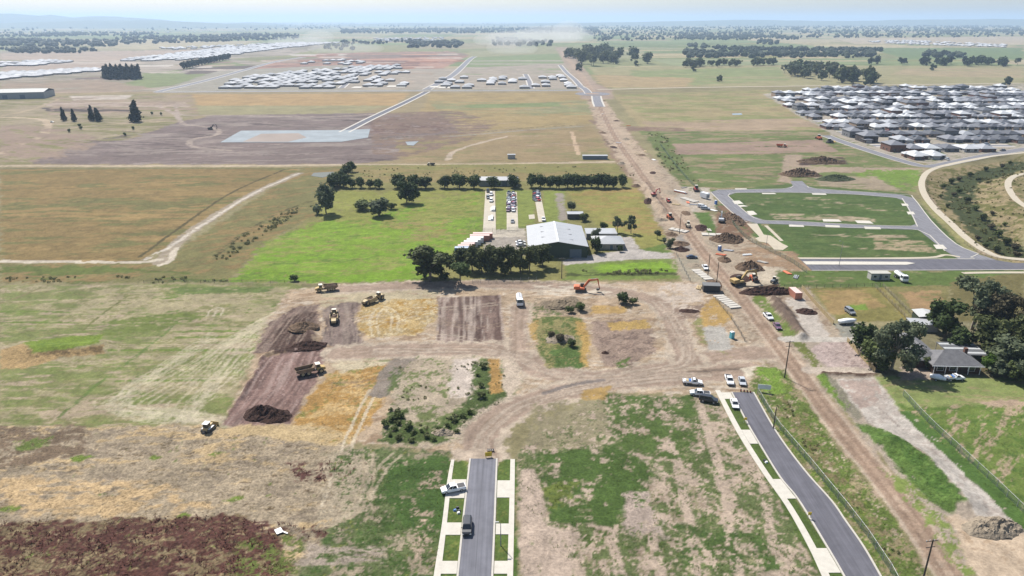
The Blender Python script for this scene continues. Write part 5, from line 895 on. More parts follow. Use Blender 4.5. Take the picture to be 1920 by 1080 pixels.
def car(kind, m, label, px, py, toward, cat=None, group=None, load=False, name=None):
    a = at(px, py); b = G(*toward); rz = math.atan2(b.y - a.y, b.x - a.x); p = thing(name or {'ute': 'pickup_ute', 'tray': 'tray_ute', 'wagon': 'four_wheel_drive', 'sedan': 'parked_car'}[kind], label, cat or ('ute' if kind in ('ute', 'tray') else 'car'), group, a, rz)
    L_, w = {'ute': (5.3, .93), 'tray': (5.4, .92), 'wagon': (4.8, .94), 'sedan': (4.7, .9)}[kind]; h = L_ / 2; M = MB()
    if kind in ('ute', 'tray'):
        e = -h if kind == 'ute' else -.15
        M.loft([(e, sec(w * .95, .5, 1.1)), (e + .1, sec(w, .42, 1.12)), (.5, sec(w, .38, 1.1)), (1.25, sec(w, .38, 1.12)), (1.4, sec(w, .38, 1.14)), (h - .35, sec(w * .97, .4, 1.02)), (h - .05, sec(w * .9, .45, .9)), (h, sec(w * .84, .5, .82))]); M.build('body', m, p)
        cabin(p, (-.75 if kind == 'ute' else -.1, 1.55, w * .93, 1.08), (-.5 if kind == 'ute' else .1, .72, w * .76, 1.74), m, 2 if kind == 'ute' else 1)
        if kind == 'ute': MB().box(-1.72, 0, 1.128, 1.6, w * 1.62, .02).build('tray_liner', BLACKP if not load else STEEL, p)
        else:
            T = MB(); T.box(-1.45, 0, .78, 2.5, 1.86, .1); [T.box(-1.45, s * .91, .88, 2.5, .05, .3) for s in (-1, 1)]; T.box(-2.68, 0, .88, .05, 1.86, .3); T.box(-.22, 0, .88, .05, 1.86, .75); T.build('tray', WHITE, p); MB().box(-1.3, 0, .45, 2.4, .8, .3).build('chassis', BLACKP, p)
            for q, (xx, mm, hh) in enumerate(((-.7, BLUEP, .5), (-1.4, TAN, .4), (-2.1, WHITE, .45))): MB().box(xx, 0, .885, .55, 1.2, hh).build('tray_load', mm, p)
    elif kind == 'wagon':
        M.loft([(-h, sec(w * .9, .5, 1.15)), (-h + .12, sec(w, .42, 1.2)), (1.0, sec(w, .4, 1.2)), (1.4, sec(w, .4, 1.16)), (h - .3, sec(w * .97, .42, 1.08)), (h, sec(w * .86, .5, .92))]); M.build('body', m, p); cabin(p, (-h + .06, 1.45, w * .94, 1.16), (-h + .3, .7, w * .78, 1.84), m, 3)
    else:
        M.loft([(-h, sec(w * .84, .45, .88)), (-h + .25, sec(w * .97, .36, .97)), (-1.2, sec(w, .33, 1.0)), (1.2, sec(w, .33, .98)), (h - .45, sec(w * .96, .36, .84)), (h - .06, sec(w * .86, .42, .72)), (h, sec(w * .8, .45, .66))]); M.build('body', m, p); cabin(p, (-1.75, 1.35, w * .92, .95), (-1.0, .35, w * .74, 1.46), m, 2)
    lamps(p, L_, w, .68 if kind != 'sedan' else .58); r = .38 if kind != 'sedan' else .33
    for s in (-1, 1):
        for xx in (h - .95, -h + 1.05): wheel(p, xx, s * (w - .1), r, .24)
    for xx in (h - .02, -h + .04): MB().box(xx, 0, .42, .12, w * 1.6, .16).build('bumper', BLACKP, p)
    for s in (-1, 1): MB().box(.95 if kind != 'sedan' else .8, s * (w + .08), 1.12 if kind != 'sedan' else .98, .12, .2, .14).build('mirror', m, p)
    return p
car('ute', WHITE, 'white dual-cab ute parked across the driveway left of the near street', 850, 920, (820,926))
car('wagon', BLACK, 'black four-wheel drive standing on the asphalt of the near street', 876, 992, (873,1040))
car('tray', WHITE, 'white tray ute with blue and tan load beside the haul road', 1298, 720, (1330,722))
car('ute', WHITE, 'white ute beside the black four-wheel drive on the grass', 1312, 741, (1288,739)); car('wagon', BLACK, 'black four-wheel drive beside the white ute on the grass', 1328, 753, (1350,757))
car('ute', WHITE, 'white ute facing the road end, left of the silver wagon', 1367, 716, (1374,735)); car('sedan', SILVER, 'silver car at the end of the right street', 1391, 718, (1397,738)); car('sedan', WHITE, 'white car parked on the nature strip at the top of the right street', 1377, 760, (1384,780))
car('ute', WHITE, 'white ute on the verge above the plum car by the dirt road', 1440, 596, (1450,606)); car('sedan', PURPLE, 'plum coloured car on the verge beside the dirt road', 1457, 614, (1466,626)); car('sedan', NAVY, 'dark navy car at the farm gateway by the dirt road', 1297, 484, (1310,484)); car('ute', WHITE, 'white ute among the concrete slabs left of the power poles', 1322, 504, (1327,512))
car('wagon', WHITE, 'white wagon behind its twin beside the site fence', 1316, 389, (1326,390)); car('wagon', SILVER, 'silver-white wagon in front of its twin beside the site fence', 1322, 393, (1334,394)); car('tray', WHITE, 'white tray ute parked before the tiled-roof house', 1789, 712, (1810,711)); car('wagon', GREY, 'small grey utility vehicle alone in the fenced paddock', 1593, 587, (1600,592))
car('ute', WHITE, 'white ute behind the big shed on the narrow slab', 1019, 413, (1022,425)); car('sedan', WHITE, 'upper of two white cars beside the big shed', 976, 456, (990,455)); car('sedan', WHITE, 'lower of two white cars beside the big shed', 977, 461, (990,460)); car('sedan', GREY, 'grey car alone on the middle slab behind the shed', 961, 417, (961,424))
car('ute', CREAMP, 'small pale van on the drive curve, far left', 98, 230, (104,231)); car('wagon', SILVER, 'silver car parked at the corner house of the right estate', 1776, 300, (1784,303)); car('ute', GREY, 'grey ute on the front street of the right estate', 1880, 283, (1890,282))
# farm machinery wrecks and stored vehicles on the slabs
jr = random.Random(4)
for k in range(26):
    col = (k % 2); x = 955 + col * 8 + jr.uniform(-1.5, 1.5); yy = 363 + (k // 2) * 2.75; m = [GREY, NAVY, WHITE, PURPLE, SILVER, BLACK, REDP, CREAMP][jr.randrange(8)]
    car(('sedan', 'wagon', 'ute')[jr.randrange(3)], m, f'old vehicle, {ORD[k // 2]} row back from the far end, {"left" if col == 0 else "right"} file of the middle slab', x, yy, (x + jr.uniform(-8, 8), yy + 4), group='stored vehicles on the middle slab')
for k in range(10):
    x = 1003 + (k % 2) * 6; yy = 363 + (k // 2) * 3.3; car(('sedan', 'wagon')[k % 2], [GREY, SILVER, NAVY, REDP, WHITE][jr.randrange(5)], f'old car, {ORD[k // 2]} row, {"left" if k % 2 == 0 else "right"} file on the short right slab', x, yy, (x + 5, yy + 3), group='stored cars on the right slab')
for k in range(4): car('wagon', [BLACK, WHITE, GREY, WHITE][k], f'stored vehicle, {ORD[k]} from the far end of the left slab', 915 + (k % 2) * 6, 360 + k * 6, (918, 372 + k * 6), group='stored vehicles on the left slab')

def dumper(label, px, py, toward, m=YEL, load=False, scale=.82):
    a = at(px, py); b = G(*toward); p = thing('articulated_dump_truck', label, 'dump truck', None, a, math.atan2(b.y - a.y, b.x - a.x)); p.scale = (scale,) * 3
    M = MB(); M.loft([(1.9, sec(1.15, 1.0, 2.3)), (3.0, sec(1.15, .95, 2.3)), (4.6, sec(1.0, .95, 1.95)), (4.9, sec(.85, 1.05, 1.7))]); M.build('bonnet', m, p); cabin(p, (1.7, 3.2, 1.0, 1.9), (1.85, 3.0, .9, 3.35), m, 1); MB().box(2.4, 0, 3.36, 1.7, 2.1, .12).build('cab_roof', CREAMP, p); MB().box(-1.2, 0, .9, 6.4, .9, .5).build('chassis', DKST, p)
    prof_o = [(-5.3, 2.2), (-4.6, 1.5), (-.2, 1.35), (1.1, 2.6), (1.4, 3.0), (.8, 2.9), (-5.2, 2.75)]
    H = MB()
    for s in (-1, 1): H.prism([(x, z) for x, z in prof_o], s * 1.55 - .06, s * 1.55 + .06)
    H.add([(-4.6, -1.5, 1.5), (-.2, -1.5, 1.35), (-.2, 1.5, 1.35), (-4.6, 1.5, 1.5), (-5.3, -1.5, 2.2), (-5.3, 1.5, 2.2), (1.1, -1.5, 2.6), (1.1, 1.5, 2.6)], [(0, 1, 2, 3), (0, 3, 5, 4), (1, 6, 7, 2)]); H.box(1.2, 0, 2.6, .12, 3.1, .5); bd = H.build('dump_body', mat('dump_body_brown', (.22, .15, .09), .8, 0, .3, 1) if m is YEL else m, p)
    if load: soil_mesh('load', 2.6, 1.4, 1.0, DIRTY, 3, p, (-2, 0, 2.3))
    else: MB().box(-2.4, 0, 1.56, 4.2, 2.8, .12).build('bed_liner', DKST, p)
    for xx in (3.2, -1.1, -3.1):
        for s in (-1, 1): wheel(p, xx, s * 1.25, .9, .65, TAN)
    for s in (-1, 1): MB().box(4.88, s * .6, 1.5, .08, .3, .2).build('headlight', LAMPW, p)
    return p
def soil_mesh(name, rx, ry, h, m, seed, parent=None, loc=(0, 0, 0), rz=0, rough=.45, n=58):
    r = np.random.default_rng(seed); N = n; u = np.linspace(-1, 1, N); U, V = np.meshgrid(u, u); d = np.sqrt(U ** 2 + V ** 2) * (1 + .3 * (fbm(U * 2 + seed, V * 2, seed, 2) - .5)); nn = fbm(U * rx / .8 + seed * 9, V * ry / .8, seed + 2, 5)
    z = h * np.clip(1 - d, 0, 1) ** .8 * (1 - rough + 2 * rough * nn) - .12 * (d > .97); X = U * rx + (nn - .5) * .5; Y = V * ry + (fbm(U * 6, V * 6, seed + 4, 2) - .5) * .5
    q = []; ok = d < 1.12
    for j in range(N - 1):
        for i in range(N - 1):
            if ok[j, i] and ok[j, i + 1] and ok[j + 1, i] and ok[j + 1, i + 1]: a = j * N + i; q.append((a, a + 1, a + N + 1, a + N))
    me = bpy.data.meshes.new(name); me.from_pydata(np.stack([X, Y, z], -1).reshape(-1, 3).tolist(), [], q); me.materials.append(m); o = link(name, me, parent); o.location = loc; o.rotation_euler = (0, 0, rz); return o
def scraper(label, px, py, toward):
    a = at(px, py); b = G(*toward); p = thing('motor_scraper', label, 'scraper', None, a, math.atan2(b.y - a.y, b.x - a.x)); p.scale = (.84,) * 3
    M = MB(); M.loft([(3.2, sec(1.1, 1.1, 2.2)), (5.2, sec(1.05, 1.0, 2.1)), (5.9, sec(.9, 1.1, 1.8))]); M.build('tractor_body', TAN, p); cabin(p, (2.6, 3.9, .85, 2.1), (2.7, 3.75, .78, 3.3), TAN, 1); MB().box(3.2, 0, 3.36, 1.5, 1.8, .12).build('cab_roof', CREAMP, p)
    B = MB()
    for s in (-1, 1): B.prism([(-3.4, 2.3), (-2.8, .8), (1.0, .6), (1.3, 1.6), (.4, 2.5)], s * 1.5 - .07, s * 1.5 + .07)
    B.box(-3.1, 0, .9, .15, 3.0, 1.4); B.box(-1, 0, .7, 3.8, 2.9, .15); B.build('bowl', TAN, p); soil_mesh('load', 2.0, 1.35, .9, DIRTY, 5, p, (-1.1, 0, 1.5)); G_ = MB(); G_.prism([(1.0, 2.2), (2.6, 2.6), (3.2, 1.6), (3.2, 1.2), (2.4, 2.1), (1.0, 1.8)], -.35, .35); G_.build('gooseneck', TAN, p)
    E_ = MB(); E_.loft([(-5.6, sec(.9, 1.0, 1.9)), (-3.6, sec(1.0, 1.0, 2.2))]); E_.build('rear_engine', TAN, p)
    for xx in (4.1, -4.3):
        for s in (-1, 1): wheel(p, xx, s * 1.25, .95, .7, TAN)
    return p
def track(p, y, L_, r, w):
    M = MB(); prof = []
    for k in range(7): a = -math.pi / 2 + math.pi * k / 6; prof.append((L_ / 2 - r + r * math.cos(a), r + r * math.sin(a)))
    for k in range(7): a = math.pi / 2 + math.pi * k / 6; prof.append((-L_ / 2 + r + r * math.cos(a), r + r * math.sin(a)))
    M.prism(prof, y - w / 2, y + w / 2); M.build('track', DKST, p)
def excavator(label, px, py, toward, m, sc=1.0, boom=((1.2, 1.9), (3.0, 4.6), (6.2, 5.0)), stick=(6.9, 1.9), bucketz=1.2):
    a = at(px, py); b = G(*toward); p = thing('excavator', label, 'excavator', None, a, math.atan2(b.y - a.y, b.x - a.x)); p.scale = (sc,) * 3
    for s in (-1, 1): track(p, s * 1.1, 4.3, .5, .6)
    MB().box(0, 0, .55, 2.0, 1.7, .5).build('undercarriage', DKST, p); M = MB(); M.loft([(-2.6, sec(1.1, 1.15, 2.2)), (-2.3, sec(1.35, 1.1, 2.35)), (-.6, sec(1.35, 1.1, 2.35)), (-.4, sec(1.35, 1.1, 1.75)), (1.4, sec(1.3, 1.1, 1.7))]); M.build('upper_body', m, p); MB().box(-2.35, 0, 1.2, .7, 2.5, .95).build('counterweight', m, p)
    c = cabin(p, (-.3, 1.45, .48, 1.3), (-.2, 1.2, .44, 2.9), DKST, 1)
    for ch in [c] + [q for q in p.children if q.name.startswith(('windscreen', 'rear_window', 'side_window'))]: ch.location.y = .8
    (x0, z0), (x1, z1), (x2, z2) = boom; B = MB(); B.prism([(x0, z0 - .2), (x1 + .25, z1 - .35), (x2, z2 - .25), (x2 + .1, z2 + .15), (x1 - .15, z1 + .4), (x0 - .35, z0 + .25)], -.28, .22); B.build('boom', m, p)
    sx, sz = stick; S = MB(); dx, dz = sx - x2, sz - z2; l = math.hypot(dx, dz); nx, nz = -dz / l, dx / l; S.prism([(x2 - nx * .3 - dx * .18, z2 - nz * .3 - dz * .18), (x2 + nx * .32, z2 + nz * .32), (sx + nx * .14, sz + nz * .14), (sx - nx * .14, sz - nz * .14)], -.2, .16); S.build('stick', m, p)
    K = MB(); K.prism([(sx + .2, sz + .1), (sx + .15, sz - .5), (sx - .5, sz - 1.0), (sx - 1.2, sz - .8), (sx - 1.0, sz - .3), (sx - .4, sz - .25)], -.55, .5); K.build('bucket', DKST, p); MB().tube((1.3, 0, 1.5), (x1 + .3, 0, z1 - .5), .1).build('boom_ram', STEEL, p); MB().tube((x1 + .5, 0, z1 + .45), (x2 + .1, 0, z2 + .4), .09).build('stick_ram', STEEL, p); return p
def dozer(label, px, py, toward, m=TAN, sc=1.0):
    a = at(px, py); b = G(*toward); p = thing('bulldozer', label, 'bulldozer', None, a, math.atan2(b.y - a.y, b.x - a.x)); p.scale = (sc,) * 3
    for s in (-1, 1): track(p, s * 1.15, 4.2, .6, .62); MB().box(-.2, s * 1.15, 1.22, 2.6, .5, .12).build('track_guard', WHITE if m is TAN else m, p)
    M = MB(); M.loft([(-1.9, sec(.75, .7, 1.8)), (.2, sec(.75, .7, 1.9)), (2.0, sec(.62, .7, 1.75))]); M.build('body', m, p); cabin(p, (-1.5, .3, .8, 1.7), (-1.4, .15, .75, 3.0), DKST, 1); MB().box(-.65, 0, 3.06, 2.1, 1.9, .12).build('cab_roof', LAMPW, p)
    B = MB(); B.prism([(2.9, .1), (2.75, .5), (2.75, 1.0), (2.95, 1.5), (3.1, 1.5), (2.95, 1.0), (2.95, .5), (3.1, .1)], -1.9, 1.9); B.build('blade', YEL, p)
    for s in (-1, 1): MB().tube((.2, s * 1.45, .6), (2.8, s * 1.45, .5), .12).build('push_arm', YEL, p)
    MB().prism([(-2.0, .9), (-2.6, .9), (-2.9, .2), (-2.6, .3), (-2.2, .7)], -.5, .5).build('ripper', DKST, p); MB().tube((1.1, .35, 1.8), (1.1, .35, 2.7), .09).build('exhaust', DKST, p); return p
def loader(label, px, py, toward, m, sc=1.0, back=False):
    a = at(px, py); b = G(*toward); p = thing('wheel_loader', label, 'loader', None, a, math.atan2(b.y - a.y, b.x - a.x)); p.scale = (sc,) * 3
    M = MB(); M.loft([(-2.9, sec(.85, .9, 1.9)), (-.6, sec(.95, .8, 2.0)), (.8, sec(.8, .8, 1.6))]); M.build('body', m, p); cabin(p, (-.7, .8, .75, 1.9), (-.6, .65, .68, 3.2), DKST, 1); MB().box(0, 0, 3.26, 1.6, 1.6, .1).build('cab_roof', CREAMP, p)
    for s in (-1, 1):
        A_ = MB(); A_.prism([(.6, 1.5), (1.8, 1.3), (2.9, .5), (2.9, .8), (1.9, 1.65), (.6, 1.85)], s * .6 - .1, s * .6 + .1); A_.build('lift_arm', m, p)
        wheel(p, -1.8, s * 1.0, .75, .55, m); wheel(p, 1.2, s * 1.0, .75 if not back else .55, .55, m)
    B = MB(); B.prism([(2.8, .9), (2.7, .3), (3.0, .08), (3.9, .1), (3.0, .3), (2.95, 1.2)], -1.35, 1.35); B.build('bucket', DKST, p)
    if back:
        K = MB(); K.prism([(-2.9, 1.2), (-4.0, 2.9), (-4.3, 2.8), (-3.2, 1.0)], -.15, .15); K.build('backhoe_boom', m, p); Q = MB(); Q.prism([(-4.0, 2.9), (-4.6, 1.0), (-4.8, 1.0), (-4.35, 2.9)], -.12, .12); Q.build('backhoe_stick', m, p)
    return p
def tanker(label, px, py, toward):
    a = at(px, py); b = G(*toward); p = thing('water_truck', label, 'truck', None, a, math.atan2(b.y - a.y, b.x - a.x)); MB().box(-.4, 0, .7, 7.2, .9, .3).build('chassis', DKST, p)
    M = MB(); M.loft([(1.9, sec(1.15, .6, 1.6)), (3.9, sec(1.15, .6, 1.6)), (4.05, sec(1.05, .65, 1.5))]); M.build('cab_lower', WHITE, p); cabin(p, (1.9, 4.0, 1.15, 1.58), (2.0, 3.75, 1.05, 2.75), WHITE, 1); T = MB(); n = 12; T.loft([(x, [(w * 1.15 * math.cos(2 * math.pi * k / n), 1.85 + w * .85 * math.sin(2 * math.pi * k / n)) for k in range(n)]) for x, w in ((-3.9, .85), (-3.7, 1), (1.4, 1), (1.6, .85))]); T.build('tank', WHITE, p, True)
    MB().box(-1.2, 0, 2.68, 4.2, .6, .08).build('walkway', STEEL, p)
    for xx in (2.9, -1.8, -2.9):
        for s in (-1, 1): wheel(p, xx, s * 1.0, .5, .4)
    lamps(p, 8.1, 1.0, .8, False); return p
dumper('empty articulated dump truck driving off the scraped soil', 584, 700, (622,692)); dumper('loaded articulated dump truck at the top of the worksite by the green paddock', 612, 545, (585,548), load=True)
scraper('motor scraper heading up the worksite beside the dark soil bank', 627, 600, (629,575)); scraper('motor scraper below the loaded dump truck, heading right', 700, 566, (725,556))
dozer('bulldozer with pale cab roof and raised blade at the lower left of the worksite', 391, 806, (405,792), TAN, .78)
excavator('orange excavator standing on the mound by the green paddock', 1089, 546, (1125,547), ORG, .98, stick=(7.0, 1.6)); excavator('yellow excavator reaching over the trench beside the dirt road', 1384, 534, (1420,528), YEL, 1.15, boom=((1.2, 1.9), (3.0, 4.2), (6.6, 4.4)), stick=(7.4, 2.0)); excavator('silver excavator digging the trench beside the new loop road', 1352, 416, (1352,385), mat('machine_silver', (.45, .46, .47), .5), .95, boom=((1.2, 1.9), (2.6, 4.2), (5.0, 4.4)), stick=(6.2, 1.4)); excavator('small red excavator on the roadside soil bank', 1226, 372, (1245,368), REDP, .7)
dumper('small red dump truck on the dirt road by the material stacks', 1253, 378, (1257,388), REDP, False, .62); loader('orange wheel loader at the paddock edge by the dirt road', 1256, 410, (1268,418), ORG, .9); loader('cream backhoe loader driving along the dirt road', 1290, 425, (1286,408), CREAMP, .85, True); loader('red-orange loader behind the yellow excavator arm', 1413, 526, (1424,534), ORG, .85); loader('grey loader in the trench right of the yellow excavator', 1451, 529, (1460,522), GREY, .7); loader('red tractor with pale cab roof by the site fence', 1305, 358, (1312,368), REDP, 1.05, True)
tanker('white water truck facing the camera on the haul road', 974, 568, (977,590)); tanker('white tanker truck beside the site office', 1688, 524, (1696,530)); dumper('orange articulated dump truck on the far dirt strip', 1466, 276, (1480,277), ORG); loader('orange loader near the corner of the right estate', 1535, 261, (1526,258), ORG, 1.2); dozer('brown bulldozer parked at the end of the estate street', 1556, 268, (1570,268), DKST, 1.2); excavator('tiny excavator on the far haul track at left', 395, 243, (405,243), DKST, .9); dumper('dark truck on the track behind the windbreak trees', 808, 310, (800,310), DKST, False, .55)

# soil heaps
HEAPD = mat('heap_dark', '#57423a', .95, 0, .5, 1.3, .3, .1); HEAPB = mat('heap_brown', '#86705c', .95, 0, .45, 1.3, .3, .1); HEAPG = mat('heap_grey', '#b3a48f', .95, 0, .35, 1.3, .25, .1)
for k, (x, yy, rx, ry, h, m, lab) in enumerate([(490,776,4.6,4.2,2.3,HEAPD,'left lobe of the dark soil heap on the scraped ground'),(517,781,4.6,3.6,1.9,HEAPD,'right lobe of the dark soil heap on the scraped ground'),(575,650,6,3.5,1.6,HEAPD,'rough dark spoil pile at the lower end of the soil bank'),(570,617,5,4,1.5,HEAPB,'rough brown spoil pile midway along the soil bank'),(1405,503,6,5,3.4,HEAPB,'conical brown soil heap behind the yellow excavator'),(1363,450,8,6.5,3.6,HEAPB,'large brown spoil heap in the middle of the construction strip'),(1372,412,6,12,3.0,HEAPB,'long brown spoil bank beside the silver excavator'),(1425,547,9,3.5,2.2,HEAPD,'dark spoil bank in front of the yellow excavator, left'),(1455,548,9,3.5,2.2,HEAPD,'dark spoil bank in front of the yellow excavator, right'),(1860,990,6.5,3.4,2.2,HEAPG,'grey-brown gravel heap at the bottom right corner'),(1513,585,4,3,1.3,HEAPD,'small dark soil heap on the fence side of the gravel pad'),(1540,304,17,8,4,HEAPB,'wide brown spoil mound before the right estate'),(1500,328,14,8,4.5,HEAPB,'dark spoil mound above the loop road entry'),(1565,336,14,7,3,mat('heap_grassed', '#4f5a34', .95, 0, .3, .8, .1),'grassed-over soil mound right of the loop road entry'),(1135,662,1.2,1.2,.8,HEAPD,'small clod of dark soil in the bare island'),(1275,457,5,4,1.2,HEAPB,'rusty rubble heap beside the farm gateway'),(1292,583,4,2,.7,HEAPD,'flat dark soil patch heap right of the haul loop'),(830,812,3,1.6,1.0,HEAPG,'grey rubble heap in the scrub by the track'),(1055,572,7,4,1.5,mat('heap_straw', '#9c8a70', .95, 0, .3, 1.6, .1),'straw covered mound left of the rounded green bush'),(1050,636,5,3.5,1.6,HEAPG,'weedy mound in the round island')]):
    p = at(x, yy); o = soil_mesh('soil_heap', rx, ry, h, m, 20 + k, None, (p.x, p.y, p.z - .1), random.uniform(-.2, .2), .6); tag(o, lab, 'soil heap')

cr_ = random.Random(9)
for k in range(22):
    f_ = k / 21; side = -1 if k % 2 else 1; i = 2 + f_ * 6; j = int(i); g_ = i - j; mx = mid[j][0] * (1 - g_) + mid[j + 1][0] * g_; my = mid[j][1] * (1 - g_) + mid[j + 1][1] * g_; off = (14 + 24 * f_) * side * cr_.uniform(.8, 1.2)
    p = at(mx + off, my + cr_.uniform(-4, 4)); o = soil_mesh('soil_heap', cr_.uniform(2, 4.5), cr_.uniform(2.5, 7), cr_.uniform(.8, 1.9), (HEAPB, HEAPG, HEAPD)[k % 3], 60 + k, None, (p.x, p.y, p.z - .1), cr_.uniform(-.3, .3), .6, 30); tag(o, f'roadside spoil pile, {ORD[k // 2]} from the far end on the {"left" if side < 0 else "right"} of the dirt road', 'soil heap', 'spoil piles along the dirt road')
for k, (x, yy) in enumerate([(1130,214),(1178,236),(1160,268),(1210,284),(1226,300),(1282,352),(1290,380),(1300,384),(1268,384),(1338,395),(1330,432),(1352,478),(1366,470),(1310,540),(1400,478),(1430,492),(1476,512),(1492,520)]):
    p = at(x, yy); o = thing('pipe_stack', f'small pile of pipes and timber, {ORD[k]} from the far end of the corridor', 'pipes', 'material piles along the corridor', p, cr_.uniform(0, 3)); mm = (KERB, ORG, STEEL, TAN, LAMPW)[k % 5]
    for q_ in range(4): MB().tube((-2.2 + .2 * q_, q_ * .45 - .7, .22), (2.2, q_ * .45 - .6 + cr_.uniform(-.2, .2), .22), .2, n=7).build('pipe', mm, o)
# ------------------------------------------------------------------ houses of the estates
ROOFS = {'charcoal': mat('roof_charcoal', '#5f626a', .7, 0, .14, .6), 'dark grey': mat('roof_dark_grey', '#74777f', .7, 0, .14, .6), 'mid grey': mat('roof_mid_grey', '#93959c', .65, 0, .12, .6), 'white': mat('roof_white', '#eef0f1', .5, 0, .06, .4), 'pale grey': mat('roof_pale_grey', '#c3c6ca', .55, 0, .08, .4)}
WALLS = [mat('brick_red', '#8d6656', .9, 0, .2, 1.5), mat('brick_tan', '#b89f86', .9, 0, .15, 1.5), mat('render_white', '#e2ddd4', .9), mat('render_grey', '#8f9092', .9), mat('brick_dark', '#5c514c', .9, 0, .2, 1.5)]
GARAGE = mat('garage_door', '#d6d2ca', .6); GARAGED = mat('garage_door_dark', '#6a6a6c', .6); PANEL = mat('solar_panel', (.02, .025, .05), .2)
def hip(M, x0, x1, y0, y1, z, slope=.42, over=.5, th=.18):
    x0 -= over; x1 += over; y0 -= over; y1 += over; w, d = x1 - x0, y1 - y0; r = min(w, d) / 2; h = r * slope; cx_, cy_ = (x0 + x1) / 2, (y0 + y1) / 2
    if w > d: a, b = (x0 + r, cy_, z + h), (x1 - r, cy_, z + h)
    else: a, b = (cx_, y0 + r, z + h), (cx_, y1 - r, z + h)
    vs = [(x0, y0, z - th), (x1, y0, z - th), (x1, y1, z - th), (x0, y1, z - th), (x0, y0, z), (x1, y0, z), (x1, y1, z), (x0, y1, z), a, b]
    top = [(4, 5, 9, 8), (5, 6, 9), (6, 7, 8, 9), (7, 4, 8)] if w > d else [(4, 5, 8), (5, 6, 9, 8), (6, 7, 9), (7, 4, 8, 9)]
    M.add(vs, [(3, 2, 1, 0), (0, 1, 5, 4), (1, 2, 6, 5), (2, 3, 7, 6), (3, 0, 4, 7)] + top); return h
def house_proto(style):
    r = random.Random(style * 13 + 1); w, d = r.uniform(11, 12.4), r.uniform(15, 19); g = style % 2 * 2 - 1; two = style in (4,); hw = 5.4 if two else 2.7; parts = []
    Wl = MB(); Wl.box(0, 1.5, -.3, w, d - 3, hw + .2); gx = g * (w / 2 - 3.1); Wl.box(gx, -d / 2 + 1.7, -.3, 5.9, 3.6, 2.95); parts.append(('wall', Wl.mesh('wall', WALLS[0]), 'wall'))
    Rf = MB(); hip(Rf, -w / 2, w / 2, -d / 2 + 3, d / 2, hw, .4); hip(Rf, gx - 2.95, gx + 2.95, -d / 2, -d / 2 + 6.2, 2.72, .4)
    if style == 2: hip(Rf, -w / 2 - 1.6, w / 2 - 4, 2, d / 2 - 3, hw - .02, .4)
    parts.append(('roof', Rf.mesh('roof', ROOFS['charcoal']), 'roof')); D = MB(); D.box(gx, -d / 2 - .12, 0, 4.8, .08, 2.2); parts.append(('garage_door', D.mesh('garage_door', GARAGE), 'garage')); yf = -d / 2 + 2.96
    for xx in (-g * (w / 2 - 1.6), -g * (w / 2 - 4.6)):
        F = MB(); F.box(xx, yf, .9 if xx else .5, 1.7, .08, 1.3); parts.append(('window', F.mesh('window', GLASS), None))
    for s in (-1, 1):
        for yy in (-1, 4):
            F = MB(); F.box(s * (w / 2 + .03), yy, 1.0, .08, 1.8, 1.1); parts.append(('window', F.mesh('window', GLASS), None))
    for xx in (-3, 2.5):
        F = MB(); F.box(xx, d / 2 + .03, .6, 2.2, .08, 1.7); parts.append(('window', F.mesh('window', GLASS), None))
    if two:
        for xx in (-3, 0, 3): F = MB(); F.box(xx, yf, 3.7, 1.5, .08, 1.2); parts.append(('window', F.mesh('window', GLASS), None))
    if style in (1, 5):
        S = MB(); z = hw + .95; S.add([(-2.2, -1, z + .55), (1.6, -1, z + .55), (1.6, 1, z + .62), (-2.2, 1, z + .62)], [(0, 1, 2, 3)]); S.v = [(x - w * .22, y + 2, zz + .35) for x, y, zz in S.v]; parts.append(('solar_panel', S.mesh('solar_panel', PANEL), None))
    return parts
PROTO = [house_proto(k) for k in range(6)]
def own_mat(o, m):
    o.material_slots[0].link = 'OBJECT'; o.material_slots[0].material = m
hr = random.Random(12)
def put_house(x, yv, rz, label, group, roofs, simple=False, sc=1.0):
    o = thing('estate_house', label, 'house', group, (x, yv, 0), rz); o.scale = (sc, sc, sc); rf = roofs
    wl = WALLS[hr.choice((0, 1, 1, 2, 3, 3, 4))]
    for nm, me, role in PROTO[hr.randrange(6)]:
        if simple and nm not in ('wall', 'roof', 'garage_door'): continue
        c = link(nm, me, o)
        if role == 'wall': own_mat(c, wl)
        elif role == 'roof': own_mat(c, ROOFS[rf])
        elif role == 'garage': own_mat(c, hr.choice((GARAGE, GARAGED)))
    return o
EST = GP([(1437,178),(1560,165),(1920,158),(2010,157),(2010,256),(1920,270),(1860,281),(1800,292),(1745,302),(1690,292),(1600,262),(1566,248),(1500,214)])
def in_poly(P, x, yv): return bool(inside(np.array([x]), np.array([yv]), P)[0])
y0 = EST[:, 1].min() + 14; row = 0; NEST = 0; PATCH = []
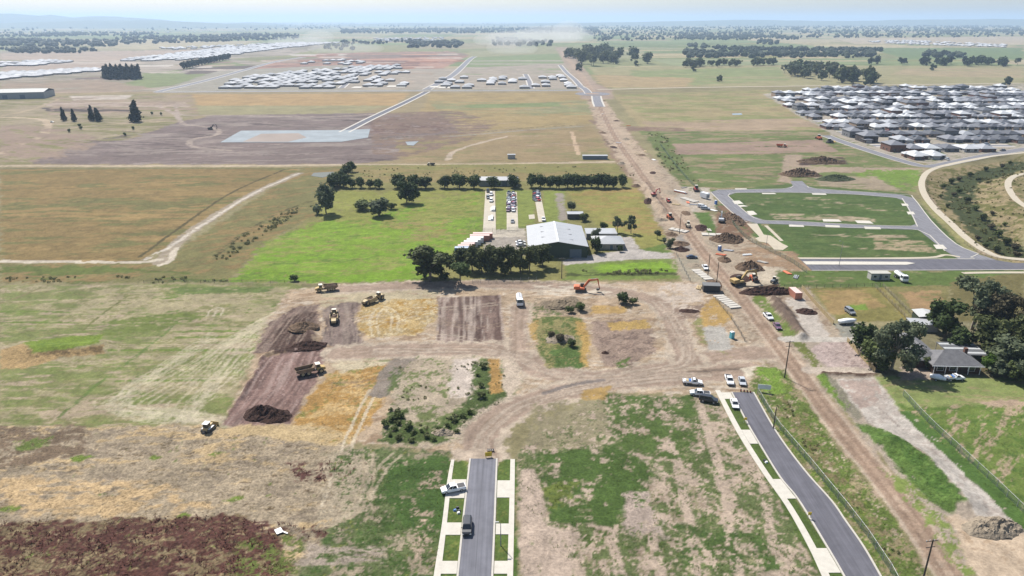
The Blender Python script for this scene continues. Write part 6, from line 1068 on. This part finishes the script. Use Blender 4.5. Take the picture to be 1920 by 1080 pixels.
for k in range(8):
    ybase = y0 + 74 * k
    for side in (0, 1):
        yv = ybase + side * 31 + (0 if k else 0); xs = [x for x in np.arange(255, 720, 13.8) if in_poly(EST, x, yv) and x < .735 * yv + 12]; cnt = 0
        for x in xs:
            if hr.random() < .05: continue
            rf = hr.choice(('charcoal', 'charcoal', 'dark grey', 'dark grey', 'mid grey', 'mid grey', 'pale grey', 'white', 'white')); rf = 'white' if (yv > 830 and x < 430 and hr.random() < .5) else rf
            put_house(x + hr.uniform(-.6, .6), yv + hr.uniform(-2, 2), 0 if side == 0 else math.pi, f'{rf} hip-roofed house, {ORD[cnt]} from left in {ORD[row]} row of right estate', 'houses of the right estate', rf, yv > 820); cnt += 1; NEST += 1
        row += 1
    yst = ybase + 52.5; xs = [x for x in np.arange(255, 730, 4.0) if in_poly(EST, x, yst)]
    if xs:
        a, b = xs[0], xs[-1]; sh_ = []
        for nm, w, z, m in (('footpath', 13.5, .02, CONC), ('road', 7.5, .06, ASPH3)):
            me = bpy.data.meshes.new(nm); me.from_pydata([(a, yst - w / 2, z), (b, yst - w / 2, z), (b, yst + w / 2, z), (a, yst + w / 2, z)], [], [(0, 1, 2, 3)]); me.materials.append(m); o = link(nm, me); o['kind'] = 'structure'
        for q in range(3):
            cx_ = hr.uniform(a + 5, b - 5); 
            if cx_ < .72 * yst: PATCH.append((cx_, yst + hr.choice((-2.6, 2.6))))
for k, (x, yy) in enumerate([(700,163),(735,162),(752,163),(815,163),(830,164),(845,164),(670,164)]):
    p = G(x, yy); o = MB().box(0, 0, 0, 14, 24, .35).build('house_slab', CONC); o.location = p; tag(o, f'pale bare house slab, {ORD[k]} placed along the far cross road', 'slab', 'bare slabs along the far road')
for k, (x, yv) in enumerate(PATCH):
    q = car(('sedan', 'wagon')[k % 2], [WHITE, SILVER, BLACK, GREY, REDP][k % 5], f'parked car on a street of the right estate, {ORD[k]} counted from the front', 1600, 260, (1610,260), group='cars parked in the right estate'); q.location = (x, yv, .06); q.rotation_euler = (0, 0, 0)
def gable(M, x0, x1, y0, y1, z, h, over=.4, along='y', th=.15):
    x0 -= over; x1 += over; y0 -= over; y1 += over
    if along == 'y': c = (x0 + x1) / 2; pr = [(x0, z), (c, z + h), (x1, z), (x1, z - th), (c, z + h - th), (x0, z - th)]; M.prism(pr, y0, y1)
    else:
        c = (y0 + y1) / 2; n = MB().prism([(y0, z), (c, z + h), (y1, z), (y1, z - th), (c, z + h - th), (y0, z - th)], x0, x1); M.add([(v[1], v[0], v[2]) for v in n.v], n.f)
TIN = mat('roof_tin', '#d9dadb', .45, .1, .06, .25); GREENW = mat('shed_green', '#4a5a48', .6, 0, .1, .5); TINW = mat('tin_wall', '#b9bdbd', .5, .1, .08, .4)
def simple_building(name, label, cat, px, py, w, d, hw, hr_, wall, roof, rz=0, along='y', doors=(), windows=(), rooftype='gable', over=.4, strips=0):
    p = at(px, py); o = thing(name, label, cat, None, (p.x, p.y, 0), rz); M = MB(); M.box(0, d / 2, -.4, w, d, hw + .4 - .02)
    if rooftype == 'gable' and along == 'y': M.prism([(-w / 2, hw - .03), (0, hw + hr_ - .18), (w / 2, hw - .03)], .02, d - .02)
    M.build('wall', wall, o); Rf = MB()
    if rooftype == 'gable': gable(Rf, -w / 2, w / 2, 0, d, hw, hr_, over, along)
    elif rooftype == 'hip': hip(Rf, -w / 2, w / 2, 0, d, hw, hr_, over)
    else: Rf.box(0, d / 2, hw, w + over, d + over, .15)
    rf = Rf.build('roof', roof, o); fix_normals(rf.data)
    for k in range(strips):
        yy = d * (k + 1) / (strips + 1); s = MB(); zc_ = hw + hr_
        s.add([(-w / 2, yy - .15, hw + .03), (0, yy - .15, zc_ + .03), (0, yy + .15, zc_ + .03), (-w / 2, yy + .15, hw + .03), (w / 2, yy - .15, hw + .03), (w / 2, yy + .15, hw + .03)], [(0, 1, 2, 3), (1, 4, 5, 2)]); s.build('roof_seam', STEEL, rf)
    if rooftype == 'gable' and along == 'y' and d > 20:
        MB().box(0, d / 2, hw + hr_ - .02, .7, d + .6, .12).build('ridge_cap', WHITE, rf)
        for k in range(6): sx = (-1) ** k * w * .22; zz = hw + hr_ * .56; MB().box(sx, d * (.18 + .13 * k), zz, 2.6, .5, .1).build('roof_vent', STEEL, rf)
    for x, z, ww, hh in doors: MB().box(x, -.06, z, ww, .12, hh).build('door', mat('door_grey', '#7e8c98', .6), o)
    for x, z, ww, hh in windows:
        f = MB().box(x, -.05, z, ww + .16, .08, hh + .16).build('window', WHITE, o); MB().box(x, -.1, z + .08, ww, .06, hh).build('pane', GLASS, f)
    return o
f, bk = G(1045, 483), G(1045, 419, 6.2); simple_building('farm_shed', 'large grey-roofed farm shed with dark green gable wall', 'shed', 1046, 483, 25, bk.y - f.y, 5.0, 2.2, GREENW, TIN, 0, 'y', ((7.5, 0, 5, 3.8),), (), strips=5)
simple_building('farmhouse', 'white-roofed farmhouse with grey front verandah right of the big shed', 'house', 1142, 468, 13, 12, 2.7, .3, mat('render_cream', '#cfc6b4', .9), TIN, 0, 'y', ((1, 0, 1.2, 2.1),), ((-4, .8, 2, 1.2), (4, .8, 2, 1.2)), 'hip'); simple_building('farmhouse_wing', 'white flat-roofed rear wing joined to the farmhouse', 'house', 1128, 449, 14, 9, 2.7, .1, WALLS[2], TIN, 0, 'y', (), (), 'flat'); simple_building('lean_to_shed', 'open-fronted lean-to with pale roof behind the big shed', 'shed', 1079, 411, 8, 5, 2.6, .3, DKST, TIN, 0, 'y', (), (), 'flat'); simple_building('barn', 'white-roofed barn half hidden behind the windbreak trees', 'barn', 934, 349, 24, 9, 3.6, 1.4, TINW, TIN, 0, 'x', ((-4, 0, 3, 3), (4, 0, 3, 3)), ())
simple_building('warehouse', 'long grey warehouse at the far left edge', 'warehouse', 10, 186, 90, 40, 8, 3, TINW, mat('roof_drab', '#a9aaa4', .6), R(14), 'x', ((-20, 0, 6, 5), (0, 0, 6, 5), (20, 0, 6, 5)), ()); simple_building('site_office', 'white portable site office with two windows', 'site office', 1650, 525, 7.4, 3, 2.6, .05, WALLS[2], mat('roof_cream', '#e0dccf', .6), 0, 'y', ((0, .2, .9, 2),), ((-2.2, .9, 1.2, .9), (2.2, .9, 1.2, .9)), 'flat')
simple_building('machinery_shed', 'blue-grey tin shed in the dry paddock behind the windbreak', 'shed', 1116, 299, 18, 4, 2.6, .3, mat('tin_blue', '#8fa0aa', .5), TIN, 0, 'x', (), (), 'flat'); simple_building('pump_shed', 'small pale shed in the dry paddock behind the windbreak', 'shed', 959, 298, 5.5, 3, 3, .3, WALLS[2], TIN, 0, 'x', (), (), 'flat'); simple_building('dark_site_shed', 'black site shed beside the dirt road and slab stacks', 'shed', 1334, 548, 6, 3.4, 2.5, .1, mat('black_tin', (.03, .032, .035), .6), mat('roof_black', '#8a8a88', .6), R(-6), 'y', (), (), 'flat')
simple_building('garden_shed', 'green garden shed with white roof behind the tiled house', 'shed', 1740, 610, 6, 6, 3, .5, GREENW, mat('roof_garden', '#e6e6e2', .5), R(-8), 'y', (), (), 'gable'); simple_building('back_shed', 'low white-roofed shed behind the tiled house', 'shed', 1733, 622, 8, 5, 2.4, .1, WALLS[2], TIN, R(-8), 'y', (), (), 'flat')
def tiled_house():
    p = at(1791, 700); o = thing('brick_house', 'brick house with weathered grey tiled hip roof among tall trees', 'house', None, (p.x, p.y, 0), R(-3)); br = mat('brick_brown', '#5d4438', .9, 0, .2, 2); tl = mat('roof_tile_weathered', '#8c8b8d', .85, 0, .3, .7, .06)
    M = MB(); M.box(0, 4.5, -.4, 13, 9, 3.1); M.box(-6.5, 12, -.4, 7, 18, 3.1); M.build('wall', br, o); Rf = MB(); hip(Rf, -6.5, 6.5, 0, 9, 2.7, .5, .7); hip(Rf, -10, -3, 3, 21, 2.72, .5, .7); rf = Rf.build('roof', tl, o); fix_normals(rf.data); MB().box(5.2, 6.2, 2.6, .9, .9, 2.6).build('chimney', WALLS[0], rf)
    for x in (-4.5, -1, 4.2): f = MB().box(x, -.05, .8, 1.9, .08, 1.4).build('window', WHITE, o); MB().box(x, -.1, .88, 1.7, .06, 1.24).build('pane', GLASS, f)
    MB().box(1.8, -.06, 0, 1.0, .1, 2.1).build('door', mat('door_brown', '#4a3a30', .6), o); G_ = MB(); G_.box(0, -.85, 2.5, 14.6, .1, .16); G_.build('gutter', WHITE, rf)
    for k in range(5): MB().box(-6.5 + k * 3.2, -.62, 0, .12, .12, 2.5).build('verandah_post', WHITE, o)
    c = at(1800, 668); k = thing('carport', 'carport with grey roof and three white translucent strips beside the tiled house', 'carport', None, (c.x, c.y, 0), R(-3)); r2 = MB().box(0, 0, 2.5, 11, 9, .12).build('roof', mat('roof_carport', '#77797c', .6), k)
    for q in range(3): MB().box(0, -3 + q * 3, 2.63, 10.6, 1.1, .05).build('roof_strip', mat('polycarb', '#e6e8e8', .4), r2)
    for x in (-5.2, 5.2):
        for y_ in (-4.2, 4.2): MB().box(x, y_, 0, .15, .15, 2.5).build('post', STEEL, k)
tiled_house()
# containers, toilets, slabs, signs
CORR = {}
def container(label, px, py, rz, m, L_=6.06):
    p = at(px, py); o = thing('shipping_container', label, 'container', None, p, rz); w, h = 2.44, 2.6; M = MB(); n = 20; ring = []
    for k in range(n + 1): ring.append((-L_ / 2 + L_ * k / n, -w / 2 + (.05 if k % 2 else 0)))
    for k in range(n + 1): ring.append((L_ / 2 - L_ * k / n, w / 2 - (.05 if k % 2 else 0)))
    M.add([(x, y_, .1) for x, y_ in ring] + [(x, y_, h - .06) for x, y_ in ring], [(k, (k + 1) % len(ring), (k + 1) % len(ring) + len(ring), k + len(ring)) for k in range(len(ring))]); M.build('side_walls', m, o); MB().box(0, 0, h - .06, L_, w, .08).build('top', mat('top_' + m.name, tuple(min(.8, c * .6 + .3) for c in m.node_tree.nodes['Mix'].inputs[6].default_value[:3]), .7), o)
    for x in (-L_ / 2, L_ / 2):
        for y_ in (-w / 2, w / 2): MB().box(x, y_, 0, .16, .16, h).build('corner_post', m, o)
    for s in (-1, 1): MB().box(L_ / 2 + .04, s * .58, .2, .06, 1.1, h - .35).build('door', m, o)
    return o
CB = paint('container_blue', (.07, .16, .32), .6); CR = paint('container_rust', (.42, .17, .11), .7); CW = paint('container_white', (.7, .7, .68), .6)
for k in range(8): container(f'shipping container, {ORD[k]} from the near end of the row left of the farmyard', 866 + k * 5.6, 474 - k * 3.9, 0, (CB, CR, CR, CW, CW, CW, CR, CR)[k], 9 if k > 5 else 6.06)['group'] = 'container row left of the farmyard'
container('rust-red shipping container on the gravel pad beside the paling fence', 1490, 556, math.atan2(*(lambda d: (d[1], d[0]))(pxdir((1482,548),(1498,562)))), CR)
def toilet(label, px, py, m):
    p = at(px, py); o = thing('portable_toilet', label, 'toilet', None, p, R(20)); MB().box(0, 0, 0, 1.15, 1.15, 2.15).build('cabin', m, o); MB().box(0, 0, 2.15, 1.2, 1.2, .18, 0, .8, .8).build('roof', LAMPW, o); MB().box(0, -.6, .12, .8, .06, 1.9).build('door', m, o); MB().tube((.4, .4, 2.2), (.4, .4, 2.6), .05).build('vent', BLACKP, o)
toilet('blue portable toilet in the middle of the construction strip', 1349, 470, BLUEP); toilet('teal portable toilet on the grey gravel patch by the haul road', 1372, 634, TEAL); toilet('blue portable toilet by the corner of the loop road', 1342, 383, BLUEP)
def slabs(label, px, py, n, rz, sx, sy, grp):
    p = at(px, py)
    for k in range(n):
        o = MB().box(0, 0, 0, sx, sy, .45).build('concrete_slab', KERB); q = p + Vector((math.cos(rz) * k * (sx + .35), math.sin(rz) * k * (sx + .35), 0)); o.location = (q.x, q.y, ground_z(q.x, q.y)); o.rotation_euler = (0, 0, rz + random.uniform(-.05, .05)); bv = o.modifiers.new('edge', 'BEVEL'); bv.width = .04; tag(o, f'pale concrete slab, {ORD[k]} in the {label}', 'slab', grp)
slabs('row along the fence below the black shed', 1348, 556, 7, R(-76), 1.5, 4.2, 'slabs below the black shed'); slabs('stack right of the farm paddock gate', 1306, 508, 5, R(-78), 2.2, 3.6, 'slabs by the farm gate'); slabs('row beside the orange loader', 1260, 430, 4, R(-40), 2, 4, 'slabs beside the loader'); slabs('pair left of the large spoil heap', 1322, 440, 3, R(-8), 3, 4, 'slabs by the spoil heap'); slabs('scattered stack in the material yard', 1282, 372, 5, R(-62), 2, 4, 'slabs in the material yard')
b = at(1321, 372); o = thing('site_van', 'white box trailer with dark end beside the tractor', 'trailer', None, b, R(-60)); MB().box(0, 0, .6, 5, 2.6, 2.8).build('box_body', WHITE, o); MB().box(2.52, 0, .9, .06, 2.2, 1.6).build('end_panel', GREY, o)
for s in (-1, 1): wheel(o, -.8, s * 1.2, .45, .25)
for nm, lab, x, yy, mm, q in (('pipe_stack', 'orange and white pipe stack in the material yard', 1276, 361, LAMPW, 6), ('pipe_stack', 'white pipe bundle on the left slab behind the shed', 924, 393, LAMPW, 7), ('pipe_stack', 'second white pipe bundle nearer the yard fence', 920, 410, LAMPW, 6)):
    p = at(x, yy); o = thing(nm, lab, 'pipes', None, p, R(90) if x < 1000 else R(-50))
    for k in range(q): MB().tube((-4, (k % 4) * .62 - 1, .3 + (k // 4) * .55), (4, (k % 4) * .62 - 1, .3 + (k // 4) * .55), .3, n=10).build('pipe', mm if k % 3 else (ORG if x > 1000 else mm), o)
p = at(1588, 607); o = thing('covered_boat', 'boat under a white cover on a trailer beside the driveway', 'boat', None, p, R(10)); M = MB(); M.loft([(-3, sec(.9, .7, 1.6, .2, .6)), (0, sec(1.1, .6, 1.9, .2, .5)), (2.2, sec(.8, .7, 1.7, .2, .5)), (3.2, sec(.25, 1.0, 1.5, .06, .5))]); M.build('cover', LAMPW, o, True); MB().box(-.3, 0, .4, 5.5, 1.2, .15).build('trailer', STEEL, o)
for s in (-1, 1): wheel(o, -.8, s * .9, .33, .2)
p = at(1757, 712); o = thing('covered_trailer', 'trailer under a white sheet in front of the tiled house', 'trailer', None, p, R(-30)); M = MB(); M.loft([(-1.9, sec(.8, .5, 1.2, .2, .7)), (.2, sec(1.0, .5, 1.7, .2, .5)), (2.1, sec(.7, .5, 1.1, .2, .6))]); M.build('cover', LAMPW, o, True); MB().tube((2, 0, .5), (3.3, 0, .5), .06).build('drawbar', STEEL, o)
for s in (-1, 1): wheel(o, -.3, s * .9, .33, .2)
p = at(523, 997); o = thing('broken_sheet', 'broken white sheet lying in the red weeds', 'debris', None, p, R(35)); MB().box(0, 0, .25, 1.3, 1.6, .06).build('sheet', LAMPW, o); MB().box(.9, -1.0, .15, .3, 1.4, .05, .5).build('torn_strip', LAMPW, o)
SIGNY = mat('sign_yellow', (.70, .48, .04), .5)
def board(label, px, py, w, h, m, legs=1.0, rz=0):
    p = at(px, py); o = thing('road_barrier', label, 'sign', None, p, rz); MB().box(0, 0, legs, w, .06, h).build('sign_face', m, o)
    for s in (-1, 1): MB().box(s * w * .4, .05, -.2, .08, .08, legs + h + .15).build('leg', STEEL, o)
    return o
board('yellow end-of-road board at the top of the near street', 916, 857, 1.6, 1.1, SIGNY, .3, R(10)); board('white notice board on the fence at the top of the right street', 1432, 735, 3.4, 1.4, LAMPW, .8, R(-12)); board('yellow marker on the left kerb of the right street, upper', 1397, 793, .7, .7, SIGNY, .9); board('yellow marker on the left kerb of the right street, lower', 1517, 972, .7, .7, SIGNY, .9)
for k in range(4):
    for x, yy, lab in ((915 + k * 3.4, 846, 'row behind the yellow end board'), (1389 + k * 6, 733.5 + k, 'row across the end of the right street')):
        p = at(x, yy); o = thing('barrier_block', f'small dark block, {ORD[k]} from left in the {lab}', 'barrier', 'barrier blocks', p, 0); MB().box(0, 0, 0, .32, .3, .7, 0, .7, .7).build('block', BLACKP, o); MB().box(0, 0, .3, .35, .33, .16, 0, .95, .95).build('reflective_band', LAMPR if yy < 800 else LAMPW, o)
for k, (x, yy, m) in enumerate([(858,952,BLACKP),(853,957,BLUEP),(861,958,BLACKP),(860,962,LAMPW),(1434,864,BLACKP),(1437,867,LAMPW)]):
    p = at(x, yy); o = MB().box(0, 0, 0, .7, .5, .35, .4, .7, .7).build('equipment_bag', m); o.location = p; tag(o, f'small bundle of gear, {ORD[k]} of those left on the nature strips', 'bag', 'gear on the nature strips')

# ------------------------------------------------------------------ poles
WOOD = mat('pole_timber', '#6d6258', .9, 0, .2, 2); GALV = mat('galvanised', '#b9bcbd', .5, .3)
def power_pole(label, px, py, h, rz=0, arms=2):
    p = at(px, py); o = thing('power_pole', label, 'pole', None, p, rz); MB().tube((0, 0, -.5), (0, 0, h), .18, .12, 8).build('pole', WOOD, o)
    for k in range(arms):
        a = MB().box(0, .16, h - .5 - k * 1.3, 2.4 - .6 * k, .1, .14).build('cross_arm', WOOD, o)
        for x in (-1.1, -.45, .45, 1.1)[:4 if k == 0 else 0]: MB().tube((x, .16, h - .36), (x, .16, h - .1), .06, .04, 6).build('insulator', LAMPW, a)
power_pole('timber power pole with two cross arms beside the dirt road, centre right', 1471, 708, 11.5, R(8)); power_pole('power pole rising from the bottom edge beside the dirt road', 1727, 1100, 10.5, R(10)); power_pole('bare pole left of the yellow excavator', 1343, 536, 9.5, 0, 0); power_pole('bare pole just beyond the black shed', 1327, 518, 9.5, 0, 0); power_pole('bare pole beside the cream backhoe loader', 1274, 438, 9.5, 0, 0); power_pole('pole in the grass beside the tree belt and drive', 1053, 522, 8.5, 0, 1); power_pole('slim pole among the weeds inside the right street fence', 1450, 803, 6, 0, 0)
def lamp(label, px, py, h, arm):
    p = at(px, py); o = thing('street_lamp', label, 'street lamp', None, p, 0); MB().tube((0, 0, -.3), (0, 0, h), .11, .06, 8).build('pole', GALV, o); MB().tube((0, 0, h), (arm, 0, h + .35), .05, .04, 6).build('arm', GALV, o); MB().box(arm, 0, h + .28, .7, .28, .12).build('lamp_head', GALV, o)
lamp('tall curved street lamp on the boulevard beside the green lots', 1573, 499, 10.5, -1.4); lamp('slim street lamp on the right nature strip of the near street', 939, 1023, 5.2, -.7); lamp('thin lamp post by the cream path at the lots corner', 1437, 458, 6, .7)
# ------------------------------------------------------------------ fences
SHADE = mesh_mat('shade_mesh', '#6d8a6c', 9, .55); WIRE = mesh_mat('wire_mesh', '#a9b0ad', 14, .78); PALE = mat('paling', '#c9b284', .9, 0, .2, 1.5); RAIL = mat('old_rail', '#9a8f7c', .9, 0, .2, 1.5)
def fence(name, label, pts, h, step, m, postm=GALV, kind='mesh', cap=None):
    P = spline(GP(pts), 6); d = np.concatenate([[0], np.cumsum(np.linalg.norm(np.diff(P, axis=0), axis=1))]); n = max(1, int(d[-1] / step)); S = np.linspace(0, d[-1], n + 1); X = np.interp(S, d, P[:, 0]); Y = np.interp(S, d, P[:, 1]); Z = [ground_z(a, b) for a, b in zip(X, Y)]
    o = thing(name, label, 'fence', None, (X[0], Y[0], 0)); pm = MB().box(0, 0, -.3, .09, .09, h + .4).mesh('post', postm)
    for k in range(n + 1): q = link('post', pm, o); q.location = (X[k] - X[0], Y[k] - Y[0], Z[k])
    for k in range(n):
        a = Vector((X[k] - X[0], Y[k] - Y[0], Z[k])); b = Vector((X[k + 1] - X[0], Y[k + 1] - Y[0], Z[k + 1])); up = Vector((0, 0, h))
        if kind == 'mesh':
            M = MB(); M.add([a + Vector((0, 0, .08)), b + Vector((0, 0, .08)), b + up, a + up], [(0, 1, 2, 3)]); M.build('mesh_panel', m, o)
            if cap: M = MB(); M.tube(a + up, b + up, .04, n=5); M.build('top_rail', cap, o)
        elif kind == 'rail':
            for z in (.45, .9, 1.3)[:3]: M = MB(); M.tube(a + Vector((0, 0, z)), b + Vector((0, 0, z)), .045, n=5); M.build('rail', m, o)
        else:
            u = (b - a).normalized(); nrm = Vector((-u.y, u.x, 0)) * .03; M = MB(); M.add([a - nrm, b - nrm, b + nrm, a + nrm] + [a - nrm + up, b - nrm + up, b + nrm + up, a + nrm + up], [(3, 2, 1, 0), (4, 5, 6, 7), (0, 1, 5, 4), (1, 2, 6, 5), (2, 3, 7, 6), (3, 0, 4, 7)]); M.build('paling_panel', m, o)
fence('mesh_fence', 'green mesh fence with white-topped rail along the right street', [(1420,738),(1456,797),(1500,850),(1556,918),(1600,972),(1640,1028),(1680,1092),(1720,1170)], 1.8, 3.0, SHADE, GALV, 'mesh', GALV)
fence('mesh_fence', 'wire mesh fence beside the gravel ramp at the lower right', [(1693,742),(1740,793),(1800,849),(1860,905),(1925,968),(1970,1012)], 1.8, 3.2, SHADE, GALV, 'mesh', GALV)
fence('mesh_fence', 'temporary mesh fence between the new lots and the construction strip', [(1342,392),(1366,412),(1398,446),(1440,470),(1480,490),(1512,512)], 1.9, 3.5, SHADE, GALV); fence('mesh_fence', 'temporary mesh fence running back along the far verge of the dirt road', [(1238,272),(1262,305),(1290,338),(1325,372)], 1.9, 5, SHADE, GALV); fence('mesh_fence', 'wire fence in front of the dark tree belt', [(886,532),(945,531),(1006,529)], 1.8, 3, WIRE)
fence('yard_fence', 'tall wire yard fence behind the gravel farmyard', [(892,436),(930,437),(965,434),(985,433)], 2.4, 4, WIRE, DKST); fence('paling_fence', 'new timber paling fence beside the gravel pad', [(1503,541),(1530,573),(1562,608)], 1.5, 2.7, PALE, PALE, 'paling'); fence('paling_fence', 'timber paling fence along the bare house block', [(1588,640),(1612,668),(1640,698)], 1.5, 2.7, PALE, PALE, 'paling'); fence('rail_fence', 'white post and rail fence, right side of the narrow lane', [(1655,537),(1690,572),(1722,604)], 1.3, 2.7, RAIL, RAIL, 'rail'); fence('rail_fence', 'post and rail fence, left side of the narrow lane', [(1640,538),(1676,574),(1708,606)], 1.3, 2.7, RAIL, RAIL, 'rail')
fence('rail_fence', 'rail fence along the near side of the green strip', [(1470,540),(1560,539),(1650,537)], 1.3, 3, RAIL, WOOD, 'rail'); fence('wire_fence', 'post fence between hay paddock and green paddock', [(270,531),(330,529),(420,531),(560,531)], 1.2, 5, WIRE, WOOD); fence('wire_fence', 'wire fence at the corner of the farm paddock by the dirt road', [(1268,478),(1282,505),(1294,528)], 1.4, 4, WIRE, WOOD); fence('wire_fence', 'low fence below the black shed along the slab row', [(1342,562),(1372,600),(1396,640)], 1.3, 4, RAIL, WOOD, 'rail'); fence('path_rail', 'low rail beside the cream path at the creek', [(1808,455),(1838,474),(1870,487)], 1.1, 3, RAIL, RAIL, 'rail')
